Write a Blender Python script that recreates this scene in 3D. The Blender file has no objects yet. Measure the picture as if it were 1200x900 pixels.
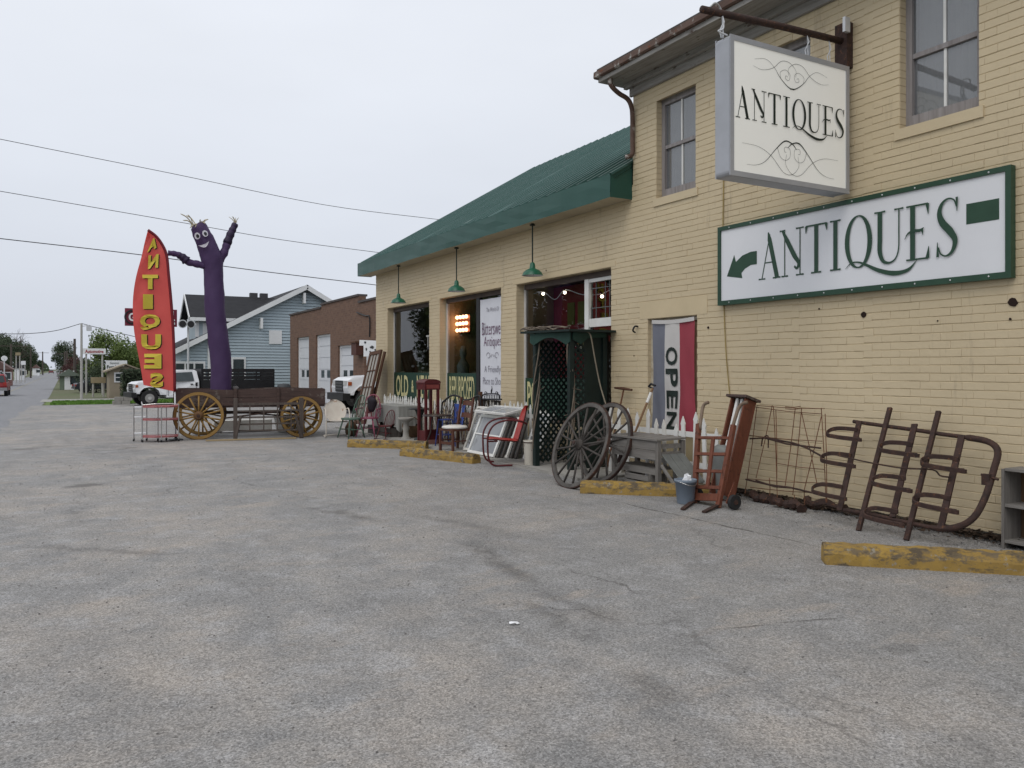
import bpy, math, random
from mathutils import Vector, Matrix
random.seed(7)
R = math.radians
SC = bpy.context.scene
COL = SC.collection
PI = math.pi

# ------------------------------------------------------------------ camera
# world: x = away from the road (shop front is the plane x = 7.6), y = along the shop front, z up; camera stands at x = y = 0
FPX, HC, VPX, HZ = 935.0, 1.6, 75.0, 432.0
TH = math.atan((600 - VPX) / FPX)
cam = bpy.data.cameras.new('camera'); camo = bpy.data.objects.new('camera', cam); COL.objects.link(camo)
camo.location = (0, 0, HC); camo.rotation_euler = (R(90), 0, -TH)
cam.sensor_width = 36; cam.lens = FPX / 1200 * 36
cam.shift_y = -(450 - HZ) / 1200
cam.clip_start = 0.05; cam.clip_end = 4000
SC.camera = camo

# ------------------------------------------------------------------ sky (overcast), sun, exposure
SUN_EL, SUN_AZ = 52, 235      # azimuth: direction the light comes from, degrees from +y towards +x
w = bpy.data.worlds.new('World'); SC.world = w; w.use_nodes = True
nt = w.node_tree; nt.nodes.clear()
def N(t, **k):
    n = nt.nodes.new(t)
    for a, b in k.items(): setattr(n, a, b)
    return n
sky = N('ShaderNodeTexSky', sky_type='NISHITA'); sky.sun_disc = False
sky.sun_elevation = R(SUN_EL); sky.sun_rotation = R(SUN_AZ); sky.dust_density = 4; sky.air_density = 1.5
tc = N('ShaderNodeTexCoord'); sep = N('ShaderNodeSeparateXYZ'); nt.links.new(tc.outputs['Generated'], sep.inputs[0])
rmp = N('ShaderNodeValToRGB'); e = rmp.color_ramp.elements      # even cloud deck, a little brighter overhead
e[0].position = 0.0; e[0].color = (0.67, 0.715, 0.81, 1)
e[1].position = 1.0; e[1].color = (1.04, 1.07, 1.13, 1)
m = e.new(0.35); m.color = (0.845, 0.88, 0.95, 1)
nt.links.new(sep.outputs['Z'], rmp.inputs[0])
nz = N('ShaderNodeTexNoise'); nz.inputs['Scale'].default_value = 2.2; nz.inputs['Detail'].default_value = 4
mp = N('ShaderNodeMapping'); mp.inputs['Scale'].default_value = (1, 1, 3.0)
nt.links.new(tc.outputs['Generated'], mp.inputs[0]); nt.links.new(mp.outputs[0], nz.inputs['Vector'])
mr = N('ShaderNodeMapRange'); mr.inputs['To Min'].default_value = 0.91; mr.inputs['To Max'].default_value = 1.09
nt.links.new(nz.outputs['Fac'], mr.inputs[0])
mul = N('ShaderNodeMix', data_type='RGBA', blend_type='MULTIPLY'); mul.inputs[0].default_value = 1
nt.links.new(rmp.outputs[0], mul.inputs[6]); nt.links.new(mr.outputs[0], mul.inputs[7])
bg1 = N('ShaderNodeBackground'); bg1.inputs[1].default_value = 0.10; nt.links.new(sky.outputs[0], bg1.inputs[0])
bg2 = N('ShaderNodeBackground'); bg2.inputs[1].default_value = 1.0; nt.links.new(mul.outputs[2], bg2.inputs[0])
mx = N('ShaderNodeMixShader'); mx.inputs[0].default_value = 0.93
nt.links.new(bg1.outputs[0], mx.inputs[1]); nt.links.new(bg2.outputs[0], mx.inputs[2])
wo = N('ShaderNodeOutputWorld'); nt.links.new(mx.outputs[0], wo.inputs[0])

sl = bpy.data.lights.new('sun', 'SUN'); sl.energy = 0.9; sl.angle = R(35); sl.color = (1, 0.96, 0.9)
so = bpy.data.objects.new('sun', sl); COL.objects.link(so)
dv = Vector((math.sin(R(SUN_AZ)) * math.cos(R(SUN_EL)), math.cos(R(SUN_AZ)) * math.cos(R(SUN_EL)), math.sin(R(SUN_EL))))
so.rotation_euler = dv.to_track_quat('Z', 'Y').to_euler(); so.location = (-30, -20, 40)

vs = SC.view_settings; vs.view_transform = 'Standard'; vs.look = 'None'; vs.exposure = 0.0; vs.gamma = 1.0; vs.use_curve_mapping = False
SC.render.engine = 'CYCLES'; SC.cycles.use_denoising = True
SC.cycles.max_bounces = 6; SC.cycles.transparent_max_bounces = 24; SC.cycles.diffuse_bounces = 3
SC.cycles.caustics_reflective = False; SC.cycles.caustics_refractive = False

# ------------------------------------------------------------------ helpers
S_, C_ = math.sin(TH), math.cos(TH)
def ray(px, py):
    r = (px - 600) / FPX
    return Vector((S_ + C_ * r, C_ - S_ * r, (HZ - py) / FPX))
CP = Vector((0, 0, HC))
def onx(px, py, x=7.6): d = ray(px, py); return CP + d * (x / d.x)
def ony(px, py, y): d = ray(px, py); return CP + d * (y / d.y)
def ong(px, py, z=0.0): d = ray(px, py); return CP + d * ((z - HC) / d.z)
def lean(px, py, x0, k):              # on the plane x = x0 + k z (a thing leaning on the shop wall)
    d = ray(px, py); t = (x0 + k * HC) / (d.x - k * d.z); return CP + d * t
def gz(x, y):                          # ground height: the lot falls gently away beyond the wagon
    t = min(max((y - 18) / 62.0, 0), 1); return -0.62 * t * t * (3 - 2 * t)
def far(px, py, y):                    # a point on the ground below pixel column px at depth y
    p = ony(px, py, y); return Vector((p.x, y, gz(p.x, y)))

class MB:
    def __init__(s): s.v = []; s.f = []; s.mi = []
    def add(s, vs, fs):
        o = len(s.v); s.v += [tuple(v) for v in vs]; s.f += [tuple(i + o for i in f) for f in fs]; return s
    def box(s, a, b):
        x0, y0, z0 = a; x1, y1, z1 = b
        return s.add([(x0,y0,z0),(x1,y0,z0),(x1,y1,z0),(x0,y1,z0),(x0,y0,z1),(x1,y0,z1),(x1,y1,z1),(x0,y1,z1)],
                     [(0,3,2,1),(4,5,6,7),(0,1,5,4),(1,2,6,5),(2,3,7,6),(3,0,4,7)])
    def cbox(s, c, d): return s.box([c[i] - d[i] / 2 for i in range(3)], [c[i] + d[i] / 2 for i in range(3)])
    def bar(s, p, q, w, t, up=(0, 0, 1)):        # rectangular bar from p to q, w across, t along up
        p = Vector(p); q = Vector(q); d = (q - p).normalized(); u = Vector(up)
        a = d.cross(u)
        if a.length < 1e-4: a = d.cross(Vector((1, 0, 0)))
        a.normalize(); u = a.cross(d).normalized(); a *= w / 2; u *= t / 2
        return s.add([p-a-u,p+a-u,p+a+u,p-a+u,q-a-u,q+a-u,q+a+u,q-a+u],
                     [(0,3,2,1),(4,5,6,7),(0,1,5,4),(1,2,6,5),(2,3,7,6),(3,0,4,7)])
    def tube(s, pts, r, n=6, closed=False):
        pts = [Vector(p) for p in pts]; m = len(pts); rr = r if isinstance(r, (list, tuple)) else [r] * m
        vs = []; prev = None
        for i, p in enumerate(pts):
            if closed: d = pts[(i + 1) % m] - pts[i - 1]
            else: d = pts[min(i + 1, m - 1)] - pts[max(i - 1, 0)]
            if d.length < 1e-9: d = Vector((0, 0, 1))
            d.normalize()
            if prev is None:
                a = d.cross(Vector((0, 0, 1)))
                if a.length < 0.05: a = d.cross(Vector((1, 0, 0)))
            else: a = prev - d * prev.dot(d)
            a.normalize(); prev = a; b = d.cross(a)
            for k in range(n):
                t = 2 * PI * k / n; vs.append(p + (a * math.cos(t) + b * math.sin(t)) * rr[i])
        fs = []
        for i in range(m if closed else m - 1):
            j = (i + 1) % m
            for k in range(n): fs.append((i*n+k, i*n+(k+1)%n, j*n+(k+1)%n, j*n+k))
        if not closed: fs += [tuple(range(n))[::-1], tuple((m-1)*n + k for k in range(n))]
        return s.add(vs, fs)
    def cyl(s, p, q, r, n=12, r2=None): return s.tube([p, q], [r, r if r2 is None else r2], n)
    def lathe(s, prof, n=16, c=(0, 0, 0), cap=True):      # prof: (radius, z)
        vs = []
        for r, z in prof:
            for k in range(n): t = 2*PI*k/n; vs.append((c[0]+r*math.cos(t), c[1]+r*math.sin(t), c[2]+z))
        fs = []
        for i in range(len(prof) - 1):
            for k in range(n): fs.append((i*n+k, i*n+(k+1)%n, (i+1)*n+(k+1)%n, (i+1)*n+k))
        if cap: fs += [tuple(range(n))[::-1], tuple((len(prof)-1)*n+k for k in range(n))]
        return s.add(vs, fs)
    def prism(s, poly, fn, t):           # poly 2-D points, fn(u, v, w) -> 3-D, thickness t
        n = len(poly)
        vs = [fn(u, v, 0) for u, v in poly] + [fn(u, v, t) for u, v in poly]
        return s.add(vs, [tuple(range(n))[::-1], tuple(range(n, 2*n))] + [(i, (i+1)%n, (i+1)%n+n, i+n) for i in range(n)])
    def grid(s, rows):                   # rows of points
        n = len(rows[0]); vs = [p for r in rows for p in r]
        return s.add(vs, [(i*n+k, i*n+k+1, (i+1)*n+k+1, (i+1)*n+k) for i in range(len(rows)-1) for k in range(n-1)])
    def ball(s, c, r, n=10, m=6, sc=(1,1,1)):
        rows = []
        for i in range(m + 1):
            a = -PI/2 + PI*i/m
            rows.append([(c[0]+sc[0]*r*math.cos(a)*math.cos(2*PI*k/n), c[1]+sc[1]*r*math.cos(a)*math.sin(2*PI*k/n), c[2]+sc[2]*r*math.sin(a)) for k in range(n+1)])
        return s.grid(rows)
    def mesh(s, name, mat=None, smooth=False, off=None):
        me = bpy.data.meshes.new(name)
        vs = s.v if off is None else [(v[0]-off[0], v[1]-off[1], v[2]-off[2]) for v in s.v]
        me.from_pydata(vs, [], s.f); me.validate(); me.update()
        if mat: me.materials.append(mat)
        if smooth: me.polygons.foreach_set('use_smooth', [True] * len(me.polygons))
        return me

def link(name, me, parent=None):
    o = bpy.data.objects.new(name, me); COL.objects.link(o)
    if parent is not None: o.parent = parent
    return o
def tag(o, label=None, cat=None, group=None, kind=None):
    if label: o['label'] = label
    if cat: o['category'] = cat
    if group: o['group'] = group
    if kind: o['kind'] = kind
    return o
def T(name, label, cat, loc=(0, 0, 0), rot=0.0, group=None):
    o = link(name, None); o.location = loc; o.rotation_euler = (0, 0, rot); o.empty_display_size = 0.1
    return tag(o, label, cat, group)
def W(name, mb, mat, parent, smooth=False):       # part given in world coordinates (parents unrotated)
    off = Vector(parent.location); p = parent.parent
    while p is not None: off += Vector(p.location); p = p.parent
    return link(name, mb.mesh(name, mat, smooth, off), parent)
def L(name, mb, mat, parent, smooth=False):       # part given in its parent's own coordinates
    return link(name, mb.mesh(name, mat, smooth), parent)
def solo(name, mb, mat, label, cat, group=None, smooth=False, kind=None, at=None):   # a thing of one mesh, world coordinates
    if at is None:
        xs = [v[0] for v in mb.v]; ys = [v[1] for v in mb.v]; zs = [v[2] for v in mb.v]
        at = ((min(xs)+max(xs))/2, (min(ys)+max(ys))/2, min(zs))
    o = link(name, mb.mesh(name, mat, smooth, at)); o.location = at
    return tag(o, label, cat, group, kind)
def copy_tree(o, parent=None):
    c = o.copy(); COL.objects.link(c)
    if parent is not None: c.parent = parent
    for ch in list(o.children): copy_tree(ch, c)
    return c
def arc(c, r, a0, a1, n, fn): return [fn(c[0] + r*math.cos(a0+(a1-a0)*i/n), c[1] + r*math.sin(a0+(a1-a0)*i/n)) for i in range(n+1)]
def spline(pts, n=8):
    P = [Vector(p) for p in pts]; P = [P[0]*2 - P[1]] + P + [P[-1]*2 - P[-2]]; out = []
    for i in range(1, len(P) - 2):
        a, b, c, d = P[i-1], P[i], P[i+1], P[i+2]
        for k in range(n):
            t = k / n
            out.append(0.5*((2*b) + (c-a)*t + (2*a-5*b+4*c-d)*t*t + (3*b-a-3*c+d)*t**3))
    out.append(P[-2]); return out

# ------------------------------------------------------------------ materials
MATS = {}
def M(name, c1, c2=None, scale=6, rough=0.7, metal=0.0, bump=0.0, stretch=(1, 1, 1), spots=None, detail=6, contrast=0.25, fine=None, emit=None, world=False, streak=None):
    if name in MATS: return MATS[name]
    m = bpy.data.materials.new(name); m.use_nodes = True; nt = m.node_tree; b = nt.nodes['Principled BSDF']
    def nn(t): return nt.nodes.new(t)
    c2 = c2 or tuple(x * 0.72 for x in c1)
    tc = nn('ShaderNodeTexCoord'); mp = nn('ShaderNodeMapping'); mp.inputs['Scale'].default_value = stretch
    if world:
        g = nn('ShaderNodeNewGeometry'); nt.links.new(g.outputs['Position'], mp.inputs[0]); src = g.outputs['Position']
    else: nt.links.new(tc.outputs['Object'], mp.inputs[0]); src = tc.outputs['Object']
    nz = nn('ShaderNodeTexNoise'); nz.inputs['Scale'].default_value = scale; nz.inputs['Detail'].default_value = detail; nz.inputs['Roughness'].default_value = 0.62
    nt.links.new(mp.outputs[0], nz.inputs['Vector'])
    rp = nn('ShaderNodeValToRGB'); rp.color_ramp.elements[0].position = 0.5 - contrast; rp.color_ramp.elements[1].position = 0.5 + contrast
    rp.color_ramp.elements[0].color = (*c2, 1); rp.color_ramp.elements[1].color = (*c1, 1)
    nt.links.new(nz.outputs['Fac'], rp.inputs[0]); col = rp.outputs[0]
    def mixin(fac, color, col):
        mx = nn('ShaderNodeMix'); mx.data_type = 'RGBA'; nt.links.new(fac, mx.inputs[0]); nt.links.new(col, mx.inputs[6])
        if isinstance(color, tuple): mx.inputs[7].default_value = (*color, 1)
        else: nt.links.new(color, mx.inputs[7])
        return mx.outputs[2]
    for sp in (spots or []):
        sc_, th, colr = sp[:3]; stx = sp[3] if len(sp) > 3 else (1, 1, 1)
        mp2 = nn('ShaderNodeMapping'); mp2.inputs['Scale'].default_value = stx; mp2.inputs['Location'].default_value = (3.1, 7.7, 1.3); nt.links.new(src, mp2.inputs[0])
        n2 = nn('ShaderNodeTexNoise'); n2.inputs['Scale'].default_value = sc_; n2.inputs['Detail'].default_value = 8; n2.inputs['Roughness'].default_value = 0.7
        nt.links.new(mp2.outputs[0], n2.inputs['Vector'])
        r2 = nn('ShaderNodeMapRange'); r2.inputs['From Min'].default_value = th; r2.inputs['From Max'].default_value = th + 0.06
        nt.links.new(n2.outputs['Fac'], r2.inputs[0]); col = mixin(r2.outputs[0], colr, col)
    nt.links.new(col, b.inputs['Base Color'])
    b.inputs['Roughness'].default_value = rough; b.inputs['Metallic'].default_value = metal
    b.inputs['Specular IOR Level'].default_value = 0.35
    if bump:
        bp = nn('ShaderNodeBump'); bp.inputs['Strength'].default_value = bump; bp.inputs['Distance'].default_value = 0.02
        nt.links.new(nz.outputs['Fac'], bp.inputs['Height']); nt.links.new(bp.outputs[0], b.inputs['Normal'])
    if emit:
        b.inputs['Emission Color'].default_value = (*emit[0], 1); b.inputs['Emission Strength'].default_value = emit[1]
    MATS[name] = m; return m
def wood(name, c1, c2, axis=2, scale=5, rough=0.8, spots=None):
    st = [9, 9, 9]; st[axis] = 0.6
    return M(name, c1, c2, scale, rough, bump=0.35, stretch=tuple(st), spots=spots, contrast=0.3)
def glass_mat(name, tint=(0.92, 0.95, 0.95), rough=0.0, dust=0.0, ior=1.75):
    if name in MATS: return MATS[name]
    m = bpy.data.materials.new(name); m.use_nodes = True; nt = m.node_tree; nt.nodes.clear()
    o = nt.nodes.new('ShaderNodeOutputMaterial'); tr = nt.nodes.new('ShaderNodeBsdfTransparent'); tr.inputs[0].default_value = (*tint, 1)
    gl = nt.nodes.new('ShaderNodeBsdfGlossy'); gl.inputs['Roughness'].default_value = rough
    fr = nt.nodes.new('ShaderNodeFresnel'); fr.inputs[0].default_value = ior
    nz = nt.nodes.new('ShaderNodeTexNoise'); nz.inputs['Scale'].default_value = 1.3
    bp = nt.nodes.new('ShaderNodeBump'); bp.inputs['Strength'].default_value = 0.03; bp.inputs['Distance'].default_value = 0.05
    tcx = nt.nodes.new('ShaderNodeTexCoord'); nt.links.new(tcx.outputs['Object'], nz.inputs['Vector']); nt.links.new(nz.outputs['Fac'], bp.inputs['Height']); nt.links.new(bp.outputs[0], gl.inputs['Normal'])
    mx = nt.nodes.new('ShaderNodeMixShader'); nt.links.new(fr.outputs[0], mx.inputs[0]); nt.links.new(tr.outputs[0], mx.inputs[1]); nt.links.new(gl.outputs[0], mx.inputs[2])
    last = mx.outputs[0]
    if dust:
        df = nt.nodes.new('ShaderNodeBsdfDiffuse'); df.inputs[0].default_value = (0.62, 0.64, 0.67, 1)
        m2 = nt.nodes.new('ShaderNodeMixShader'); m2.inputs[0].default_value = dust
        nt.links.new(last, m2.inputs[1]); nt.links.new(df.outputs[0], m2.inputs[2]); last = m2.outputs[0]
    nt.links.new(last, o.inputs[0]); MATS[name] = m; return m

def cloth_mat(name, c1, c2, trans=0.35):
    if name in MATS: return MATS[name]
    m = M(name, c1, c2, 2.5, 0.6, bump=0.25); nt = m.node_tree; b = nt.nodes['Principled BSDF']; o = nt.nodes['Material Output']; src = b.inputs['Base Color'].links[0].from_socket
    tl = nt.nodes.new('ShaderNodeBsdfTranslucent'); nt.links.new(src, tl.inputs[0]); mx = nt.nodes.new('ShaderNodeMixShader'); mx.inputs[0].default_value = trans
    nt.links.new(b.outputs[0], mx.inputs[1]); nt.links.new(tl.outputs[0], mx.inputs[2]); nt.links.new(mx.outputs[0], o.inputs[0]); return m
# colours of things
white_paint = M('white_paint', (0.78, 0.78, 0.76), (0.62, 0.61, 0.57), 3, 0.5, spots=[(7, 0.66, (0.42, 0.38, 0.32))])
clean_white = M('clean_white', (0.80, 0.81, 0.82), (0.74, 0.75, 0.77), 2, 0.4)
chalk_white = M('chalk_white', (0.74, 0.73, 0.69), (0.5, 0.48, 0.43), 5, 0.75, bump=0.2, spots=[(9, 0.62, (0.3, 0.26, 0.2))])
black_paint = M('black_paint', (0.018, 0.018, 0.02), (0.01, 0.01, 0.011), 8, 0.45)
rubber = M('rubber', (0.025, 0.025, 0.026), (0.012, 0.012, 0.012), 10, 0.85)
iron_rust = M('iron_rust', (0.070, 0.036, 0.027), (0.022, 0.015, 0.014), 14, 0.8, bump=0.6, spots=[(24, 0.58, (0.13, 0.058, 0.03)), (9, 0.63, (0.035, 0.026, 0.025))])
wire_rust = M('wire_rust', (0.20, 0.085, 0.04), (0.07, 0.032, 0.02), 16, 0.85, bump=0.3)
orange_red = M('orange_red', (0.185, 0.06, 0.032), (0.105, 0.036, 0.022), 7, 0.7, bump=0.3, stretch=(3, 3, 0.7), spots=[(11, 0.57, (0.085, 0.033, 0.02)), (19, 0.64, (0.24, 0.13, 0.08))])
chrome = M('chrome', (0.62, 0.62, 0.62), (0.45, 0.44, 0.42), 12, 0.28, 0.9, spots=[(14, 0.66, (0.25, 0.18, 0.13))])
alu = M('aluminium', (0.62, 0.63, 0.65), (0.52, 0.53, 0.55), 4, 0.45, 0.2)
grey_wood = wood('grey_wood', (0.27, 0.255, 0.235), (0.12, 0.11, 0.10), 1, 3)
grey_wood_v = wood('grey_wood_upright', (0.25, 0.235, 0.215), (0.10, 0.09, 0.082), 2, 3)
brown_wood = wood('brown_wood', (0.12, 0.055, 0.03), (0.06, 0.028, 0.018), 2, 4)
dark_brown = wood('dark_brown_wood', (0.10, 0.062, 0.052), (0.045, 0.03, 0.027), 0, 3, spots=[(3, 0.55, (0.14, 0.115, 0.10)), (8, 0.62, (0.05, 0.035, 0.03))])
gold_wood = wood('ochre_wheel_paint', (0.34, 0.205, 0.06), (0.21, 0.12, 0.035), 0, 2, 0.65)
dark_wood = wood('dark_weathered_wood', (0.085, 0.075, 0.066), (0.035, 0.03, 0.028), 2, 4)
green_paint = M('green_paint', (0.02, 0.13, 0.075), (0.013, 0.085, 0.05), 5, 0.35)
dark_green = M('dark_green_paint', (0.009, 0.021, 0.018), (0.005, 0.012, 0.011), 6, 0.6)
red_paint = M('red_paint', (0.40, 0.035, 0.025), (0.27, 0.025, 0.02), 5, 0.4, spots=[(13, 0.7, (0.18, 0.05, 0.035))])
dark_red = M('dark_red_paint', (0.115, 0.016, 0.018), (0.065, 0.011, 0.012), 6, 0.45)
glass = glass_mat('shop_glass')
old_glass = glass_mat('old_glass', (0.75, 0.8, 0.8), 0.015, 0.2, 2.4)
concrete = M('concrete', (0.36, 0.345, 0.315), (0.22, 0.21, 0.19), 4, 0.9, bump=0.4, spots=[(6, 0.63, (0.12, 0.115, 0.10))])

# ------------------------------------------------------------------ flat lettering
def text_geo(body, w, h, bold=0.0):        # built-in font fitted into w x h, centred; returns verts2d, faces
    cu = bpy.data.curves.new('lettering', 'FONT'); cu.body = body; cu.align_x = 'CENTER'; cu.offset = bold; cu.resolution_u = 3; cu.space_line = 0.85
    o = bpy.data.objects.new('lettering', cu); COL.objects.link(o)
    dg = bpy.context.evaluated_depsgraph_get(); me = bpy.data.meshes.new_from_object(o.evaluated_get(dg))
    vs = [(v.co.x, v.co.y) for v in me.vertices]; fs = [tuple(p.vertices) for p in me.polygons]
    bpy.data.objects.remove(o); bpy.data.curves.remove(cu); bpy.data.meshes.remove(me)
    x0 = min(v[0] for v in vs); x1 = max(v[0] for v in vs); y0 = min(v[1] for v in vs); y1 = max(v[1] for v in vs)
    sx = w / (x1 - x0); sy = h / (y1 - y0) if h else sx
    return [((v[0] - (x0+x1)/2) * sx, (v[1] - (y0+y1)/2) * sy) for v in vs], fs
def put_text(mb, body, w, h, fn, bold=0.0):
    vs, fs = text_geo(body, w, h, bold); mb.add([fn(*v) for v in vs], fs)
class Pen:                                    # variable-width pen strokes laid on a plane, each a hair above the last
    def __init__(s, fn): s.mb = MB(); s.fn = fn; s.k = 0
    def stroke(s, pts, ws, n=0):
        if n:
            q = spline([(p[0], p[1], 0) for p in pts], n); wq = []
            for i in range(len(pts) - 1):
                for k in range(n): wq.append(ws[i] + (ws[i+1]-ws[i]) * k / n)
            wq.append(ws[-1]); pts = [(p.x, p.y) for p in q]; ws = wq
        m = len(pts); s.k += 1; h = 0.0004 * s.k; a = []; b = []
        for i in range(m):
            p0 = pts[max(i-1, 0)]; p1 = pts[min(i+1, m-1)]; dx, dy = p1[0]-p0[0], p1[1]-p0[1]; l = math.hypot(dx, dy) or 1
            nx, ny = -dy/l*ws[i]/2, dx/l*ws[i]/2
            a.append(s.fn(pts[i][0]+nx, pts[i][1]+ny, h)); b.append(s.fn(pts[i][0]-nx, pts[i][1]-ny, h))
        s.mb.add(a + b, [(i, i+1, m+i+1, m+i) for i in range(m-1)])
def antiques(pen, spans, base, cap):           # tall high-contrast serif capitals; spans: (left, right) of each letter
    tn, tk = 0.026, 0.098
    for ch, (u0, u1) in zip('ANTIQUES', spans):
        w = u1 - u0
        def st(pts, ws, n=0):
            pen.stroke([(u0 + p[0]*w, base + p[1]*cap) for p in pts], [x*cap for x in ws], n)
        def sf(a, b, v): st([(a, v), ((a+b)/2, v), (b, v)], [0.035, 0.022, 0.035])
        if ch == 'A':
            st([(0.13, 0.0), (0.52, 0.97)], [tn, tn]); st([(0.44, 1.02), (0.50, 0.86), (0.86, 0)], [0.03, tk*1.15, tk*1.15]); st([(0.28, 0.36), (0.66, 0.36)], [tn, tn]); sf(-0.02, 0.3, 0.012); sf(0.66, 1.02, 0.012)
        elif ch == 'N':
            st([(0.17, 0), (0.17, 0.97)], [tn, tn]); st([(0.88, 0), (0.88, 1)], [tn, tn])
            st([(0.06, 1.0), (0.3, 0.75), (0.62, 0.43), (0.82, 0.26), (0.74, 0.15), (0.62, 0.2)], [0.05, tk*1.05, tk*1.1, tk*0.8, 0.05, 0.045], 6); sf(0.02, 0.33, 0.012); sf(0.7, 1.05, 0.012); sf(0.7, 1.05, 0.99); sf(-0.06, 0.2, 0.99)
        elif ch == 'T':
            st([(0.5, 0), (0.5, 0.99)], [tk, tk]); st([(0, 0.985), (1, 0.985)], [tn*1.3, tn*1.3]); st([(0.03, 0.98), (0.0, 0.84)], [0.07, 0.01]); st([(0.97, 0.98), (1.0, 0.84)], [0.07, 0.01]); sf(0.26, 0.74, 0.012)
        elif ch == 'I':
            st([(0.5, 0), (0.5, 1)], [tk, tk]); sf(0.05, 0.95, 0.012); sf(0.05, 0.95, 0.988)
        elif ch == 'Q':
            pts = []; ws = []
            for i in range(41):
                a = 2*PI*i/40; pts.append((0.5 + 0.44*math.cos(a), 0.5 + 0.5*math.sin(a))); ws.append(tn + (tk*1.05-tn)*abs(math.cos(a))**1.3)
            st(pts, ws)
            st([(0.0, 0.0), (0.22, 0.10), (0.5, 0.10), (0.8, 0.03), (1.25, -0.10), (1.8, -0.19), (2.3, -0.16), (2.62, 0.0)], [0.008, 0.022, 0.03, 0.05, 0.075, 0.09, 0.06, 0.006], 6)
        elif ch == 'U':
            st([(0.2, 0.99), (0.2, 0.5), (0.2, 0.24), (0.32, 0.06), (0.55, 0.015), (0.76, 0.08), (0.87, 0.26), (0.88, 0.6), (0.88, 0.99)], [tk, tk, tk*0.95, tk*0.7, tn*1.4, tn, tn, tn, tn], 6); sf(0.0, 0.4, 0.988); sf(0.72, 1.04, 0.988)
        elif ch == 'E':
            st([(0.34, 0), (0.34, 1)], [tk, tk]); st([(0.08, 0.985), (0.96, 0.985)], [tn*1.2, tn*1.2]); st([(0.08, 0.014), (0.97, 0.014)], [tn*1.2, tn*1.2])
            st([(0.93, 0.985), (0.97, 0.8)], [0.07, 0.012]); st([(0.94, 0.012), (0.99, 0.22)], [0.075, 0.012])
            st([(0.02, 0.40), (0.16, 0.5), (0.4, 0.535), (0.62, 0.525), (0.8, 0.565)], [0.008, 0.03, 0.05, 0.055, 0.012], 5); st([(0.72, 0.55), (0.76, 0.44)], [0.05, 0.01])
        elif ch == 'S':
            st([(0.93, 0.84), (0.80, 0.96), (0.52, 0.995), (0.24, 0.92), (0.13, 0.76), (0.28, 0.59), (0.62, 0.43), (0.86, 0.26), (0.74, 0.08), (0.46, 0.005), (0.2, 0.05), (0.08, 0.17)],
               [tn, tn, tn*1.2, tk*0.55, tk*0.9, tk*1.25, tk*1.3, tk*0.95, tk*0.6, tn*1.2, tn, tn], 6)
            st([(0.94, 1.0), (0.95, 0.76)], [0.045, 0.012]); st([(0.05, 0.0), (0.04, 0.26)], [0.05, 0.012])

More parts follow.
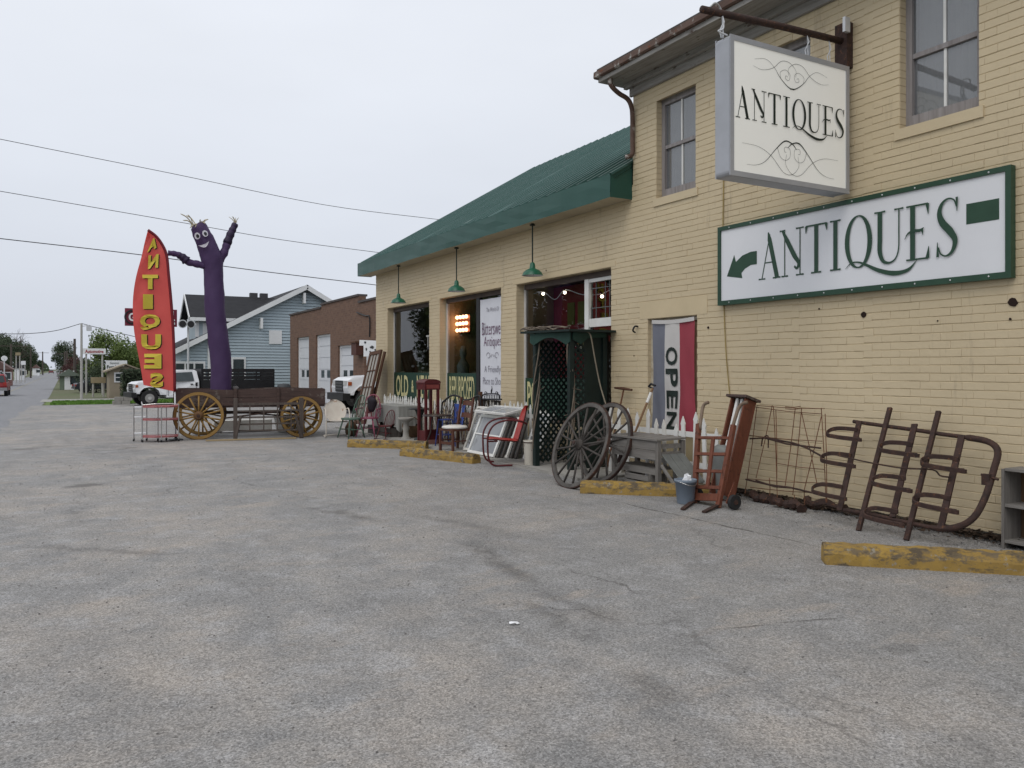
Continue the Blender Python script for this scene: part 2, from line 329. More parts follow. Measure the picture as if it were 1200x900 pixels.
# ------------------------------------------------------------------ ground, road, lot
def asphalt(name, g1, g2, dust, dustth, fine=160, crack=0.5, seams=(), xdust=None):
    m = bpy.data.materials.new(name); m.use_nodes = True; nt = m.node_tree; b = nt.nodes['Principled BSDF']; b.inputs['Roughness'].default_value = 0.92; b.inputs['Specular IOR Level'].default_value = 0.25
    ge = nt.nodes.new('ShaderNodeNewGeometry'); P = ge.outputs['Position']
    def noise(sc, det=6, ro=0.6, loc=(0, 0, 0), st=(1, 1, 1)):
        mp = nt.nodes.new('ShaderNodeMapping'); mp.inputs['Location'].default_value = loc; mp.inputs['Scale'].default_value = st; nt.links.new(P, mp.inputs[0])
        n = nt.nodes.new('ShaderNodeTexNoise'); n.inputs['Scale'].default_value = sc; n.inputs['Detail'].default_value = det; n.inputs['Roughness'].default_value = ro
        nt.links.new(mp.outputs[0], n.inputs['Vector']); return n.outputs['Fac']
    def mrange(x, a, b_, c=0.0, d=1.0):
        r = nt.nodes.new('ShaderNodeMapRange'); r.inputs['From Min'].default_value = a; r.inputs['From Max'].default_value = b_; r.inputs['To Min'].default_value = c; r.inputs['To Max'].default_value = d; nt.links.new(x, r.inputs[0]); return r.outputs[0]
    def mix(f, a, c, blend='MIX'):
        x = nt.nodes.new('ShaderNodeMix'); x.data_type = 'RGBA'; x.blend_type = blend
        for i, s in ((0, f), (6, a), (7, c)):
            if isinstance(s, (int, float)): x.inputs[i].default_value = s
            elif isinstance(s, tuple): x.inputs[i].default_value = (*s, 1)
            else: nt.links.new(s, x.inputs[i])
        return x.outputs[2]
    def math_(op, a, c):
        x = nt.nodes.new('ShaderNodeMath'); x.operation = op
        for i, s in ((0, a), (1, c)):
            if isinstance(s, (int, float)): x.inputs[i].default_value = s
            else: nt.links.new(s, x.inputs[i])
        return x.outputs[0]
    big = noise(0.32, 7, 0.62); mid = noise(1.7, 8, 0.7, (5, 2, 0)); fin = noise(fine, 3, 0.7); fin2 = noise(45, 5, 0.75, (1, 9, 0)); strk = noise(0.5, 6, 0.7, (9, 4, 0), (2.2, 0.35, 1))
    col = mix(mrange(mid, 0.32, 0.7), g2, g1)
    df = mrange(math_('ADD', math_('MULTIPLY', big, 0.62), math_('MULTIPLY', mid, 0.38)), dustth, dustth + 0.16, 0, 0.85)
    if xdust:                       # dust is carried in from the road side of the lot
        sxx = nt.nodes.new('ShaderNodeSeparateXYZ'); nt.links.new(P, sxx.inputs[0]); df = math_('MULTIPLY', df, mrange(sxx.outputs[0], xdust[0], xdust[1], 1.0, 0.22))
    col = mix(df, col, dust)
    if xdust:                       # pale stony patches and small tan silt patches
        col = mix(mrange(noise(2.6, 7, 0.72, (21, 6, 0)), 0.5, 0.66, 0, 0.55), col, (0.345, 0.343, 0.345))
        col = mix(mrange(noise(1.5, 6, 0.66, (3, 31, 0), (0.7, 1.3, 1)), 0.55, 0.68, 0, 0.6), col, (0.335, 0.295, 0.255))
    for p0, p1, wd, dark, wob in seams:
        p0 = Vector(p0); p1 = Vector(p1); d = (p1 - p0); ln = d.length; d.normalize(); nv = Vector((-d.y, d.x, 0))
        def dot(v):
            x = nt.nodes.new('ShaderNodeVectorMath'); x.operation = 'DOT_PRODUCT'; x.inputs[1].default_value = v; nt.links.new(P, x.inputs[0]); return x.outputs['Value']
        dist = math_('ABSOLUTE', math_('ADD', math_('SUBTRACT', dot(nv), p0.dot(nv)), math_('MULTIPLY', math_('SUBTRACT', noise(1.4, 6, 0.7, (p0.x, p0.y, 0)), 0.5), wob)), 0)
        tpar = math_('SUBTRACT', dot(d), p0.dot(d)); ends = math_('MULTIPLY', mrange(tpar, 0, 0.25*ln), mrange(tpar, ln, 0.75*ln))
        brk = mrange(noise(3.0, 3, 0.6, (p1.x, 2, 0)), 0.35, 0.5)
        col = mix(math_('MULTIPLY', math_('MULTIPLY', mrange(dist, wd, wd*0.25, 0, dark), ends), brk), col, (0.045, 0.04, 0.036))
    col = mix(mrange(strk, 0.52, 0.8, 0, 0.6), col, tuple(x * 0.66 for x in g2))                 # darker worn lanes
    oil = noise(1.1, 4, 0.6, (14, 3, 0)); col = mix(mrange(oil, 0.68, 0.78, 0, 0.55), col, tuple(x * 0.42 for x in g2))
    col = mix(1.0, col, mix(fin, (0.2, 0.2, 0.2), (1.8, 1.8, 1.8)), 'MULTIPLY')
    col = mix(1.0, col, mix(mrange(fin2, 0.25, 0.75), (0.7, 0.7, 0.7), (1.3, 1.3, 1.3)), 'MULTIPLY')
    va = nt.nodes.new('ShaderNodeTexVoronoi'); va.inputs['Scale'].default_value = 105; nt.links.new(P, va.inputs['Vector']); sa = nt.nodes.new('ShaderNodeSeparateColor'); nt.links.new(va.outputs['Color'], sa.inputs[0])
    col = mix(1.0, col, mix(sa.outputs[2], (0.66, 0.66, 0.66), (1.34, 1.34, 1.34)), 'MULTIPLY')
    vo = nt.nodes.new('ShaderNodeTexVoronoi'); vo.inputs['Scale'].default_value = 48; nt.links.new(P, vo.inputs['Vector'])
    pick = nt.nodes.new('ShaderNodeSeparateColor'); nt.links.new(vo.outputs['Color'], pick.inputs[0])
    chip = mrange(vo.outputs['Distance'], 0.30, 0.22)
    col = mix(math_('MULTIPLY', chip, mrange(pick.outputs[0], 0.90, 0.94, 0, 0.6)), col, (0.42, 0.40, 0.38))
    col = mix(math_('MULTIPLY', chip, mrange(pick.outputs[1], 0.88, 0.92, 0, 0.5)), col, (0.07, 0.066, 0.062))
    # cracks
    wv = nt.nodes.new('ShaderNodeVectorMath'); wv.operation = 'ADD'; nzc = nt.nodes.new('ShaderNodeTexNoise'); nzc.inputs['Scale'].default_value = 0.9; nzc.inputs['Detail'].default_value = 8; nt.links.new(P, nzc.inputs['Vector'])
    scv = nt.nodes.new('ShaderNodeVectorMath'); scv.operation = 'SCALE'; scv.inputs[3].default_value = 1.5; nt.links.new(nzc.outputs['Color'], scv.inputs[0])
    nt.links.new(P, wv.inputs[0]); nt.links.new(scv.outputs[0], wv.inputs[1])
    vc = nt.nodes.new('ShaderNodeTexVoronoi'); vc.feature = 'DISTANCE_TO_EDGE'; vc.inputs['Scale'].default_value = 0.28; nt.links.new(wv.outputs[0], vc.inputs['Vector'])
    cmask = mrange(noise(0.45, 3, 0.5, (2, 8, 0)), 0.5, 0.62)
    crackf = math_('MULTIPLY', mrange(vc.outputs['Distance'], 0.0075, 0.0015, 0, crack), cmask)
    col = mix(crackf, col, (0.04, 0.037, 0.034))
    nt.links.new(col, b.inputs['Base Color'])
    h = math_('ADD', math_('MULTIPLY', fin, 0.35), math_('MULTIPLY', fin2, 0.6)); h = math_('SUBTRACT', h, crackf)
    bp = nt.nodes.new('ShaderNodeBump'); bp.inputs['Strength'].default_value = 0.55; bp.inputs['Distance'].default_value = 0.012
    nt.links.new(h, bp.inputs['Height']); nt.links.new(bp.outputs[0], b.inputs['Normal'])
    return m
SEAMS = [(ong(690, 580), ong(985, 646), 0.028, 0.8, 0.25), (ong(820, 738), ong(1010, 722), 0.02, 0.6, 0.2), (ong(540, 630), ong(640, 692), 0.13, 0.45, 0.3), (ong(610, 685), ong(740, 735), 0.16, 0.35, 0.5), (ong(735, 742), ong(850, 745), 0.10, 0.3, 0.4), (ong(740, 780), ong(800, 830), 0.10, 0.3, 0.4), (ong(350, 590), ong(450, 612), 0.14, 0.45, 0.4), (ong(20, 640), ong(240, 650), 0.10, 0.3, 0.6), (ong(430, 475), ong(540, 562), 0.10, 0.4, 0.3), (ong(60, 571), ong(135, 566), 0.22, 0.5, 0.5), (ong(640, 655), ong(800, 712), 0.02, 0.5, 0.4), (ong(0, 528), ong(90, 521), 0.25, 0.5, 0.5), (ong(470, 600), ong(590, 622), 0.12, 0.35, 0.4), (ong(600, 700), ong(720, 755), 0.14, 0.35, 0.5)]
lot_mat = asphalt('lot_asphalt', (0.265, 0.26, 0.252), (0.212, 0.208, 0.204), (0.335, 0.302, 0.268), 0.455, crack=0.4, seams=SEAMS, xdust=(2.0, 7.0))
road_mat = asphalt('road_asphalt', (0.245, 0.247, 0.258), (0.205, 0.207, 0.217), (0.28, 0.278, 0.276), 0.58, crack=0.2)
field_mat = M('field', (0.085, 0.115, 0.045), (0.13, 0.12, 0.075), 0.06, 0.95, world=True)
def sheet(name, xs, ys, dz, mat, kind='structure', jag=0.0):
    mb = MB(); rows = []
    for i, y in enumerate(ys):
        rows.append([(x + (jag * random.uniform(-1, 1) if k in (0, len(xs)-1) else 0), y + (jag * random.uniform(-1, 1) if i in (0, len(ys)-1) else 0), gz(x, y) + dz) for k, x in enumerate(xs)])
    mb.grid(rows); o = link(name, mb.mesh(name, mat, True)); o['kind'] = kind; return o
def fr(a, b, n): return [a + (b - a) * i / n for i in range(n + 1)]
sheet('ground', [-1500, -400, -100, -40, -10, 0, 20, 60, 200, 600, 1500], [-200, -40, 0] + fr(18, 90, 18) + [150, 400, 1000, 2500], -0.02, field_mat)
sheet('road', [-8.2, -4.5, -1.0], [-60, 0] + fr(18, 90, 24) + [150, 300, 700, 1500], -0.010, road_mat)
sheet('parking_lot', [-1.5, 0, 4, 8, 16], [-25, 0, 10] + fr(18, 47.5, 30), -0.004, lot_mat, jag=0.12)
sheet('side_street', [-1.3, 6, 40], fr(56.0, 63.5, 6), -0.005, M('pale_gravel', (0.36, 0.35, 0.33), (0.28, 0.27, 0.25), 0.8, 0.95, world=True))
paint_w = M('road_paint', (0.42, 0.42, 0.40), (0.26, 0.26, 0.25), 3, 0.8)
solo('lane_line', MB().grid([[(-4.66, y, gz(0, y) - 0.005), (-4.54, y, gz(0, y) - 0.005)] for y in fr(20, 90, 20) + [200, 600]]), M('lane_yellow', (0.32, 0.28, 0.16), (0.22, 0.21, 0.17), 0.6, 0.8, world=True), None, None, kind='structure')

# grass verge between the lot and the side street
def grass_patch(name, x0, x1, y0, y1, n, h):
    mb = MB()
    for i in range(n):
        x = random.uniform(x0, x1); y = random.uniform(y0, y1); z = gz(x, y); hh = h * random.uniform(0.5, 1.3); a = random.uniform(0, PI); wd = 0.05
        dx, dy = math.cos(a)*wd, math.sin(a)*wd; lx, ly = random.uniform(-.06, .06), random.uniform(-.06, .06)
        mb.add([(x-dx, y-dy, z), (x+dx, y+dy, z), (x+lx, y+ly, z+hh)], [(0, 1, 2)])
    o = link(name, mb.mesh(name, grass_m)); return o
grass_m = M('grass', (0.12, 0.23, 0.035), (0.08, 0.17, 0.03), 0.7, 0.9, world=True)
turf_m = M('turf', (0.11, 0.19, 0.035), (0.13, 0.15, 0.05), 0.8, 0.95, world=True)
sheet('verge', [-0.9, 1, 4, 9], fr(47.8, 55.5, 6), 0.004, turf_m, jag=0.3)
tag(grass_patch('grass', -0.6, 9, 48.0, 55.2, 9000, 0.11), 'short green grass growing on the verge by the side street', 'grass', kind='stuff')
sheet('sidewalk', [6.45, 7.62], [9.5, 12, 16, 19, 21.2], 0.03, concrete)
solo('sidewalk_edge', MB().box((6.41, 9.5, -0.05), (6.447, 21.2, 0.028)).box((6.448, 9.47, -0.05), (7.6, 9.498, 0.028)), concrete, None, None, kind='structure')

# loose gravel and dead leaves (uncountable)
pb = MB()
def pebble(mb, x, y, z, r):
    a = random.uniform(0, 2*PI); h = r * random.uniform(0.4, 0.8); vs = []
    for k in range(5): t = a + 2*PI*k/5; rr = r * random.uniform(0.6, 1.15); vs.append((x + rr*math.cos(t), y + rr*math.sin(t), z - 0.002))
    for k in range(5): t = a + 0.3 + 2*PI*k/5; rr = r * random.uniform(0.4, 0.8); vs.append((x + rr*math.cos(t), y + rr*math.sin(t), z + h))
    mb.add(vs, [(5, 6, 7, 8, 9)] + [(k, (k+1) % 5, 5+(k+1) % 5, 5+k) for k in range(5)])
for i in range(8000):
    d = 2.2 + 14 * random.random() ** 1.6; a = TH + random.uniform(-0.62, 0.62)
    x, y = d*math.sin(a), d*math.cos(a)
    if x > 7.2: continue
    pebble(pb, x, y, -0.004, random.choice([0.002, 0.003, 0.004, 0.005, 0.007]) * (1 + 0.05*d))
for i in range(1500):
    y = random.uniform(2, 9.5); x = 7.55 - abs(random.gauss(0, 0.35))
    pebble(pb, x, y, -0.004, random.uniform(0.006, 0.016))
gravel_m = M('gravel', (0.40, 0.385, 0.365), (0.12, 0.115, 0.11), 9, 0.95, world=True, contrast=0.12)
o = link('gravel', pb.mesh('gravel', gravel_m)); tag(o, 'loose grey gravel scattered over the parking lot', 'gravel', kind='stuff')
lf = MB()
for i in range(3000):
    y = random.choice([random.uniform(2, 8.2), random.uniform(2, 8.2), random.uniform(9, 20)]); x = 7.58 - abs(random.gauss(0, 0.12)); z = random.uniform(0.0, 0.05) + (0.03 if y > 9.5 else 0); s = random.uniform(0.02, 0.05)
    p = [(x + random.uniform(-s, s), y + random.uniform(-s, s), z + random.uniform(0, s)) for k in range(4)]
    lf.add(p, [(0, 1, 2, 3)])
tag(link('dead_leaves', lf.mesh('dead_leaves', M('dead_leaf', (0.085, 0.055, 0.035), (0.03, 0.022, 0.017), 20, 0.95))), 'dark dead leaves and dirt along the foot of the shop wall', 'leaves', kind='stuff')
solo('paper_scrap', MB().grid([[(2.43 + 0.02*i + random.uniform(-.006, .006), 4.34 + 0.014*j - 0.006*i, 0.004 + random.uniform(0, 0.012)) for i in range(4)] for j in range(3)]), clean_white, 'small torn white paper scrap on the asphalt in the foreground', 'litter', at=(2.45, 4.35, 0))

# ------------------------------------------------------------------ the shop
XW = 7.6
brick_m = M('cream_brick_paint', (0.62, 0.515, 0.343), (0.53, 0.435, 0.286), 1.1, 0.55, bump=0.0, world=True, detail=9, contrast=0.33,
            spots=[(0.8, 0.60, (0.58, 0.475, 0.315), (1, 0.5, 0.8)), (1.9, 0.60, (0.475, 0.39, 0.262), (1, 1.6, 0.22)), (3.1, 0.655, (0.44, 0.37, 0.26), (1, 1, 0.5)), (30, 0.70, (0.30, 0.235, 0.15)), (12, 0.735, (0.26, 0.15, 0.10))])
nt = brick_m.node_tree; nb = nt.nodes.new('ShaderNodeTexNoise'); nb.inputs['Scale'].default_value = 15; nb.inputs['Detail'].default_value = 9; nb.inputs['Roughness'].default_value = 0.68
gq = nt.nodes.new('ShaderNodeNewGeometry'); nt.links.new(gq.outputs['Position'], nb.inputs['Vector'])
bq = nt.nodes.new('ShaderNodeBump'); bq.inputs['Strength'].default_value = 0.5; bq.inputs['Distance'].default_value = 0.012
nt.links.new(nb.outputs['Fac'], bq.inputs['Height']); nt.links.new(bq.outputs[0], nt.nodes['Principled BSDF'].inputs['Normal'])
mortar_m = M('painted_mortar', (0.55, 0.45, 0.29), (0.44, 0.355, 0.225), 3, 0.9, world=True)
shop = T('shop_building', 'cream painted brick shop with green metal roof and two storey end', 'shop', (XW, 8.5, 0))
OPEN = [(8.33, 9.40, 0.0, 2.335, 0.10), (10.31, 13.37, 0.60, 3.215, 0.17), (13.99, 16.97, 0.60, 3.215, 0.17), (17.57, 20.39, 0.60, 3.215, 0.17),
        (8.36, 9.20, 4.10, 5.56, 0.11), (6.42, 7.24, 4.10, 5.56, 0.11), (4.45, 5.28, 4.10, 5.56, 0.11)]
Y0W, Y1W, YC, ZE, ZT = -4.0, 21.3, 9.75, 4.42, 6.0
CH, BL, BED, HEAD = 0.0812, 0.218, 0.0052, 0.0004
wb = MB()
def wall_cells(y0, y1, z0, z1):
    ops = [o for o in OPEN if o[0] < y1 and o[1] > y0 and o[2] < z1 and o[3] > z0]
    ys = sorted({y0, y1, *[min(max(v, y0), y1) for o in ops for v in o[:2]]}); zs = sorted({z0, z1, *[min(max(v, z0), z1) for o in ops for v in o[2:4]]})
    for a, b in zip(ys, ys[1:]):
        for c, d in zip(zs, zs[1:]):
            if any(o[0] <= a and b <= o[1] and o[2] <= c and d <= o[3] for o in ops): continue
            x = XW + 0.0054; wb.add([(x, a, c), (x, b, c), (x, b, d), (x, a, d)], [(0, 3, 2, 1)])
wall_cells(Y0W, Y1W, -0.3, ZE); wall_cells(Y0W, YC, ZE, ZT)
for o in OPEN:                                   # reveals
    a, b, c, d, dp = o; x0, x1 = XW + 0.0075, XW + dp + 0.08
    wb.add([(x0, b, c), (x1, b, c), (x1, b, d), (x0, b, d)], [(0, 1, 2, 3)]); wb.add([(x0, a, c), (x1, a, c), (x1, a, d), (x0, a, d)], [(3, 2, 1, 0)])
    wb.add([(x0, a, d), (x1, a, d), (x1, b, d), (x0, b, d)], [(0, 1, 2, 3)]); wb.add([(x0, a, c), (x1, a, c), (x1, b, c), (x0, b, c)], [(3, 2, 1, 0)])
wall = W('brick_wall', wb, mortar_m, shop)
# bricks laid in courses round the openings
blocks = [Y0W]; rb = random.Random(3)
while blocks[-1] < Y1W: blocks.append(blocks[-1] + rb.uniform(0.9, 2.6))
bdz = [rb.uniform(-0.007, 0.007) for _ in blocks]
def blk(y):
    for i in range(len(blocks) - 1):
        if blocks[i] <= y < blocks[i+1]: return bdz[i]
    return 0
def brick_faces(mb, y0, y1, z0, z1, dx, tl=0.0):
    xb, xf = XW + 0.0056, XW + dx; i, j = 0.0006, 0.0038; k = 0.0019
    r = lambda: random.uniform(-k, k)
    mb.add([(xb, y0, z0), (xb, y1, z0), (xb, y1, z1), (xb, y0, z1), (xf+tl, y0+i+r(), z0+j+r()), (xf-tl, y1-i+r(), z0+j+r()), (xf-tl, y1-i+r(), z1-j+r()), (xf+tl, y0+i+r(), z1-j+r())],
           [(4, 7, 6, 5), (0, 4, 5, 1), (1, 5, 6, 2), (2, 6, 7, 3), (3, 7, 4, 0)])
bricks = []
ncourse = int((ZT + 0.0) / CH)
for c in range(ncourse):
    z0 = c * CH + 0.01; z1 = z0 + CH - BED; zm = (z0 + z1) / 2
    yend = Y1W if z1 < ZE else YC
    cuts = sorted([(o[0], o[1]) for o in OPEN if o[2] - 0.02 < zm < o[3] + 0.0])
    free = []; y = Y0W
    for a, b in cuts: free.append((y, a)); y = b
    free.append((y, yend))
    off = (BL / 2 if c % 2 else 0) + rb.uniform(-0.012, 0.012)
    for a, b in free:
        n0 = math.floor((a - Y0W - off) / BL); yy = Y0W + off + n0 * BL
        while yy < b:
            p, q = max(yy + HEAD/2, a), min(yy + BL - HEAD/2, b)
            if q - p > 0.02: bricks.append((p, q, z0, z1, q - p > BL - HEAD - 0.004))
            yy += BL
def vis(b):
    y = (b[0] + b[1]) / 2; z = (b[2] + b[3]) / 2; Z = XW * S_ + y * C_
    if Z < 1 or not b[4]: return 0
    px = 600 + FPX * (XW*C_ - y*S_) / Z; py = HZ - FPX * (z - HC) / Z
    if not (10 < px < 1192 and 5 < py < 640): return 0
    if 4.0 < y < 7.95 and 2.3 < z < 3.55: return 0
    if 838 < px < 1000 and 30 < py < 225: return 0
    if py > 500: return 0
    return 1.0 / Z ** 3
ranked = sorted(bricks, key=vis, reverse=True); single = ranked[:300]; rest = ranked[300:]
bm_ = MB()
for b in rest: brick_faces(bm_, b[0], b[1], b[2] + blk(b[0]), b[3] + blk(b[0]), random.uniform(-0.0025, 0.002), random.uniform(-0.0012, 0.0012))
# brick returns in the window reveals
for o in OPEN:
    for c in range(ncourse):
        z0 = c * CH + 0.01; z1 = z0 + CH - BED
        if o[2] - 0.02 < (z0 + z1)/2 < o[3]:
            bm_.box((XW + 0.004, o[1] - 0.006, z0), (XW + o[4] + 0.05, o[1] + 0.01, z1))
bmo = W('brick_mass', bm_, brick_m, wall); bmo['kind'] = 'stuff'
protos = []
for k in range(6):
    mb = MB(); brick_faces(mb, -(BL-HEAD)/2, (BL-HEAD)/2, -(CH-BED)/2, (CH-BED)/2, 0.0); mb.v = [(v[0]-XW, v[1], v[2]) for v in mb.v]; protos.append(mb.mesh('brick', brick_m))
for i, b in enumerate(single):
    o = link('brick', protos[i % 6], wall); y = (b[0]+b[1])/2
    o.location = (random.uniform(-0.002, 0.0018), y - 8.5, (b[2]+b[3])/2 + blk(b[0])); o.rotation_euler = (random.uniform(-.004, .004), 0, random.uniform(-.008, .008))
# other walls, floor and ceilings so that the building is closed
plain = M('cream_render', (0.55, 0.45, 0.29), (0.46, 0.375, 0.24), 2, 0.85, world=True)
def box(name, a, b, mat, parent): return W(name, MB().box(a, b), mat, parent)
box('side_wall', (XW + 0.2, Y1W - 0.2, -0.3), (18.4, Y1W, 4.4), plain, shop)
box('side_wall', (XW + 0.2, Y0W, -0.3), (18.4, Y0W + 0.2, 6.0), plain, shop)
box('side_wall', (XW + 0.02, YC - 0.2, 4.4), (18.4, YC, 6.0), plain, shop)
box('rear_wall', (18.4, Y0W, -0.3), (18.6, Y1W, 4.4), plain, shop)
W('gable_wall', MB().prism([(XW + 0.2, 4.4), (18.4, 4.4), (12.8, 7.7)], lambda u, v, t: (u, Y1W - 0.2 + t, v), 0.2), plain, shop)
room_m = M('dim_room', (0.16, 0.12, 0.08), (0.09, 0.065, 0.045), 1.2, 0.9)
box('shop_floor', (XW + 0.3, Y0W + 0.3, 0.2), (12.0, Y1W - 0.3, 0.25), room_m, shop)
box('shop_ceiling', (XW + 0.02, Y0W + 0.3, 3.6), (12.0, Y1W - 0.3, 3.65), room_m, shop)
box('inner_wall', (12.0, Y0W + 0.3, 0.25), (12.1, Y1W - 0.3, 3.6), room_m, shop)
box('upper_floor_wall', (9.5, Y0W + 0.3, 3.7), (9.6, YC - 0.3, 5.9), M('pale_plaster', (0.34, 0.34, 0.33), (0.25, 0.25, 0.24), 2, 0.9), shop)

# one storey roof: ribbed green sheets, fascia, soffit
roof_m = M('green_roof_metal', (0.052, 0.12, 0.104), (0.038, 0.092, 0.08), 1.2, 0.36, 0.3, world=True, stretch=(0.12, 2.5, 0.12), spots=[(2.2, 0.60, (0.10, 0.18, 0.165), (0.08, 3.5, 0.08)), (3.5, 0.66, (0.28, 0.36, 0.34), (0.06, 5, 0.06))])  # pale streaks down the slope are rib highlights painted into the colour
fascia_m = M('green_fascia_metal', (0.026, 0.09, 0.072), (0.021, 0.076, 0.06), 1.4, 0.4, 0.2, bump=0.15, world=True, spots=[(4, 0.66, (0.05, 0.12, 0.10), (1, 1.5, 0.4))])
EX, EZ, RX, RZ = 7.2, 4.52, 12.83, 7.88
roof = W('roof', MB().add([(EX + 0.05, YC, EZ - 0.03), (EX + 0.05, 21.6, EZ - 0.03), (RX, 21.6, RZ - 0.05), (RX, YC, RZ - 0.05), (18.6, YC, 4.4), (18.6, 21.6, 4.4)], [(0, 1, 2, 3), (3, 2, 5, 4)]), roof_m, shop)
npan = 13; pw = (21.65 - YC) / npan
def panel_mesh():
    prof = []; nr = 3
    for r in range(nr):
        s0 = pw * r / nr; s1 = pw * (r + 1) / nr
        prof += [(s0, 0.0), (s0 + 0.010, 0.036), (s0 + 0.04, 0.036), (s0 + 0.052, 0.0), ((s0 + s1)/2, 0.004)]
    prof.append((pw, 0.0)); mb = MB(); sl_ = math.hypot(RX-EX, RZ-EZ); nx, nz = -(RZ-EZ)/sl_, (RX-EX)/sl_; rows = []
    for f in (0.0, 0.5, 1.0):
        rows.append([(EX + (RX-EX)*f + nx*h, s, EZ + (RZ-EZ)*f + nz*h) for s, h in prof])
    mb.grid(rows); return mb.mesh('roof_panel', roof_m)
pm = panel_mesh()
for i in range(npan):
    o = link('roof_panel', pm, roof); o.location = (-XW, YC - 8.5 + i*pw, 0.0 + (0.004 if i % 2 else 0))
ff = MB(); ys = fr(YC + 0.02, 21.66, 26); rows = []
for z in (4.19, 4.30, 4.42, 4.545): rows.append([(EX - 0.012 + random.uniform(-0.006, 0.006), y, z + random.uniform(-0.006, 0.006) + (0.02 if False else 0)) for y in ys])
ff.grid(rows); ff.add([(EX - 0.012, 21.66, 4.19), (XW, 21.66, 4.19), (XW, 21.66, 4.7), (EX - 0.012, 21.66, 4.545)], [(0, 1, 2, 3)])
W('fascia', ff, fascia_m, shop)
W('fascia_end', MB().add([(EX - 0.012, YC + 0.02, 4.19), (XW + 0.003, YC + 0.02, 4.19), (XW + 0.003, YC + 0.02, 4.76), (EX - 0.012, YC + 0.02, 4.55)], [(0, 1, 2, 3)]), fascia_m, shop)
box('soffit', (EX, YC + 0.03, 4.20), (XW - 0.003, 21.6, 4.225), M('soffit_paint', (0.5, 0.45, 0.34), (0.38, 0.33, 0.24), 2, 0.8, world=True), shop)
# two storey cornice, gutter, downspout
rustg = M('rusty_gutter', (0.15, 0.10, 0.08), (0.07, 0.04, 0.03), 5, 0.8, bump=0.4, world=True, stretch=(1, 0.5, 2), spots=[(3.5, 0.54, (0.40, 0.385, 0.36), (1, 1.4, 1)), (6, 0.58, (0.16, 0.06, 0.03)), (14, 0.62, (0.05, 0.03, 0.025))])
old_board = wood('old_cornice_board', (0.40, 0.39, 0.37), (0.15, 0.135, 0.12), 1, 2.5, spots=[(5, 0.60, (0.10, 0.075, 0.06), (2, 0.7, 2))])
gut = MB(); prof = [(7.08, 6.125), (7.055, 6.12), (7.05, 6.035), (7.07, 6.02), (7.19, 6.02), (7.2, 6.12)]
gut.add([(x, y, z) for y in (Y0W, 10.02) for x, z in prof], [tuple(range(6)), tuple(range(6, 12))[::-1]] + [(i, 6+i, 6+(i+1) % 6, (i+1) % 6) for i in range(6)])
W('gutter', gut, rustg, shop)
box('fascia_board', (7.10, Y0W, 5.955), (7.2, 9.96, 6.018), old_board, shop)
box('cornice_soffit', (7.203, Y0W, 5.96), (XW - 0.002, 9.97, 6.0), old_board, shop)
box('frieze_board', (XW - 0.045, Y0W, 5.76), (XW - 0.003, 9.78, 5.955), old_board, shop)
box('bed_moulding', (XW - 0.11, Y0W, 5.88), (XW - 0.048, 9.84, 5.957), old_board, shop)
W('upper_roof', MB().prism([(7.1, 6.12), (7.1, 6.17), (12.8, 7.0), (18.6, 6.17), (18.6, 6.12)], lambda u, v, t: (u, Y0W + t, v), 10.0 - Y0W), M('old_tar_roof', (0.1, 0.09, 0.085), (0.05, 0.05, 0.05), 3, 0.9), shop)
dp = spline([(7.15, 9.72, 5.97), (7.16, 9.72, 5.86), (7.30, 9.715, 5.76), (7.46, 9.71, 5.70), (7.53, 9.705, 5.60), (7.55, 9.70, 5.45), (7.55, 9.70, 5.1), (7.55, 9.70, 4.90), (7.52, 9.70, 4.84), (7.44, 9.72, 4.81)], 4)
W('downspout', MB().tube(dp, 0.036, 8), rustg, shop, True)

W('foundation', MB().box((XW - 0.022, Y0W, -0.05), (XW + 0.004, 8.32, 0.062)), M('grimy_foundation', (0.11, 0.10, 0.085), (0.04, 0.036, 0.03), 6, 0.95, bump=0.5, world=True), shop)
# double hung windows upstairs
weath = wood('weathered_frame', (0.36, 0.34, 0.34), (0.17, 0.15, 0.145), 2, 2.2)
def sash_window(y0, y1, z0, z1):
    x = XW + 0.10; w = MB()
    w.box((x, y0, z0), (x + 0.07, y0 + 0.075, z1)).box((x, y1 - 0.075, z0), (x + 0.07, y1, z1)).box((x, y0 + 0.075, z1 - 0.09), (x + 0.07, y1 - 0.075, z1)).box((x, y0 + 0.075, z0), (x + 0.07, y1 - 0.075, z0 + 0.13))
    win = W('window', w, weath, shop); a, b = y0 + 0.075, y1 - 0.075; zm = (z0 + z1)/2 + 0.02; ym = (y0 + y1)/2
    W('meeting_rail', MB().box((x + 0.012, a, zm - 0.025), (x + 0.055, b, zm + 0.025)), weath, win)
    W('muntin', MB().box((x + 0.02, ym - 0.014, zm + 0.025), (x + 0.05, ym + 0.014, z1 - 0.09)), white_paint, win)
    W('muntin', MB().box((x + 0.03, ym - 0.014, z0 + 0.13), (x + 0.06, ym + 0.014, zm - 0.025)), white_paint, win)
    for c, d, dx in ((z0 + 0.13, zm - 0.025, 0.045), (zm + 0.025, z1 - 0.09, 0.034)):
        for e_, f_ in ((a, ym - 0.014), (ym + 0.014, b)):
            W('pane', MB().add([(x + dx, e_, c), (x + dx, f_, c), (x + dx, f_, d), (x + dx, e_, d)], [(0, 3, 2, 1)]), old_glass, win)
    W('sill', MB().box((XW - 0.02, y0 - 0.05, z0 - 0.115), (XW + 0.11, y1 + 0.05, z0 - 0.004)), brick_m, win)
    W('curtain', MB().grid([[(x + 0.13 + 0.012*math.sin(k*2.2), a + (b-a)*k/16, z) for k in range(17)] for z in (z0 + 0.1, z1 - 0.05)]), M('old_curtain', (0.5, 0.5, 0.5), (0.38, 0.38, 0.38), 4, 0.9), win)
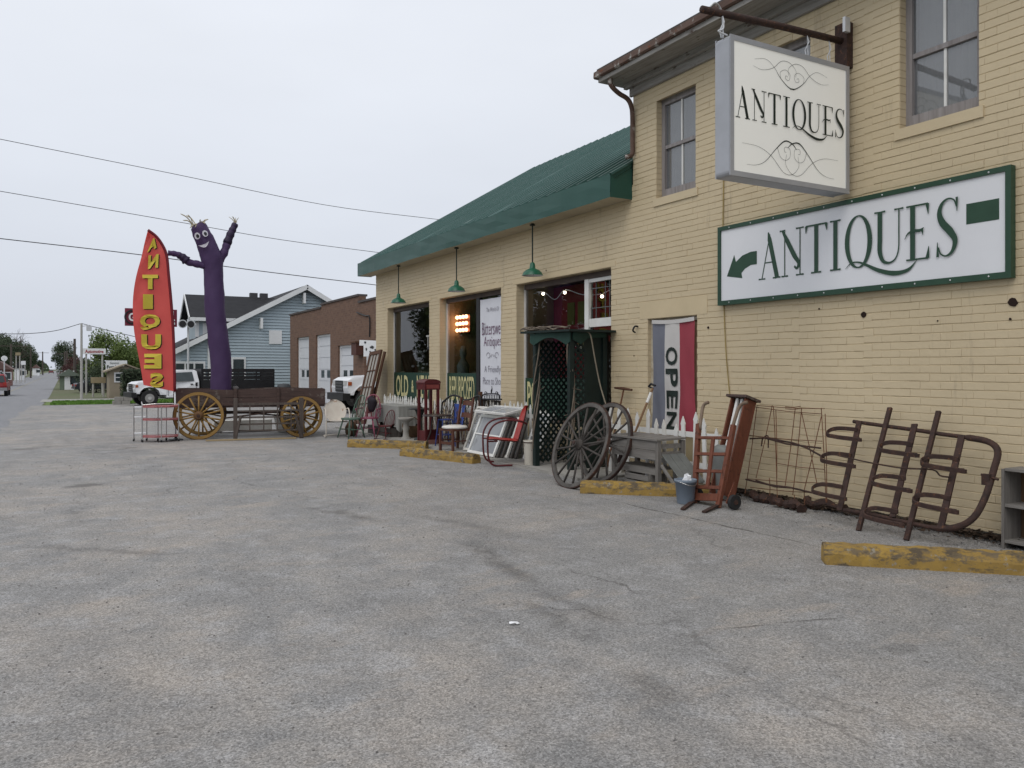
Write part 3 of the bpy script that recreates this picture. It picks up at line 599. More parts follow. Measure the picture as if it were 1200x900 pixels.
for o in OPEN[4:]: sash_window(*o[:4])

# shop windows
frame_alu = M('window_frame_alu', (0.60, 0.60, 0.59), (0.48, 0.47, 0.45), 4, 0.5)
frame_dark = M('window_frame_brown', (0.10, 0.075, 0.06), (0.06, 0.045, 0.04), 5, 0.6)
jamb_m = M('display_jamb', (0.42, 0.33, 0.20), (0.33, 0.25, 0.15), 3, 0.8)
board_m = M('window_board_green', (0.012, 0.05, 0.032), (0.009, 0.038, 0.025), 4, 0.5)
cream_l = M('cream_lettering', (0.62, 0.58, 0.33), (0.50, 0.46, 0.22), 14, 0.6)
grey_l = M('grey_lettering', (0.26, 0.25, 0.29), (0.18, 0.17, 0.21), 9, 0.7)
plum_l = M('plum_lettering', (0.20, 0.10, 0.17), (0.10, 0.06, 0.1), 3, 0.7)
XG = XW + 0.17
def shop_window(k):
    a, b, c, d, _ = OPEN[k]; x = XG
    fm = MB().box((x, b - 0.07, c), (x + 0.06, b, d)); win = W('window', fm, frame_alu, shop)
    W('header', MB().box((x - 0.03, a, d - 0.10), (x + 0.05, b - 0.072, d)), frame_dark, win)
    W('bottom_rail', MB().box((x, a, c), (x + 0.06, b - 0.072, c + 0.07)), frame_dark, win)
    W('jamb', MB().box((x, a, c + 0.07), (x + 0.06, a + 0.05, d - 0.1)), frame_dark, win)
    return win, a, b, c, d
def pane(win, y0, y1, z0, z1, x=XG + 0.02): return W('pane', MB().add([(x, y0, z0), (x, y1, z0), (x, y1, z1), (x, y0, z1)], [(0, 3, 2, 1)]), glass, win)
def yz(x, yc, zc): return lambda u, v, h=0: (x - h, yc - u, zc + v)      # text reads left to right for someone facing +x (u runs towards -y)
w1, a, b, c, d = shop_window(3); pane(w1, a + 0.05, b - 0.07, c + 0.07, d - 0.1)
bo = W('letter_board', MB().box((XG - 0.012, a + 0.05, 0.80), (XG + 0.008, b - 0.08, 1.50)), board_m, w1)
def pane_text(parent, items, x, mat):
    mb = MB()
    for body, yc, zc, w_, h_, bold in items: put_text(mb, body, w_, h_, yz(x, yc, zc), bold)
    return W('lettering', mb, mat, parent)
pane_text(bo, [('OLD', 19.72, 1.15, 0.86, 0.56, 0.02), ('&', 18.99, 1.15, 0.16, 0.32, 0.02), ('NEW', 18.32, 1.15, 0.78, 0.56, 0.02)], XG - 0.016, cream_l)
pane_text(w1, [('The', 17.9, 2.27, 0.55, 0.30, 0.0)], XG + 0.012, M('pale_glass_lettering', (0.5, 0.5, 0.47), (0.36, 0.36, 0.33), 9, 0.7))
w2, a, b, c, d = shop_window(2); pane(w2, 15.40, b - 0.07, c + 0.07, d - 0.1); pane(w2, a + 0.05, 15.20, c + 0.07, d - 0.1)
W('mullion', MB().box((XG - 0.02, 15.22, c + 0.07), (XG + 0.05, 15.38, d - 0.1)), black_paint, w2)
bo = W('letter_board', MB().box((XG - 0.012, 15.40, 0.76), (XG + 0.008, b - 0.08, 1.50)), board_m, w2)
pane_text(bo, [('REPURPOSED', 16.12, 1.15, 1.28, 0.56, 0.012)], XG - 0.016, cream_l)
bn = W('banner', MB().grid([[(XG - 0.028 + 0.006*math.sin(k*1.3 + z), a + 0.04 + (15.17 - a - 0.04)*k/10, z) for k in range(11)] for z in fr(0.95, 3.06, 8)]), M('banner_white', (0.72, 0.73, 0.78), (0.66, 0.67, 0.72), 2, 0.5), w2)
bx_ = XG - 0.038; yc = (a + 0.04 + 15.17)/2
pane_text(bn, [('Bittersweet', yc - 0.03, 2.44, 1.0, 0.27, -0.006), ('Antiques', yc, 2.14, 0.78, 0.27, -0.006)], bx_, plum_l)
pane_text(bn, [('The World Of', yc, 2.83, 0.55, 0.09, -0.004), ('A Friendly', yc, 1.57, 0.72, 0.18, -0.006), ('Place to Shop', yc, 1.32, 0.86, 0.20, -0.006)], bx_, grey_l)
pen = Pen(yz(bx_, yc, 1.87))
for s in (-1, 1):
    pen.stroke([(s*(0.18 + 0.085*math.cos(t)*(1 - 0.35*t/5)), 0.07*math.sin(t)*(1 - 0.35*t/5)) for t in fr(0, 5.2, 18)], [0.014]*19); pen.stroke([(s*0.02, 0.03), (s*0.06, -0.02), (s*0.10, 0.0)], [0.014]*3)
for i in range(22): pen.stroke([(-0.42 + i*0.04, -0.83), (-0.395 + i*0.04, -0.79 - 0.02*(i % 3 == 0))], [0.014, 0.014])
W('ornament', pen.mb, grey_l, bn)
w3, a, b, c, d = shop_window(1); ym = 11.2
pane(w3, ym + 0.06, b - 0.07, c + 0.07, d - 0.1)
W('mullion', MB().box((XG - 0.03, ym - 0.06, c + 0.07), (XG + 0.05, ym + 0.06, d - 0.1)), white_paint, w3)
sb = MB().box((XG - 0.02, a + 0.052, 2.30), (XG + 0.04, ym - 0.062, 2.44)).box((XG - 0.02, a + 0.052, d - 0.16), (XG + 0.04, ym - 0.062, d - 0.102)).box((XG - 0.02, a + 0.052, 2.44), (XG + 0.04, a + 0.09, d - 0.16))
W('sash', sb, white_paint, w3); pane(w3, a + 0.09, ym - 0.062, 2.44, d - 0.16)
lead = MB()
for yv in (10.60, 10.72, 10.98): lead.box((XG + 0.012, yv - 0.006, 2.44), (XG + 0.019, yv + 0.006, d - 0.16))
for zv in (2.62, 2.95): lead.box((XG + 0.011, a + 0.09, zv - 0.006), (XG + 0.018, ym - 0.062, zv + 0.006))
W('leading', lead, M('lead_came', (0.16, 0.17, 0.17), None, 5, 0.6), w3)
pane(w3, a + 0.05, ym - 0.06, c + 0.07, 2.30)
bo = W('letter_board', MB().box((XG - 0.012, ym + 0.1, 0.72), (XG + 0.008, b - 0.08, 1.42)), board_m, w3)
pane_text(bo, [('PO', 13.03, 1.08, 0.36, 0.56, 0.015)], XG - 0.016, cream_l)
# display recess side walls behind each shop window
for k, dep in ((1, 0.8), (2, 0.75), (3, 0.6)):
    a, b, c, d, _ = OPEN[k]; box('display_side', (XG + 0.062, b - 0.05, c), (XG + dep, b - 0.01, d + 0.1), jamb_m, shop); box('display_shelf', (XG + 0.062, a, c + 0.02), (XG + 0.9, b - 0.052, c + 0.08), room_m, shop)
# doorway behind the flag
dr = box('door', (XW + 0.10, 8.40, 0.02), (XW + 0.15, 9.36, 2.30), M('door_cream', (0.52, 0.44, 0.28), (0.42, 0.34, 0.2), 3, 0.6), shop)
W('door_frame', MB().box((XW + 0.06, 9.335, 0.0), (XW + 0.10, 9.40, 2.33)).box((XW + 0.06, 8.33, 0.0), (XW + 0.10, 8.39, 2.33)).box((XW + 0.06, 8.39, 2.28), (XW + 0.10, 9.335, 2.33)), M('peeling_frame', (0.62, 0.58, 0.48), (0.30, 0.24, 0.16), 9, 0.8), dr)
W('door_handle', MB().ball((XW + 0.06, 8.5, 1.0), 0.03), chrome, dr)
box('lintel', (XW - 0.005, 8.13, 2.345), (XW + 0.02, 9.58, 2.60), M('smooth_lintel', (0.61, 0.50, 0.325), (0.53, 0.435, 0.28), 2.5, 0.7, world=True), shop)
for k in (1, 2, 3):
    a, b = OPEN[k][:2]; box('lintel', (XW - 0.005, a - 0.12, 3.225), (XW + 0.02, b + 0.12, 3.30), MATS['smooth_lintel'], shop)
# anchor holes, hook and a painted-over cable on the wall
hole_m = M('rusty_hole', (0.03, 0.014, 0.01), (0.015, 0.008, 0.006), 9, 0.95)
for px, py, r in ((1187, 354, 0.045), (1012, 369, 0.035), (1184, 374, 0.012), (1099, 376, 0.009), (743, 417, 0.012), (640, 317, 0.014), (830, 384, 0.02), (960, 362, 0.012)):
    p = onx(px, py, XW - 0.003); n = 9; pts = [(r*random.uniform(.75, 1.15)*math.cos(2*PI*k/n), r*random.uniform(.75, 1.15)*math.sin(2*PI*k/n)) for k in range(n)]
    W('anchor_hole', MB().prism(pts, lambda u, v, t, p=p: (p.x - t, p.y + u, p.z + v), 0.004), hole_m, shop)
p = onx(747, 385, XW - 0.01); W('wall_hook', MB().tube(spline([p + Vector((0.01, 0, 0.03)), p + Vector((-0.05, 0, 0.03)), p + Vector((-0.07, 0.02, -0.03)), p + Vector((-0.02, 0.03, -0.06))], 4), 0.014, 6), black_paint, shop)
cb = [onx(848, 208, XW - 0.012), onx(847, 300, XW - 0.012), onx(850, 400, XW - 0.012), onx(855, 462, XW - 0.012)]
W('wall_cable', MB().tube(spline(cb, 4), 0.007, 5), M('cable_paint', (0.38, 0.28, 0.1), None, 6, 0.7), shop)

# ------------------------------------------------------------------ signs
sign_green = M('sign_green', (0.026, 0.072, 0.042), (0.018, 0.052, 0.031), 5, 0.4)
sign_white = M('sign_white', (0.76, 0.77, 0.80), (0.70, 0.71, 0.74), 1.0, 0.35, spots=[(1.3, 0.72, (0.66, 0.6, 0.46))])
ws = T('wall_sign', 'long white wall sign reading ANTIQUES with green border and arrow', 'sign', (XW, 5.98, 2.44))
ya, yb, za, zb = 4.11, 7.85, 2.43, 3.46; xs_ = XW - 0.065
W('panel', MB().box((xs_, ya + 0.052, za + 0.058), (XW - 0.01, yb - 0.05, zb - 0.05)), sign_white, ws)
for nm, A_, B_ in (('top', (ya, zb - 0.05), (yb, zb)), ('bottom', (ya, za), (yb, za + 0.058)), ('near', (ya, za + 0.058), (ya + 0.052, zb - 0.05)), ('far', (yb - 0.05, za + 0.058), (yb, zb - 0.05))):
    W('frame_rail', MB().box((xs_ - 0.018, A_[0], A_[1]), (XW - 0.008, B_[0], B_[1])), sign_green, ws)
for i in range(10):
    for z in (za + 0.03, zb - 0.03): W('screw', MB().ball((xs_ - 0.019, ya + 0.2 + i*0.37, z), 0.009, 6, 4), alu, ws)
Ypx = lambda px: -onx(px, 300, xs_).y
pen = Pen(lambda u, v, h: (xs_ - 0.002 - h, -u, v))
spans = [(Ypx(840 + l/3.333), Ypx(840 + r/3.333)) for l, r in ((166, 248), (252, 336), (349, 431), (442, 488), (505, 606), (618, 727), (735, 832), (862, 946))]
antiques(pen, spans, 2.70, 0.56)
W('lettering', pen.mb, sign_green, ws)
mk = MB(); fn = lambda u, v, t: (xs_ - 0.001 - t, -u, v)
u0, u1 = Ypx(1132.5), Ypx(1171); W('green_bar', MB().prism([(u0, 2.98), (u1, 2.98), (u1, 3.175), (u0, 3.175)], fn, 0.002), sign_green, ws)
pz = lambda px, py: (-onx(px, py, xs_).y, onx(px, py, xs_).z)
mk.prism([pz(*p) for p in ((852, 324), (860.5, 299), (862.5, 307), (870, 299.5), (880, 295), (887, 294), (887, 309.5), (880, 310.5), (873, 315), (869, 320), (870, 326))], fn, 0.002)
W('arrow', mk, sign_green, ws)

hs = T('hanging_sign', 'white lightbox sign reading ANTIQUES hanging from a rusty pipe over the lot', 'sign', (6.6, 5.915, 3.5))
x0, x1, y0, y1, z0, z1 = 5.73, 7.505, 5.81, 6.02, 3.51, 4.91
rr = 0.05; prof = []
for cx, cz, a0 in ((x1-rr, z1-rr, 0), (x0+rr, z1-rr, PI/2), (x0+rr, z0+rr, PI), (x1-rr, z0+rr, 1.5*PI)):
    prof += [(cx + rr*math.cos(a0 + k*PI/8), cz + rr*math.sin(a0 + k*PI/8)) for k in range(5)]
W('cabinet', MB().prism(prof, lambda u, v, t: (u, y0 + 0.012 + t, v), y1 - y0 - 0.024), M('lightbox_metal', (0.42, 0.43, 0.46), (0.34, 0.35, 0.37), 3, 0.45, 0.3), hs)
bz = 0.055
for nm, A_, B_ in (('t', (x0+0.003, z1-bz), (x1-0.003, z1-0.003)), ('b', (x0+0.003, z0+0.003), (x1-0.003, z0+bz)), ('l', (x0+0.003, z0+bz), (x0+bz, z1-bz)), ('r', (x1-bz, z0+bz), (x1-0.003, z1-bz))):
    for ys0, ys1 in ((y0, y0 + 0.013), (y1 - 0.013, y1)):
        W('bezel', MB().box((A_[0], ys0, A_[1]), (B_[0], ys1, B_[1])), MATS['lightbox_metal'], hs)
face_m = M('lightbox_face', (0.80, 0.80, 0.765), (0.74, 0.74, 0.70), 0.7, 0.3, emit=((1.0, 0.98, 0.92), 0.13))
for yf in (y0 + 0.008, y1 - 0.008): W('sign_face', MB().add([(x0+bz-.002, yf, z0+bz-.002), (x1-bz+.002, yf, z0+bz-.002), (x1-bz+.002, yf, z1-bz+.002), (x0+bz-.002, yf, z1-bz+.002)], [(0, 1, 2, 3) if yf < y0 + .1 else (3, 2, 1, 0)]), face_m, hs)
black_l = M('black_lettering', (0.014, 0.026, 0.02), (0.010, 0.016, 0.013), 5, 0.4)
hx = lambda px: ony(px, 150, y0 + 0.008).x
fnh = lambda u, v, h: (u, y0 + 0.006 - h, v)
sp = [(hx(840 + l/4.5), hx(840 + r/4.5)) for l, r in ((100, 172), (185, 256), (270, 333), (345, 383), (395, 466), (473, 542), (548, 607), (618, 666))]
pen = Pen(fnh)
antiques(pen, sp, 4.10, 0.315); W('lettering', pen.mb, black_l, hs)
pen = Pen(fnh); cx = 6.61
for s in (-1, 1):
    def fl(pts, ws, zc, n=6): pen.stroke([(cx + s*p[0]*1.08, zc + p[1]*0.9) for p in pts], ws, n)
    fl([(-0.03, -0.17), (0.05, -0.155), (0.16, -0.07), (0.24, 0.03), (0.35, 0.1), (0.50, 0.07)], [0.012, 0.010, 0.006, 0.004, 0.003, 0.002], 4.66)
    fl([(-0.05, -0.02), (-0.05, 0.06), (0.04, 0.13), (0.15, 0.12), (0.26, 0.02), (0.40, -0.03), (0.52, -0.01)], [0.003, 0.003, 0.004, 0.004, 0.004, 0.003, 0.002], 4.66)
    fl([(0.155, -0.07), (0.16, 0.0), (0.09, 0.04), (0.03, 0.0), (0.045, -0.07), (0.09, -0.06), (0.085, -0.025), (0.062, -0.035)], [0.0035]*8, 4.655)
    fl([(-0.06, 0.10), (0.0, 0.155), (0.1, 0.17), (0.22, 0.06), (0.36, -0.1), (0.48, -0.16), (0.60, -0.17)], [0.005, 0.012, 0.014, 0.008, 0.005, 0.003, 0.002], 3.80)
    fl([(-0.08, 0.02), (-0.09, -0.1), (0.0, -0.2), (0.12, -0.19), (0.28, -0.03), (0.45, 0.05), (0.66, 0.06)], [0.003, 0.003, 0.004, 0.004, 0.004, 0.003, 0.002], 3.80)
    fl([(0.20, 0.08), (0.16, -0.02), (0.09, -0.05), (0.03, 0.0), (0.035, 0.09), (0.10, 0.1), (0.105, 0.05), (0.08, 0.045)], [0.0035]*8, 3.80)
fb0 = MB(); fb1 = MB()
for f_ in pen.mb.f:
    tgt = fb0 if pen.mb.v[f_[0]][2] > 4.2 else fb1; tgt.add([pen.mb.v[i] for i in f_], [(0, 1, 2, 3)])
W('flourish', fb0, black_l, hs); W('flourish', fb1, black_l, hs)
pipe = T('sign_pipe', 'rusty brown pipe bracket holding up the hanging lightbox sign', 'bracket', (XW, 5.92, 5.1))
pr = MB().tube([(5.46, 5.92, 5.13), (6.5, 5.92, 5.19), (7.56, 5.92, 5.23)], 0.036, 10)
W('pipe', pr, iron_rust, pipe, True)
W('wall_plate', MB().box((7.50, 5.84, 4.92), (7.597, 6.0, 5.42)), iron_rust, pipe)
W('junction_box', MB().box((7.42, 5.80, 5.28), (7.50, 5.835, 5.44)), alu, pipe)
for x in (5.72, 6.95, 7.3):
    zt = 5.15 if x < 6 else 5.20
    W('chain', MB().tube([(x, 5.92, zt), (x + 0.015, 5.90, zt - 0.1), (x - 0.01, 5.93, zt - 0.18), (x, 5.915, 4.90)], 0.011 if x < 6 else 0.006, 6).tube([(x + 0.02, 5.93, zt + .02), (x + 0.03, 5.93, zt - 0.12), (x + .02, 5.915, 4.90)], 0.008 if x < 6 else 0.005, 6), alu, pipe)
W('chain_loop', MB().tube(spline([(5.56, 5.92, 5.17), (5.62, 5.90, 5.22), (5.72, 5.93, 5.19), (5.73, 5.9, 5.0), (5.66, 5.9, 4.95), (5.76, 5.88, 4.92)], 5), 0.009, 6), alu, pipe)

# pendant barn lamps under the soffit
def barn_lamp(px, py, ptop, label):
    x = 7.33; p = onx(px, py, x); t = T('barn_lamp', label, 'lamp', (p.x, p.y, p.z), 0, 'green barn lamps under the eave')
    L('shade', MB().lathe([(0.19, 0.0), (0.185, 0.012), (0.165, 0.06), (0.12, 0.10), (0.06, 0.125), (0.052, 0.14), (0.045, 0.21), (0.028, 0.235), (0.0, 0.24)], 20, cap=False), green_paint, t, True)
    L('shade_lining', MB().lathe([(0.185, 0.004), (0.155, 0.055), (0.11, 0.09), (0.0, 0.11)], 20, cap=False), clean_white, t, True)
    L('bulb', MB().ball((0, 0, 0.05), 0.045, 8, 6), M('bulb_glass', (0.7, 0.7, 0.66), None, 3, 0.2), t, True)
    L('rod', MB().cyl((0, 0, 0.22), (0, 0, 4.20 - p.z), 0.013, 8), dark_green, t)
    L('canopy', MB().lathe([(0.05, 4.165 - p.z), (0.05, 4.185 - p.z), (0.02, 4.20 - p.z)], 10), dark_green, t)
barn_lamp(467, 355, 308, 'green barn lamp over the far window with the dark reflection')
barn_lamp(535, 341.5, 290, 'green barn lamp over the window with the white banner')
barn_lamp(624, 323, 262, 'green barn lamp over the window behind the lattice arbor')

# OPEN flag in the doorway
fl_ = T('open_flag', 'blue white and red banner reading OPEN hanging in the doorway', 'flag', (XW, 8.87, 0.75))
fy0, fy1, fz0, fz1 = 8.39, 9.30, 0.72, 2.27
def cloth(y, z): 
    s = (y - fy0) / (fy1 - fy0); return XW + 0.015 + 0.010*math.sin(10*s + 2.6*z) + 0.005*math.sin(21*s - 5*z) * (2.4 - z) + 0.004*math.sin(6*s + 9*z)*(2.3 - z)
def flag_part(name, ya_, yb_, mat):
    W(name, MB().grid([[(cloth(y, z), y, z - 0.02*math.sin(PI*(y-fy0)/(fy1-fy0))) for y in fr(ya_, yb_, 10)] for z in fr(fz0, fz1, 24)]), mat, fl_, True)
flag_part('blue_stripe', 9.02, fy1, cloth_mat('flag_blue', (0.20, 0.21, 0.255), (0.165, 0.175, 0.215), 0.15)); flag_part('white_stripe', 8.71, 9.02, cloth_mat('flag_white', (0.66, 0.64, 0.62), (0.58, 0.56, 0.54), 0.15)); flag_part('red_stripe', fy0, 8.71, cloth_mat('flag_red', (0.38, 0.06, 0.085), (0.31, 0.05, 0.07), 0.15))
W('header_tape', MB().grid([[(XW + 0.0, y, z - 0.02*math.sin(PI*(y-fy0)/(fy1-fy0))) for y in fr(fy0, fy1, 6)] for z in (fz1 - 0.005, fz1 + 0.05)]), MATS['flag_white'], fl_)
mb = MB()
for ch, zc in zip('OPEN', (1.78, 1.47, 1.155, 0.85)):      # letters turned a quarter, reading downwards
    vs, fs = text_geo(ch, 0.26, 0.23, 0.025)
    mb.add([(cloth(8.865 - v, zc - u) - 0.012, 8.865 - v, zc - u) for u, v in vs], fs)
W('lettering', mb, black_l, fl_)

# ------------------------------------------------------------------ yellow wheel stops
bump_m = M('worn_yellow_concrete', (0.38, 0.245, 0.055), (0.22, 0.145, 0.05), 5, 0.88, bump=0.6, spots=[(5, 0.525, (0.15, 0.115, 0.07), (1, 1, 2)), (13, 0.58, (0.26, 0.235, 0.19)), (2.4, 0.525, (0.10, 0.078, 0.052), (1, 1, 2.5)), (30, 0.62, (0.06, 0.05, 0.04))])
def wheel_stop(p, q, label, h=0.15, wd=0.2):
    p = Vector((p[0], p[1], 0)); q = Vector((q[0], q[1], 0)); d = q - p; ln = d.length; ang = math.atan2(d.y, d.x)
    rg = random.Random(label); prof = [(0.0, -0.01), (0.0, h*0.55), (0.035, h), (wd-0.035, h), (wd, h*0.55), (wd, -0.01)]; rows = []
    n = 22; mb = MB()
    for i in range(n + 1):
        x = ln * i / n
        rows.append([(x + rg.uniform(-.006, .006), -0.0 + u + rg.uniform(-.006, .006), v + rg.uniform(-.007, .007)) for u, v in prof])
    mb.grid(rows); mb.add(rows[0], [tuple(range(6))]); mb.add(rows[-1], [tuple(range(6))[::-1]])
    o = link('wheel_stop', mb.mesh('wheel_stop', bump_m)); o.location = (p.x, p.y, 0); o.rotation_euler = (0, 0, ang)
    tag(o, label, 'wheel stop', 'yellow concrete wheel stops')
wheel_stop((5.03, 15.82), (6.25, 14.65), 'yellow wheel stop in front of the bird bath and red child chair')
wheel_stop((5.38, 13.8), (5.99, 12.03), 'yellow wheel stop in front of the wooden chair with white seat')
wheel_stop((5.78, 8.51), (6.98, 7.42), 'yellow wheel stop behind the blue grey bucket')
wheel_stop((5.43, 4.44), (6.74, 3.2), 'nearest yellow wheel stop, below the hooped iron rack')

# ------------------------------------------------------------------ iron stanchion rack leaning on the wall
PX0, PK = 6.845, 0.55
lp = lambda x, y: lean(x, y, PX0, PK)
nrm = Vector((-1, 0, PK)).normalized(); vup = Vector((PK, 0, 1)).normalized()
rk = T('iron_rack', 'rusty iron stanchion rack with hoops leaning against the brick wall', 'rack', (7.1, 5.0, 0))
for a, b in (((1043, 478), (1006, 622)), ((1100, 482), (1062, 633))):
    W('post', MB().bar(lp(*a), lp(*b), 0.045, 0.03, nrm), iron_rust, rk)
fp = spline([lp(*p) for p in ((999, 493), (1035, 498), (1072, 503), (1105, 508), (1135, 512), (1158, 517), (1168, 528), (1163, 550), (1153, 582), (1140, 605), (1122, 616), (1098, 618), (1060, 611), (1020, 602), (983, 596))], 5)
W('frame_pipe', MB().tube([p - nrm*0.02 for p in fp], [0.020 if i < 20 else (0.030 if i < 56 else 0.020) for i in range(len(fp))], 8), iron_rust, rk, True)
ups = [((1007, 494), (984, 598)), ((1072, 497), (1046, 606)), ((1127, 511), (1102, 620))]
for a, b in ups: W('upright', MB().bar(lp(*a), lp(*b), 0.06, 0.018, nrm), iron_rust, rk)
def hoop(px, py):
    c = lp(px, py); yv = Vector((0, 1, 0)); ov = Vector((-0.75, 0, -0.42)).normalized(); tz = Vector((0, 0, 1)); r = 0.085
    path = [(-0.02, 0.0), (0.12, -0.005)] + [(0.20 + 0.10*math.cos(t), r + r*math.sin(t)) for t in fr(-PI*0.5, PI*0.5, 9)] + [(0.10, 2*r + .012), (-0.06, 2*r + .02), (-0.17, 2*r + .02)]
    P = [c + nrm*0.02 + yv*u + ov*w_ for u, w_ in path]; I = [c + nrm*0.02 + yv*(u - (0.012 if u > 0.15 else 0)) + ov*(w_*0.87 + 0.011) for u, w_ in path]
    e = tz*0.019
    mb = MB().grid([[p + e for p in P], [p - e for p in P], [p - e for p in I], [p + e for p in I], [p + e for p in P]])
    mb.tube([P[-1] - e*0.9, P[-1] + e*0.9], 0.027, 8)
    W('hoop', mb, iron_rust, rk)
for px, py in ((1004, 504), (997, 534), (987, 571), (1069, 521), (1061, 561), (1052, 600), (1122, 538), (1113, 584)): hoop(px, py)
W('tie_wire', MB().tube(spline([lp(*p) + nrm*0.05 for p in ((985, 536), (1020, 544), (1060, 551), (1096, 553), (1105, 560), (1117, 562))], 4), 0.008, 5), iron_rust, rk)
W('latch', MB().cbox(lp(1156, 562), (0.04, 0.07, 0.10)).tube([lp(1150, 556), lp(1170, 562)], 0.012, 5), iron_rust, rk)

# ------------------------------------------------------------------ rusty wire display rack
wr = T('wire_rack', 'thin rusty wire display rack leaning on the wall beside the hand truck', 'rack', (7.3, 6.4, 0))
wl = lambda x, y: lean(820 + x/5.0, 440 + y/5.0, 7.22, 0.24)
V_ = [((335, 180), (265, 690)), ((425, 175), (330, 600)), ((432, 180), (455, 735)), ((446, 200), (452, 600)), ((560, 190), (500, 650)), ((597, 190), (545, 700)), ((597, 220), (690, 650)), ((712, 190), (740, 745)), ((735, 225), (745, 745)), ((712, 240), (610, 680)), ((555, 700), (550, 840)), ((612, 680), (612, 840)), ((408, 600), (410, 720))]
H_ = [((330, 185), (715, 225)), ((335, 175), (735, 195)), ((290, 350), (720, 385)), ((460, 515), (735, 550)), ((285, 605), (735, 630)), ((300, 655), (740, 690)), ((550, 840), (612, 840)), ((550, 815), (612, 812)), ((505, 183), (595, 180)), ((505, 195), (595, 193))]
for a, b in V_: W('upright_wire', MB().tube([wl(*a), wl((a[0]+b[0])/2 + 3, (a[1]+b[1])/2), wl(*b)], 0.0052, 5), wire_rust, wr)
for a, b in H_: W('cross_wire', MB().tube([wl(*a) + Vector((-.01, 0, 0)), wl((a[0]+b[0])/2, (a[1]+b[1])/2 + 6) + Vector((-.01, 0, 0)), wl(*b) + Vector((-.01, 0, 0))], 0.0045, 5), wire_rust, wr)
for pts in (((305, 370), (400, 365), (560, 395), (640, 425), (740, 480)), ((380, 362), (520, 400), (720, 425)), ((280, 608), (420, 640), (540, 655), (710, 695)), ((340, 615), (450, 650), (560, 658))):
    W('shelf_bar', MB().tube([wl(*p) + Vector((-.03, 0, 0)) for p in pts], 0.011, 6), iron_rust, wr)
W('hook', MB().tube(spline([wl(362, 415), wl(370, 370), wl(400, 355), wl(402, 425)], 4), 0.009, 5), iron_rust, wr)
# scrap iron lying at the foot of the racks
for i, (px, py, ln, lab) in enumerate(((893, 589, 0.34, 'dark lump of scrap iron beside the hand truck wheel'), (925, 597, 0.42, 'rusty scrap iron bar lying under the wire rack'), (966, 598, 0.55, 'flat rusty iron shoe under the hooped rack end'))):
    p = ong(px, py); mb = MB(); rg = random.Random(i)
    pts = spline([(p.x + rg.uniform(-.05, .05), p.y + ln/2 - ln*k/4, 0.035 + rg.uniform(0, .05)) for k in range(5)], 3)
    mb.tube(pts, [0.03 + rg.uniform(0, .035) for _ in pts], 7); solo('scrap_iron', mb, iron_rust, lab, 'scrap iron', 'scrap iron by the wall')

# ------------------------------------------------------------------ hand truck, leaning cabinet, bucket
ht = T('hand_truck', 'orange red wooden hand truck with curved handles beside the bucket', 'hand truck', (6.54, 6.9, 0))
hl = lambda x, y: lean(780 + x/5.625, 450 + y/5.625, 6.56, 0.30)
nh = Vector((-1, 0, 0.30)).normalized()
grip = M('worn_grip', (0.25, 0.19, 0.14), (0.14, 0.09, 0.06), 8, 0.7)
for pts, gpts in ((((187, 800), (200, 560), (212, 380), (218, 262)), ((224, 300), (236, 210), (246, 152), (262, 128), (282, 122))), (((345, 815), (378, 640), (412, 450), (448, 270)), ((440, 290), (462, 215), (482, 160), (505, 132), (538, 120)))):
    W('rail', MB().bar(hl(*pts[0]), hl(*pts[-1]), 0.058, 0.045, nh), orange_red, ht)
    W('handle', MB().tube([p + nh*(0.0 if i else -0.01) for i, p in enumerate(spline([hl(*p) for p in gpts], 4))], 0.021, 8), grip, ht, True)
for a, b, t in (((205, 355), (425, 358), 0.032), ((203, 462), (405, 465), 0.035), ((200, 575), (385, 578), 0.035), ((198, 680), (368, 685), 0.04), ((195, 745), (355, 750), 0.085)):
    W('crossbar', MB().bar(hl(*a) + nh*0.012, hl(*b) + nh*0.012, t, 0.035, nh), orange_red, ht)
W('slat', MB().bar(hl(325, 352) + nh*0.024, hl(285, 685) + nh*0.024, 0.05, 0.02, nh), orange_red, ht)
for (x, y), (x2, y2) in (((188, 800), (112, 832)), ((343, 818), (252, 850))):
    a = hl(x, y); b = ong(780 + x2/5.625, 450 + y2/5.625); W('toe_fork', MB().bar((a.x, a.y, 0.03), (b.x, b.y, 0.012), 0.05, 0.018), iron_rust, ht)
for (x, y), r in (((432, 785), 0.085), ((185, 742), 0.085)):
    c = hl(x, y); c = Vector((c.x + 0.05, c.y, r)); wv = W('wheel', MB().tube([c + Vector((0, -.022, 0)), c + Vector((0, .022, 0))], r, 16), rubber, ht); W('hub', MB().cyl(c + Vector((0, -.03, 0)), c + Vector((0, .03, 0)), 0.03, 10), iron_rust, wv)
W('axle', MB().cyl((hl(432, 785).x + .05, hl(432, 785).y, .085), (hl(185, 742).x + .05, hl(185, 742).y, .085), 0.012, 6), iron_rust, ht)
W('side_plate', MB().prism([(-0.10, 0.06), (0.09, 0.03), (0.09, 0.16), (0.0, 0.30)], lambda u, v, t: (6.64 + u*0.6 + v*0.3, hl(395, 760).y + 0.01 - t, v), 0.012), orange_red, ht)

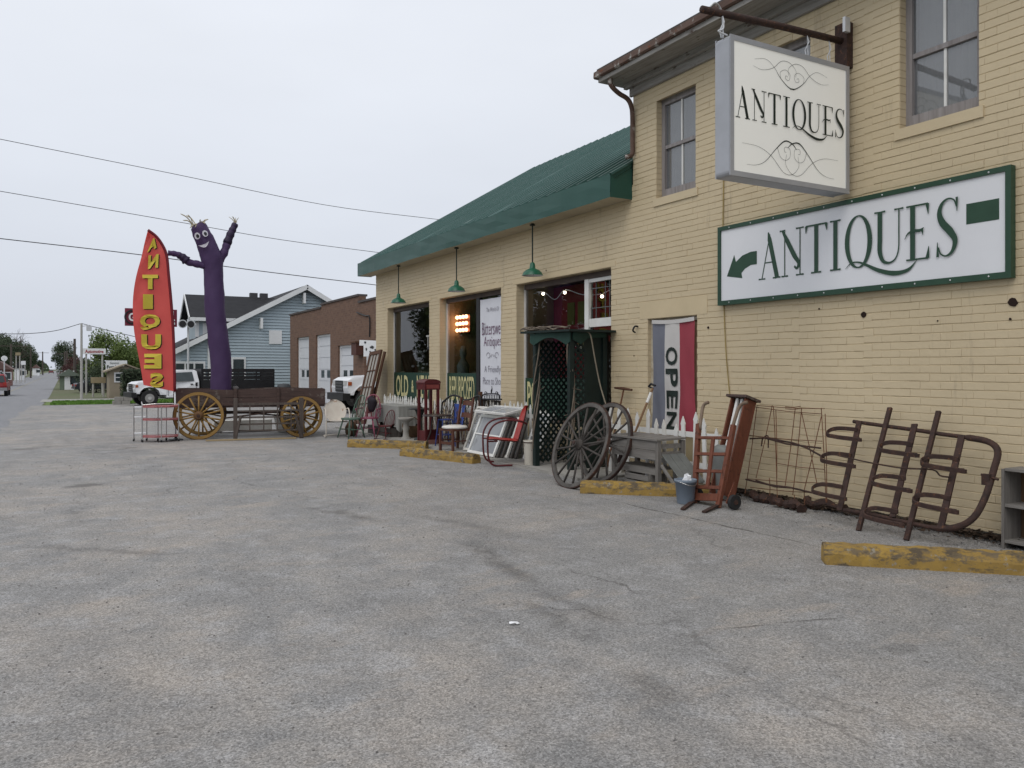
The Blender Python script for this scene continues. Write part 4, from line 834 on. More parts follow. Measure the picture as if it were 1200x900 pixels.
cb_ = T('tall_trough', 'tall narrow orange brown wooden box leaning behind the hand truck', 'box', (7.0, 7.15, 0))
dk = Vector((0.30, 0, 0.954)); nk = Vector((-0.954, 0, 0.30)); base = Vector((7.05, 7.08, 0.0))
def ck(u, y, n): return base + dk*u + Vector((0, y, 0)) + nk*n
def slab(name, u0, u1, y0, y1, n0, n1, mat, taper=0.0):
    vs = [ck(u0, y0, n0), ck(u0, y1, n0), ck(u0, y1, n1), ck(u0, y0, n1), ck(u1, y0, n0), ck(u1, y1 + taper, n0), ck(u1, y1 + taper, n1), ck(u1, y0, n1)]
    W(name, MB().add(vs, [(0, 1, 2, 3), (7, 6, 5, 4), (0, 4, 5, 1), (1, 5, 6, 2), (2, 6, 7, 3), (3, 7, 4, 0)]), mat, cb_)
slab('side_panel', 0.03, 1.24, 0.0, 0.02, 0.0, 0.19, orange_red); slab('side_panel', 0.03, 1.24, 0.23, 0.25, 0.0, 0.19, orange_red); slab('back_panel', 0.03, 1.24, 0.02, 0.23, 0.0, 0.02, brown_wood)
slab('top_board', 1.245, 1.275, -0.04, 0.30, -0.03, 0.23, dark_brown)
for i in range(3): slab('white_strip', 0.35, 1.24, 0.03 + i*0.06, 0.065 + i*0.06, 0.10 + 0.02*i, 0.125 + 0.02*i, white_paint)

bk = T('bucket', 'blue grey plastic bucket with crumpled paper by the hand truck', 'bucket', (6.45, 7.27, 0))
blue_grey = M('blue_grey_plastic', (0.20, 0.24, 0.29), (0.155, 0.19, 0.235), 4, 0.5)
L('pail', MB().lathe([(0.095, 0.0), (0.10, 0.01), (0.122, 0.25), (0.135, 0.252), (0.135, 0.285), (0.126, 0.287), (0.118, 0.26), (0.092, 0.02), (0.0, 0.018)], 24, cap=False), blue_grey, bk, True)
L('handle', MB().tube([(0.132*math.cos(t), 0.132*math.sin(t), 0.27 - 0.05*math.sin(t)**2) for t in fr(-PI*0.95, 0, 12)], 0.004, 5), chrome, bk)
pap = MB(); rg = random.Random(4); pap.ball((0, 0, 0.28), 0.06, 9, 6); pap.v = [(x*rg.uniform(.7, 1.25), y*rg.uniform(.7, 1.25), z + rg.uniform(-.02, .03)) for x, y, z in pap.v]
o = link('crumpled_paper', pap.mesh('crumpled_paper', clean_white)); o.location = (6.46, 7.25, 0); tag(o, 'crumpled white paper in the blue grey bucket', 'paper')

# ------------------------------------------------------------------ grey wooden bench box
bb = T('wooden_bench', 'weathered grey wooden bench box in front of the OPEN flag', 'bench', (6.97, 8.6, 0))
for i, z in enumerate((0.40, 0.525)): W('side_board', MB().box((6.75, 8.19, z), (6.775, 9.12, z + 0.12)), grey_wood, bb)
for i in range(4): W('top_board', MB().box((6.72 + i*0.125, 8.12, 0.652 + 0.003*i), (6.72 + i*0.125 + 0.12, 9.16, 0.678 + 0.003*i)), grey_wood, bb)
for x, y in ((6.745, 8.13), (7.15, 8.13), (6.745, 9.08), (7.15, 9.08)): W('leg', MB().box((x, y, 0), (x + 0.06, y + 0.055, 0.65)), grey_wood_v, bb)
W('stretcher', MB().box((6.76, 8.19, 0.20), (6.785, 9.08, 0.27)), grey_wood, bb); W('shelf', MB().box((6.80, 8.2, 0.26), (7.15, 9.06, 0.28)), grey_wood, bb)
for z in (0.45, 0.55): W('end_slat', MB().box((6.82, 8.14, z), (7.14, 8.16, z + 0.06)), grey_wood, bb)
for i in range(3): W('sloping_board', MB().add([(6.80 + i*.125, 8.12, 0.48), (6.92 + i*.125, 8.12, 0.48), (6.92 + i*.125, 7.72, 0.16), (6.80 + i*.125, 7.72, 0.16), (6.80 + i*.125, 8.11, 0.46), (6.92 + i*.125, 8.11, 0.46), (6.92 + i*.125, 7.71, 0.14), (6.80 + i*.125, 7.71, 0.14)], [(0, 1, 2, 3), (7, 6, 5, 4), (0, 4, 5, 1), (1, 5, 6, 2), (2, 6, 7, 3), (3, 7, 4, 0)]), M('grey_slope', (0.19, 0.20, 0.19), (0.12, 0.125, 0.12), 5, 0.8), bb)
W('prop', MB().bar((6.78, 8.1, 0.34), (6.76, 7.75, 0.05), 0.03, 0.03), grey_wood, bb)
cr = T('wooden_crate', 'small pale wooden crate under the grey bench', 'crate', (6.9, 8.5, 0))
for z in (0.02, 0.11): W('crate_slat', MB().box((6.72, 8.3, z), (6.735, 8.8, z + 0.07)), grey_wood, cr)
for y in (8.3, 8.79): W('crate_end', MB().box((6.736, y - .01, 0.0), (7.0, y + .01, 0.2)), grey_wood, cr)
W('crate_floor', MB().box((6.736, 8.311, 0.0), (7.0, 8.779, 0.015)), dark_wood, cr)
ga = T('galvanised_can', 'dull grey galvanised can behind the hand truck slats', 'can', (7.1, 7.32, 0))
L('can', MB().lathe([(0.13, 0), (0.135, 0.3), (0.14, 0.55), (0.13, 0.62), (0.07, 0.66), (0.0, 0.66)], 18, cap=False), M('galvanised', (0.27, 0.28, 0.27), (0.16, 0.165, 0.155), 6, 0.6, 0.3), ga, True)
L('lid_rim', MB().tube([(0.14*math.cos(t), 0.14*math.sin(t), 0.56) for t in fr(0, 2*PI, 18)[:-1]], 0.012, 6, True), M('galvanised', (0, 0, 0)), ga, True)

# ------------------------------------------------------------------ picket fences
def picket_fence(x, y0, y1, z, label, pitch=0.135, hmin=0.86, hmax=0.97, seed=1):
    rg = random.Random(seed); f = T('picket_fence', label, 'fence', (x, (y0+y1)/2, z), 0, 'white picket fence along the shop front')
    ly = (y1 - y0)/2
    for zz in (0.28, 0.68): L('rail', MB().box((0.012, -ly, zz), (0.045, ly, zz + 0.07)), white_paint, f)
    vars_ = []
    for k in range(4):
        h = hmin + (hmax-hmin)*k/3; wd = 0.034
        vars_.append(MB().prism([(-wd, 0.02), (wd, 0.02), (wd, h - 0.13), (wd*1.25, h - 0.10), (0, h), (-wd*1.25, h - 0.10), (-wd, h - 0.13)], lambda u, v, t: (0.010 - t, u, v), 0.018).mesh('picket', chalk_white if k == 1 else white_paint))
    y = -ly + 0.04
    while y < ly:
        o = link('picket', rg.choice(vars_), f); o.location = (rg.uniform(-.004, 0), y, rg.uniform(-.015, .01)); o.rotation_euler = (rg.uniform(-.04, .04), 0, 0); y += pitch * rg.uniform(0.9, 1.15)
picket_fence(7.32, 7.6, 9.95, 0.0, 'white picket fence section in front of the OPEN flag', 0.20, 0.84, 1.02, 2)
picket_fence(7.30, 11.5, 16.6, 0.03, 'white picket fence section behind the chairs and window sashes', 0.15, 0.84, 0.96, 3)
picket_fence(7.30, 16.9, 19.9, 0.03, 'white picket fence section behind the grey cloth table', 0.14, 0.84, 0.94, 4)

# tools against the wall
tt = T('t_handle_auger', 'rusty T handled auger leaning on the wall left of the OPEN flag', 'tool', (7.4, 9.6, 0))
p = onx(731, 456, 7.5); q = onx(725, 484, 7.42); d = (q - p)
W('shaft', MB().tube([p, p + d*4.0], 0.013, 6), wire_rust, tt); W('grip', MB().tube([onx(720.5, 454.5, 7.5), onx(731, 455.5, 7.5), onx(740.5, 457, 7.5)], [0.016, 0.024, 0.016], 8), brown_wood, tt)
sv = T('shovel', 'old shovel with black D grip and white tape leaning by the doorway', 'shovel', (7.4, 9.0, 0))
p = onx(765, 455, 7.42); q = onx(745, 505, 7.15); W('shaft', MB().tube([p, q, q + (q-p)*0.55], 0.017, 8), M('ash_handle', (0.27, 0.16, 0.08), (0.16, 0.09, 0.05), 6, 0.7), sv)
W('grip', MB().tube([onx(760, 453, 7.42), onx(763, 450, 7.42), onx(768, 452, 7.42)], 0.016, 6).tube([onx(760, 453, 7.42), p], 0.012, 6), black_paint, sv); W('tape', MB().tube([p + (q-p)*0.10, p + (q-p)*0.34], 0.023, 8), white_paint, sv)
W('blade', MB().grid([[q + (q-p)*(0.5 + 0.12*i) + Vector((-0.02 - 0.02*abs(k), 0.05*k*(1 - 0.12*i), 0)) for k in (-2, -1, 0, 1, 2)] for i in range(5)]), iron_rust, sv)

# ------------------------------------------------------------------ wagon wheels
def wheel_parts(root, Rw, ns, rimw, rimt, hubr, hubl, rim_mat, spoke_mat, hub_mat, tyre_mat=None, wavy=0):
    # wheel in the local x-z plane, axle along y; root already placed
    def ring(r0, r1, t, name, mat):
        n = 40; rows = []
        for i in range(n + 1):
            a = 2*PI*i/n; c, s = math.cos(a), math.sin(a)
            rows.append([(r*c, y, r*s) for r, y in ((r0, -t/2), (r1, -t/2), (r1, t/2), (r0, t/2), (r0, -t/2))])
        return L(name, MB().grid(rows), mat, root)
    ring(Rw - rimw, Rw, rimt, 'rim', rim_mat)
    if tyre_mat: ring(Rw + 0.001, Rw + 0.014, rimt*0.9, 'tyre', tyre_mat)
    L('hub', MB().tube([(0, -hubl/2, 0), (0, -hubl*0.3, 0), (0, -hubl*0.15, 0), (0, hubl*0.15, 0), (0, hubl*0.3, 0), (0, hubl/2, 0)], [hubr*0.62, hubr*0.7, hubr, hubr, hubr*0.7, hubr*0.62], 14), hub_mat, root)
    L('axle_cap', MB().cyl((0, -hubl/2 - 0.012, 0), (0, hubl/2 + .012, 0), hubr*0.38, 8), iron_rust, root)
    me = MB().tube([(hubr*0.8, 0, 0), (Rw*0.45, 0, 0), (Rw - rimw + 0.01, 0, 0)], [rimt*0.42, rimt*0.30, rimt*0.36], 7).mesh('spoke', spoke_mat, True)
    for k in range(ns):
        o = link('spoke', me, root); o.rotation_euler = (0, 2*PI*(k + 0.5)/ns, 0)
grey_rim = M('grey_felloe', (0.15, 0.138, 0.125), (0.03, 0.027, 0.025), 5, 0.85, bump=0.4)
def leaning_wheel(bottom, top, label, ns=16, name='wagon_wheel'):
    b = Vector(bottom); t = Vector(top); v = (t - b); Rw = v.length/2; v.normalize(); u = Vector((0, -1, 0)); u = (u - v*u.dot(v)).normalized(); nn = v.cross(u)
    o = T(name, label, 'wagon wheel', b, 0, 'old wagon wheels by the arbor'); o.rotation_mode = 'QUATERNION'
    m = Matrix((u, nn, v)).transposed(); c = (b + t)/2; o.location = c; o.rotation_quaternion = m.to_quaternion()
    wheel_parts(o, Rw, ns, 0.05, 0.045, 0.075, 0.22, grey_rim, dark_wood, dark_wood, iron_rust)
b0 = Vector((5.90, 9.0, 0.0)); leaning_wheel(b0, Vector((6.34, 9.0, 1.12)), 'weathered grey wagon wheel leaning nearest the lot beside the arbor')
leaning_wheel((6.56, 9.26, 0.0), (6.88, 9.26, 1.10), 'dark wagon wheel behind the grey one, against the bench', 14)

# ------------------------------------------------------------------ lattice arbor
ar = T('lattice_arbor', 'dark green lattice garden arbor with dry vines against the shop window', 'arbor', (7.1, 10.7, 0))
A0, A1, B0, B1 = Vector((6.66, 11.06, 0)), Vector((6.85, 10.34, 0)), Vector((7.44, 11.2, 0)), Vector((7.52, 10.40, 0))
HA = 2.16
for p in (A0, A1, B0, B1): W('post', MB().box((p.x - 0.04, p.y - 0.04, 0.0), (p.x + 0.04, p.y + 0.04, HA)), dark_green, ar)
def lattice(p, q, z0, z1, fa, fb, off):
    d = (q - p); ln = d.length; d.normalize(); n = Vector((-d.y, d.x, 0)); s = 0.115; a0, a1 = fa*ln, fb*ln
    for sgn in (1, -1):
        c = a0 - (z1 - z0) if sgn > 0 else a0
        while c < (a1 if sgn > 0 else a1 + (z1 - z0)):
            pts = []
            # line u = c + sgn*(z - z0)
            lo, hi = z0, z1
            if sgn > 0: lo = max(lo, z0 + (a0 - c)); hi = min(hi, z0 + (a1 - c))
            else: lo = max(lo, z0 + (c - a1)); hi = min(hi, z0 + (c - a0))
            if hi - lo > 0.03:
                P = p + d*(c + sgn*(lo - z0)) + n*(off + 0.005*sgn); Q = p + d*(c + sgn*(hi - z0)) + n*(off + 0.005*sgn)
                W('lattice_slat', MB().bar((P.x, P.y, lo), (Q.x, Q.y, hi), 0.036, 0.008, n), dark_green, ar)
            c += s
lattice(A0, B0, 0.08, 2.05, 0.05, 0.95, 0.0)
lattice(A1, B1, 0.08, 2.05, 0.06, 0.40, 0.0)
d = (B1 - A1).normalized(); nn = Vector((-d.y, d.x, 0)); P = A1 + d*0.28
W('side_panel', MB().add([P, B1, B1 + Vector((0, 0, 2.1)), P + Vector((0, 0, 2.1)), P + nn*.015, B1 + nn*.015, B1 + nn*.015 + Vector((0, 0, 2.1)), P + nn*.015 + Vector((0, 0, 2.1))], [(0, 1, 2, 3), (7, 6, 5, 4), (0, 4, 5, 1), (2, 6, 7, 3), (1, 5, 6, 2), (3, 7, 4, 0)]), dark_green, ar)
W('back_rail', MB().bar((B0.x, B0.y, 0.5), (B1.x, B1.y, 0.5), 0.04, 0.05).bar((B0.x, B0.y, 1.9), (B1.x, B1.y, 1.9), 0.04, 0.05), dark_green, ar)
W('roof_board', MB().add([(6.50, 11.30, 2.17), (6.70, 10.16, 2.17), (7.585, 10.16, 2.17), (7.585, 11.30, 2.17), (6.50, 11.30, 2.205), (6.70, 10.16, 2.205), (7.585, 10.16, 2.205), (7.585, 11.30, 2.205)], [(0, 3, 2, 1), (4, 5, 6, 7), (0, 1, 5, 4), (1, 2, 6, 5), (2, 3, 7, 6), (3, 0, 4, 7)]), dark_green, ar)
d = (A1 - A0); ln = d.length; d.normalize(); poly = [(-0.06, 2.165), (-0.06, 2.02)] + [(0.02 + (ln-0.04)*k/10, 1.97 + 0.12*math.sin(PI*k/10)) for k in range(11)] + [(ln + 0.06, 2.02), (ln + 0.06, 2.165)]
W('valance', MB().prism(poly, lambda u, v, t: (A0.x + d.x*u - 0.05 - t, A0.y + d.y*u, v), 0.02), M('arbor_valance', (0.02, 0.06, 0.047), (0.012, 0.04, 0.03), 5, 0.6), ar)
d2 = (B1 - A1).normalized(); W('valance', MB().prism([(0.0, 2.165), (0.0, 2.05), (0.16, 1.98), (0.3, 2.08), (0.68, 2.1), (0.68, 2.165)], lambda u, v, t: (A1.x + d2.x*u, A1.y + d2.y*u - 0.045 - t, v), 0.02), MATS['arbor_valance'], ar)
vine_m = M('dry_vine', (0.22, 0.18, 0.14), (0.11, 0.09, 0.07), 9, 0.9)
vn = MB(); rg = random.Random(8)
for p, zt in ((A0, 2.2), (A1, 2.2)):
    for s in range(4):
        ph = rg.uniform(0, 6); vn.tube([(p.x + 0.055*math.cos(ph + z*3.2), p.y + 0.055*math.sin(ph + z*3.2), z) for z in fr(0.3 + 0.3*rg.random(), zt, 18)], [0.010 + 0.004*rg.random() for _ in range(19)], 5)
for s in range(9):
    y = rg.uniform(10.2, 11.2); pts = [(6.52 + (11.3 - yy)*0.17 + rg.uniform(-.03, .03), yy, 2.22 + rg.uniform(-.02, .05)) for yy in fr(min(y + .5, 11.32), max(y - .4, 10.15), 7)]
    vn.tube(spline(pts, 3), 0.008, 4)
for s in range(40):
    p = rg.choice([A0, A1]); z = rg.uniform(0.8, 2.25); vn.tube([(p.x + rg.uniform(-.04, .04), p.y + rg.uniform(-.04, .04), z), (p.x + rg.uniform(-.13, .13), p.y + rg.uniform(-.13, .13), z + rg.uniform(-.1, .12))], 0.004, 4)
o = link('dry_vine', vn.mesh('dry_vine', vine_m)); tag(o, 'dry brown vine stems twined over the arbor posts and roof', 'vine', kind='stuff')
hp = [ony(686, 388, 10.28), ony(692, 393, 10.2), ony(697, 420, 10.17), ony(703, 450, 10.12), ony(710, 474, 9.95)]
solo('rope', MB().tube(spline(hp, 5), 0.011, 6), M('rope', (0.26, 0.225, 0.17), (0.17, 0.145, 0.11), 30, 0.9), 'loose tan rope hanging down from the arbor roof', 'rope')

# ------------------------------------------------------------------ chairs
def shell_chair(name, label, loc, rot, shell_mat, tube_mat, cat='lawn chair', round_back=False):
    t = T(name, label, cat, loc, rot)
    rows = []
    for i in range(7):                      # seat, front to back
        x = 0.26 - 0.46*i/6; hw = 0.23 - 0.02*abs(i-3)/3; z = 0.40 - 0.05*i/6 - (0.02 if 0 < i < 6 else 0) - (0.03 if i == 0 else 0)
        rows.append([(x, hw*k/4, z + 0.018*(abs(k)/4)**2) for k in range(-4, 5)])
    for x_, s in ((0.0, 0.025),): pass
    L('seat', MB().grid(rows).grid([[(p[0], p[1], p[2] - 0.012) for p in r] for r in rows][::-1]), shell_mat, t, True)
    rows = []; n = 9
    for i in range(n + 1):
        s = i/n; z = 0.36 + 0.50*s; x = -0.19 - 0.15*s
        if round_back: hw = 0.26*math.sqrt(max(0.03, 1 - (2*s - 0.95)**2*0.97)) if s > 0.02 else 0.14
        else: hw = 0.21*math.sqrt(max(0.02, 1 - max(0, (s - 0.55)/0.45)**2*0.97))
        rows.append([(x - 0.0 + 0.035*(k/4)**2, hw*k/4, z) for k in range(-4, 5)])
    L('backrest', MB().grid(rows).grid([[(p[0] - 0.014, p[1], p[2]) for p in r] for r in rows][::-1]), shell_mat, t, True)
    for sgn in (1, -1):
        y = 0.27*sgn
        pts = spline([(-0.29, y*0.86, 0.60), (-0.18, y, 0.645), (0.02, y, 0.66), (0.20, y, 0.60), (0.29, y, 0.46), (0.30, y, 0.28), (0.28, y, 0.10), (0.20, y, 0.016), (0.0, y, 0.014), (-0.30, y, 0.014)], 5)
        L('arm', MB().tube(pts, 0.014, 8), tube_mat, t, True)
    L('base_bar', MB().tube([(-0.30, -0.27, 0.014), (-0.32, 0, 0.014), (-0.30, 0.27, 0.014)], 0.014, 8), tube_mat, t, True)
    L('seat_brace', MB().tube([(0.29, -0.27, 0.36), (0.15, -0.2, 0.355), (0.15, 0.2, 0.355), (0.29, 0.27, 0.36)], 0.012, 6), tube_mat, t)
    return t
shell_chair('metal_lawn_chair', 'red metal shell back lawn chair with tubular arms', (6.45, 11.72, 0.0), R(160), red_paint, dark_red).scale = (1.12, 1.12, 1.14)
rusty_white = M('rusty_white', (0.66, 0.62, 0.55), (0.52, 0.46, 0.39), 4, 0.6, spots=[(6, 0.62, (0.30, 0.15, 0.08)), (2.2, 0.66, (0.48, 0.34, 0.24))])
shell_chair('metal_lawn_chair', 'rusty white metal lawn chair with round back beside the wagon', (5.60, 18.42, 0.0), R(-100), rusty_white, rusty_white, round_back=True)

def windsor(name, label, loc, rot, sc, mat, arms=False, cat='chair', nsp=7, rocker=False):
    t = T(name, label, cat, loc, rot); t.scale = (sc, sc, sc)
    n = 18; poly = [(0.23*math.cos(2*PI*k/n)*(1.0 if math.cos(2*PI*k/n) > 0 else 0.88), 0.24*math.sin(2*PI*k/n)) for k in range(n)]
    L('seat', MB().prism(poly, lambda u, v, w_: (u, v, 0.42 + w_), 0.035), mat, t)
    for sx in (1, -1):
        for sy in (1, -1):
            L('leg', MB().tube([(0.13*sx, 0.14*sy, 0.42), (0.175*sx, 0.19*sy, 0.2), (0.22*sx, 0.23*sy, 0.0)], [0.016, 0.02, 0.013], 8), mat, t, True)
    L('stretcher', MB().tube([(0.17, 0.19, 0.19), (-0.17, 0.19, 0.19)], 0.011, 6).tube([(0.17, -0.19, 0.19), (-0.17, -0.19, 0.19)], 0.011, 6).tube([(0, 0.19, 0.19), (0, -0.19, 0.19)], 0.011, 6), mat, t)
    hoop = lambda a: (-0.17 - 0.14*math.sin(a), 0.215*math.cos(a)*(1.0 + 0.12*math.sin(a)), 0.455 + 0.52*math.sin(a)**0.8 if math.sin(a) > 0 else 0.455)
    L('back_hoop', MB().tube([hoop(a) for a in fr(0, PI, 18)], 0.014, 8), mat, t, True)
    me = None
    for k in range(nsp):
        a = PI*(k + 1.2)/(nsp + 1.4); h = hoop(a); L('spindle', MB().tube([(-0.18, h[1]*0.62, 0.45), h], 0.0075, 6), mat, t)
    if arms:
        for sy in (1, -1):
            L('arm', MB().tube(spline([(-0.23, 0.235*sy, 0.66), (-0.05, 0.265*sy, 0.66), (0.12, 0.27*sy, 0.65), (0.19, 0.25*sy, 0.64)], 4), 0.016, 7), mat, t, True); L('arm_post', MB().tube([(0.10, 0.2*sy, 0.44), (0.13, 0.265*sy, 0.65)], 0.012, 6), mat, t)
    if rocker:
        for sy in (1, -1): L('rocker', MB().tube([(x, 0.23*sy, -0.015 + 0.25*x*x) for x in fr(-0.36, 0.32, 8)], 0.018, 6), mat, t)
    return t
chair_green = M('chair_green', (0.10, 0.16, 0.12), (0.06, 0.10, 0.075), 8, 0.6, spots=[(12, 0.66, (0.22, 0.24, 0.2))])
windsor('windsor_chair', 'dusty green hoop back wooden chair beside the white lawn chair', (5.82, 18.0, 0), R(-165), 1.0, chair_green)
windsor('child_rocking_chair', 'small dark red spindle back child rocking chair', (6.42, 17.35, 0.0), R(-155), 0.66, dark_red, rocker=True)
def lumpy(c, r):
    mb = MB().ball((0, 0, 0), r, 14, 10, (0.55, 1.05, 1.0)); out = []
    for x, y, z in mb.v:
        k = 1 + 0.16*math.sin(31*y + 9*z) + 0.12*math.sin(23*z + 11*x); out.append((c[0] + x*k, c[1] + y*k, c[2] + (z*1.35 if z < 0 else z*0.8)*k))
    mb.v = out; return mb
pink = M('faded_pink', (0.34, 0.10, 0.15), (0.20, 0.05, 0.085), 6, 0.6)
windsor('pink_armchair', 'faded pink hoop back armchair with a dark cloth over it', (6.28, 18.1, 0.0), R(-130), 1.0, pink, arms=True, nsp=9)
mb = MB(); rows = []
for i in range(8):
    s = i/7; rows.append([(6.70 + 0.02*math.sin(3*k + i), 18.62 + 0.1 + 0.055*(k-3) , 0.98 - 0.36*s + 0.05*math.cos((k-3)*0.5) - 0.12*(abs(k-3)/3)**2*(1-s)) for k in range(7)])
solo('dark_cloth', MB().grid([[(6.50 + 0.03*math.sin(2.1*k + .7*i), 18.66 + 0.02*math.sin(1.7*k) + 0.0*i, 0) for k in range(2)] for i in range(2)]) if False else lumpy((6.40, 18.22, 0.80), 0.17), M('dark_cloth', (0.03, 0.022, 0.03), (0.018, 0.014, 0.02), 10, 0.9), 'bundled dark cloth on the back of the pink armchair', 'cloth', smooth=True)

wc = T('wooden_chair', 'brown wooden ladder back chair with white padded seat', 'chair', (6.60, 14.02, 0.0), R(-170)); wc.scale = (1.06, 1.06, 1.06)
chair_wood = wood('chair_brown', (0.13, 0.05, 0.03), (0.07, 0.028, 0.018), 2, 4, 0.5)
for y in (-0.19, 0.19):
    L('back_post', MB().bar((-0.20, y, 0.0), (-0.20, y, 0.46), 0.036, 0.036), chair_wood, wc); L('back_post', MB().bar((-0.20, y, 0.46), (-0.29, y, 0.98), 0.036, 0.034), chair_wood, wc)
    L('leg', MB().bar((0.18, y*1.05, 0.0), (0.18, y*1.05, 0.42), 0.04, 0.04), chair_wood, wc)
    L('stretcher', MB().bar((-0.20, y, 0.2), (0.18, y*1.05, 0.2), 0.022, 0.022), chair_wood, wc)
for z in (0.64, 0.86): L('slat', MB().grid([[(-0.222 - 0.17*(z + dz - 0.46) - 0.02*math.cos(k*PI/8), -0.175 + 0.35*k/8, z + dz + 0.012*math.sin(k*PI/8)) for k in range(9)] for dz in (-0.04, 0.05)]), chair_wood, wc)
L('seat_rail', MB().box((-0.19, -0.2, 0.38), (0.2, 0.2, 0.42)), chair_wood, wc)
L('seat_pad', MB().lathe([(0.0, 0.0), (0.225, 0.0), (0.24, 0.02), (0.22, 0.045), (0.12, 0.06), (0, 0.062)], 20, (0, 0, 0.42)), M('white_vinyl', (0.72, 0.70, 0.66), (0.62, 0.59, 0.54), 4, 0.45), wc, True)
L('front_rail', MB().bar((0.18, -0.2, 0.16), (0.18, 0.2, 0.16), 0.022, 0.05), chair_wood, wc)

rt = T('round_table', 'dark round table beside the red booth frame', 'table', (6.66, 15.0, 0.0))
L('top', MB().lathe([(0.0, 0.63), (0.29, 0.63), (0.30, 0.64), (0.29, 0.66), (0, 0.665)], 24), M('dark_table', (0.045, 0.028, 0.024), (0.025, 0.017, 0.015), 5, 0.4), rt)
for k in range(3):
    a = 2*PI*k/3 + 0.5; L('leg', MB().tube([(0.09*math.cos(a), 0.09*math.sin(a), 0.63), (0.13*math.cos(a), 0.13*math.sin(a), 0.3), (0.24*math.cos(a), 0.24*math.sin(a), 0.0)], 0.016, 7), M('dark_table', (0, 0, 0)), rt)
blue = M('cobalt_paint', (0.035, 0.06, 0.23), (0.022, 0.038, 0.15), 6, 0.5)
bs = T('blue_stool', 'blue metal stool frame under the dark round table', 'stool', (6.72, 14.72, 0.0))
for x, y in ((-0.13, -0.13), (0.13, -0.13), (0.13, 0.13), (-0.13, 0.13)): L('leg', MB().tube([(x*0.8, y*0.8, 0.58), (x*1.2, y*1.2, 0.0)], 0.012, 6), blue, bs)
L('ring', MB().tube([(0.145*math.cos(t), 0.145*math.sin(t), 0.27) for t in fr(0, 2*PI, 16)[:-1]], 0.010, 6, True), blue, bs); L('seat', MB().lathe([(0, 0.565), (0.15, 0.565), (0.155, 0.58), (0.0, 0.59)], 18), blue, bs)
cl_ = T('blue_cloth', 'bright blue and white cloth draped over the picket fence', 'cloth', (7.2, 14.9, 0.42))
def drape(y0, y1, mat): L('cloth_fold', MB().grid([[(-0.03 - 0.06*(1 - s)**1.0 + 0.02*math.sin(9*yy + 2*s), yy, 0.55*s - 0.05) for yy in fr(y0, y1, 8)] for s in fr(0, 0.9, 8)]), mat, cl_, True)
bright_blue = M('bright_blue_cloth', (0.06, 0.12, 0.42), (0.035, 0.07, 0.28), 5, 0.8)
drape(0.06, 0.30, bright_blue); drape(-0.02, 0.08, M('pale_blue_cloth', (0.4, 0.46, 0.6), (0.3, 0.36, 0.5), 5, 0.8)); drape(-0.2, -0.02, bright_blue)

# red booth frame
rbx = T('booth_frame', 'tall dark red telephone booth style display frame', 'display stand', (6.67, 15.47, 0.0), R(4))
for x, y in ((-0.16, -0.16), (0.12, -0.16), (0.12, 0.16), (-0.16, 0.16)): L('post', MB().box((x, y - 0.02, 0), (x + 0.05, y + 0.03, 1.16)), dark_red, rbx)
L('header', MB().box((-0.175, -0.19, 1.16), (0.185, 0.20, 1.29)), dark_red, rbx)
L('header_top', MB().prism([(-0.19, 0)] + [(0.19*math.cos(t), 0.02 + 0.07*math.sin(t)) for t in fr(PI, 0, 8)] + [(0.19, 0)], lambda u, v, w_: (u + 0.005, -0.195 + w_, 1.292 + v), 0.40), dark_red, rbx)
L('header_panel', MB().box((-0.14, -0.197, 1.185), (0.15, -0.191, 1.265)), M('faded_red', (0.26, 0.06, 0.05), (0.18, 0.04, 0.035), 6, 0.6), rbx)
L('lower_panel', MB().box((-0.15, -0.15, 0.02), (0.16, 0.16, 0.30)), dark_red, rbx); L('foot_panel', MB().box((-0.14, -0.19, 0.0), (0.12, -0.17, 0.12)), M('faded_pink_board', (0.33, 0.17, 0.14), (0.22, 0.1, 0.085), 8, 0.7), rbx)
L('rail', MB().box((-0.16, -0.185, 0.30), (0.17, -0.165, 0.335)), dark_red, rbx)

# bird bath, pedestal table, cloth covered table
bd = T('bird_bath', 'grey concrete bird bath pedestal behind the wheel stop', 'bird bath', (6.68, 16.75, 0.0)); bd.scale = (0.8, 0.8, 0.9)
L('pedestal', MB().lathe([(0.15, 0), (0.15, 0.04), (0.09, 0.09), (0.075, 0.22), (0.10, 0.30), (0.075, 0.36), (0.08, 0.44), (0.12, 0.47)], 16), concrete, bd, True)
L('basin', MB().lathe([(0.10, 0.46), (0.2, 0.50), (0.23, 0.55), (0.22, 0.56), (0.16, 0.52), (0, 0.505)], 20, cap=False), concrete, bd, True)
pt = T('pedestal_table', 'black round pedestal table between the bird bath and red frame', 'table', (6.85, 16.35, 0.0))
L('top', MB().lathe([(0, 0.70), (0.24, 0.70), (0.26, 0.715), (0.24, 0.73), (0, 0.735)], 20), black_paint, pt); L('column', MB().lathe([(0.14, 0), (0.13, 0.05), (0.05, 0.1), (0.045, 0.5), (0.10, 0.66), (0.12, 0.70)], 14), M('dark_grey_green', (0.035, 0.045, 0.04), (0.022, 0.028, 0.026), 5, 0.6), pt, True)
L('finial', MB().lathe([(0.05, 0.735), (0.03, 0.77), (0.018, 0.8), (0.03, 0.84), (0.0, 0.87)], 10), black_paint, pt)
ct = T('cloth_table', 'low table covered by a grey cloth in front of the fence', 'table', (7.0, 18.0, 0.03))
rows = []; grey_cloth = M('grey_cloth', (0.30, 0.30, 0.28), (0.22, 0.22, 0.205), 3, 0.85)
loop = [(-0.36, 0.85), (-0.36, -0.85), (0.2, -0.85), (0.2, 0.85)]
per = []
for i in range(4):
    a, b = loop[i], loop[(i+1) % 4]
    for k in range(16): per.append((a[0] + (b[0]-a[0])*k/16, a[1] + (b[1]-a[1])*k/16))
per.append(per[0])
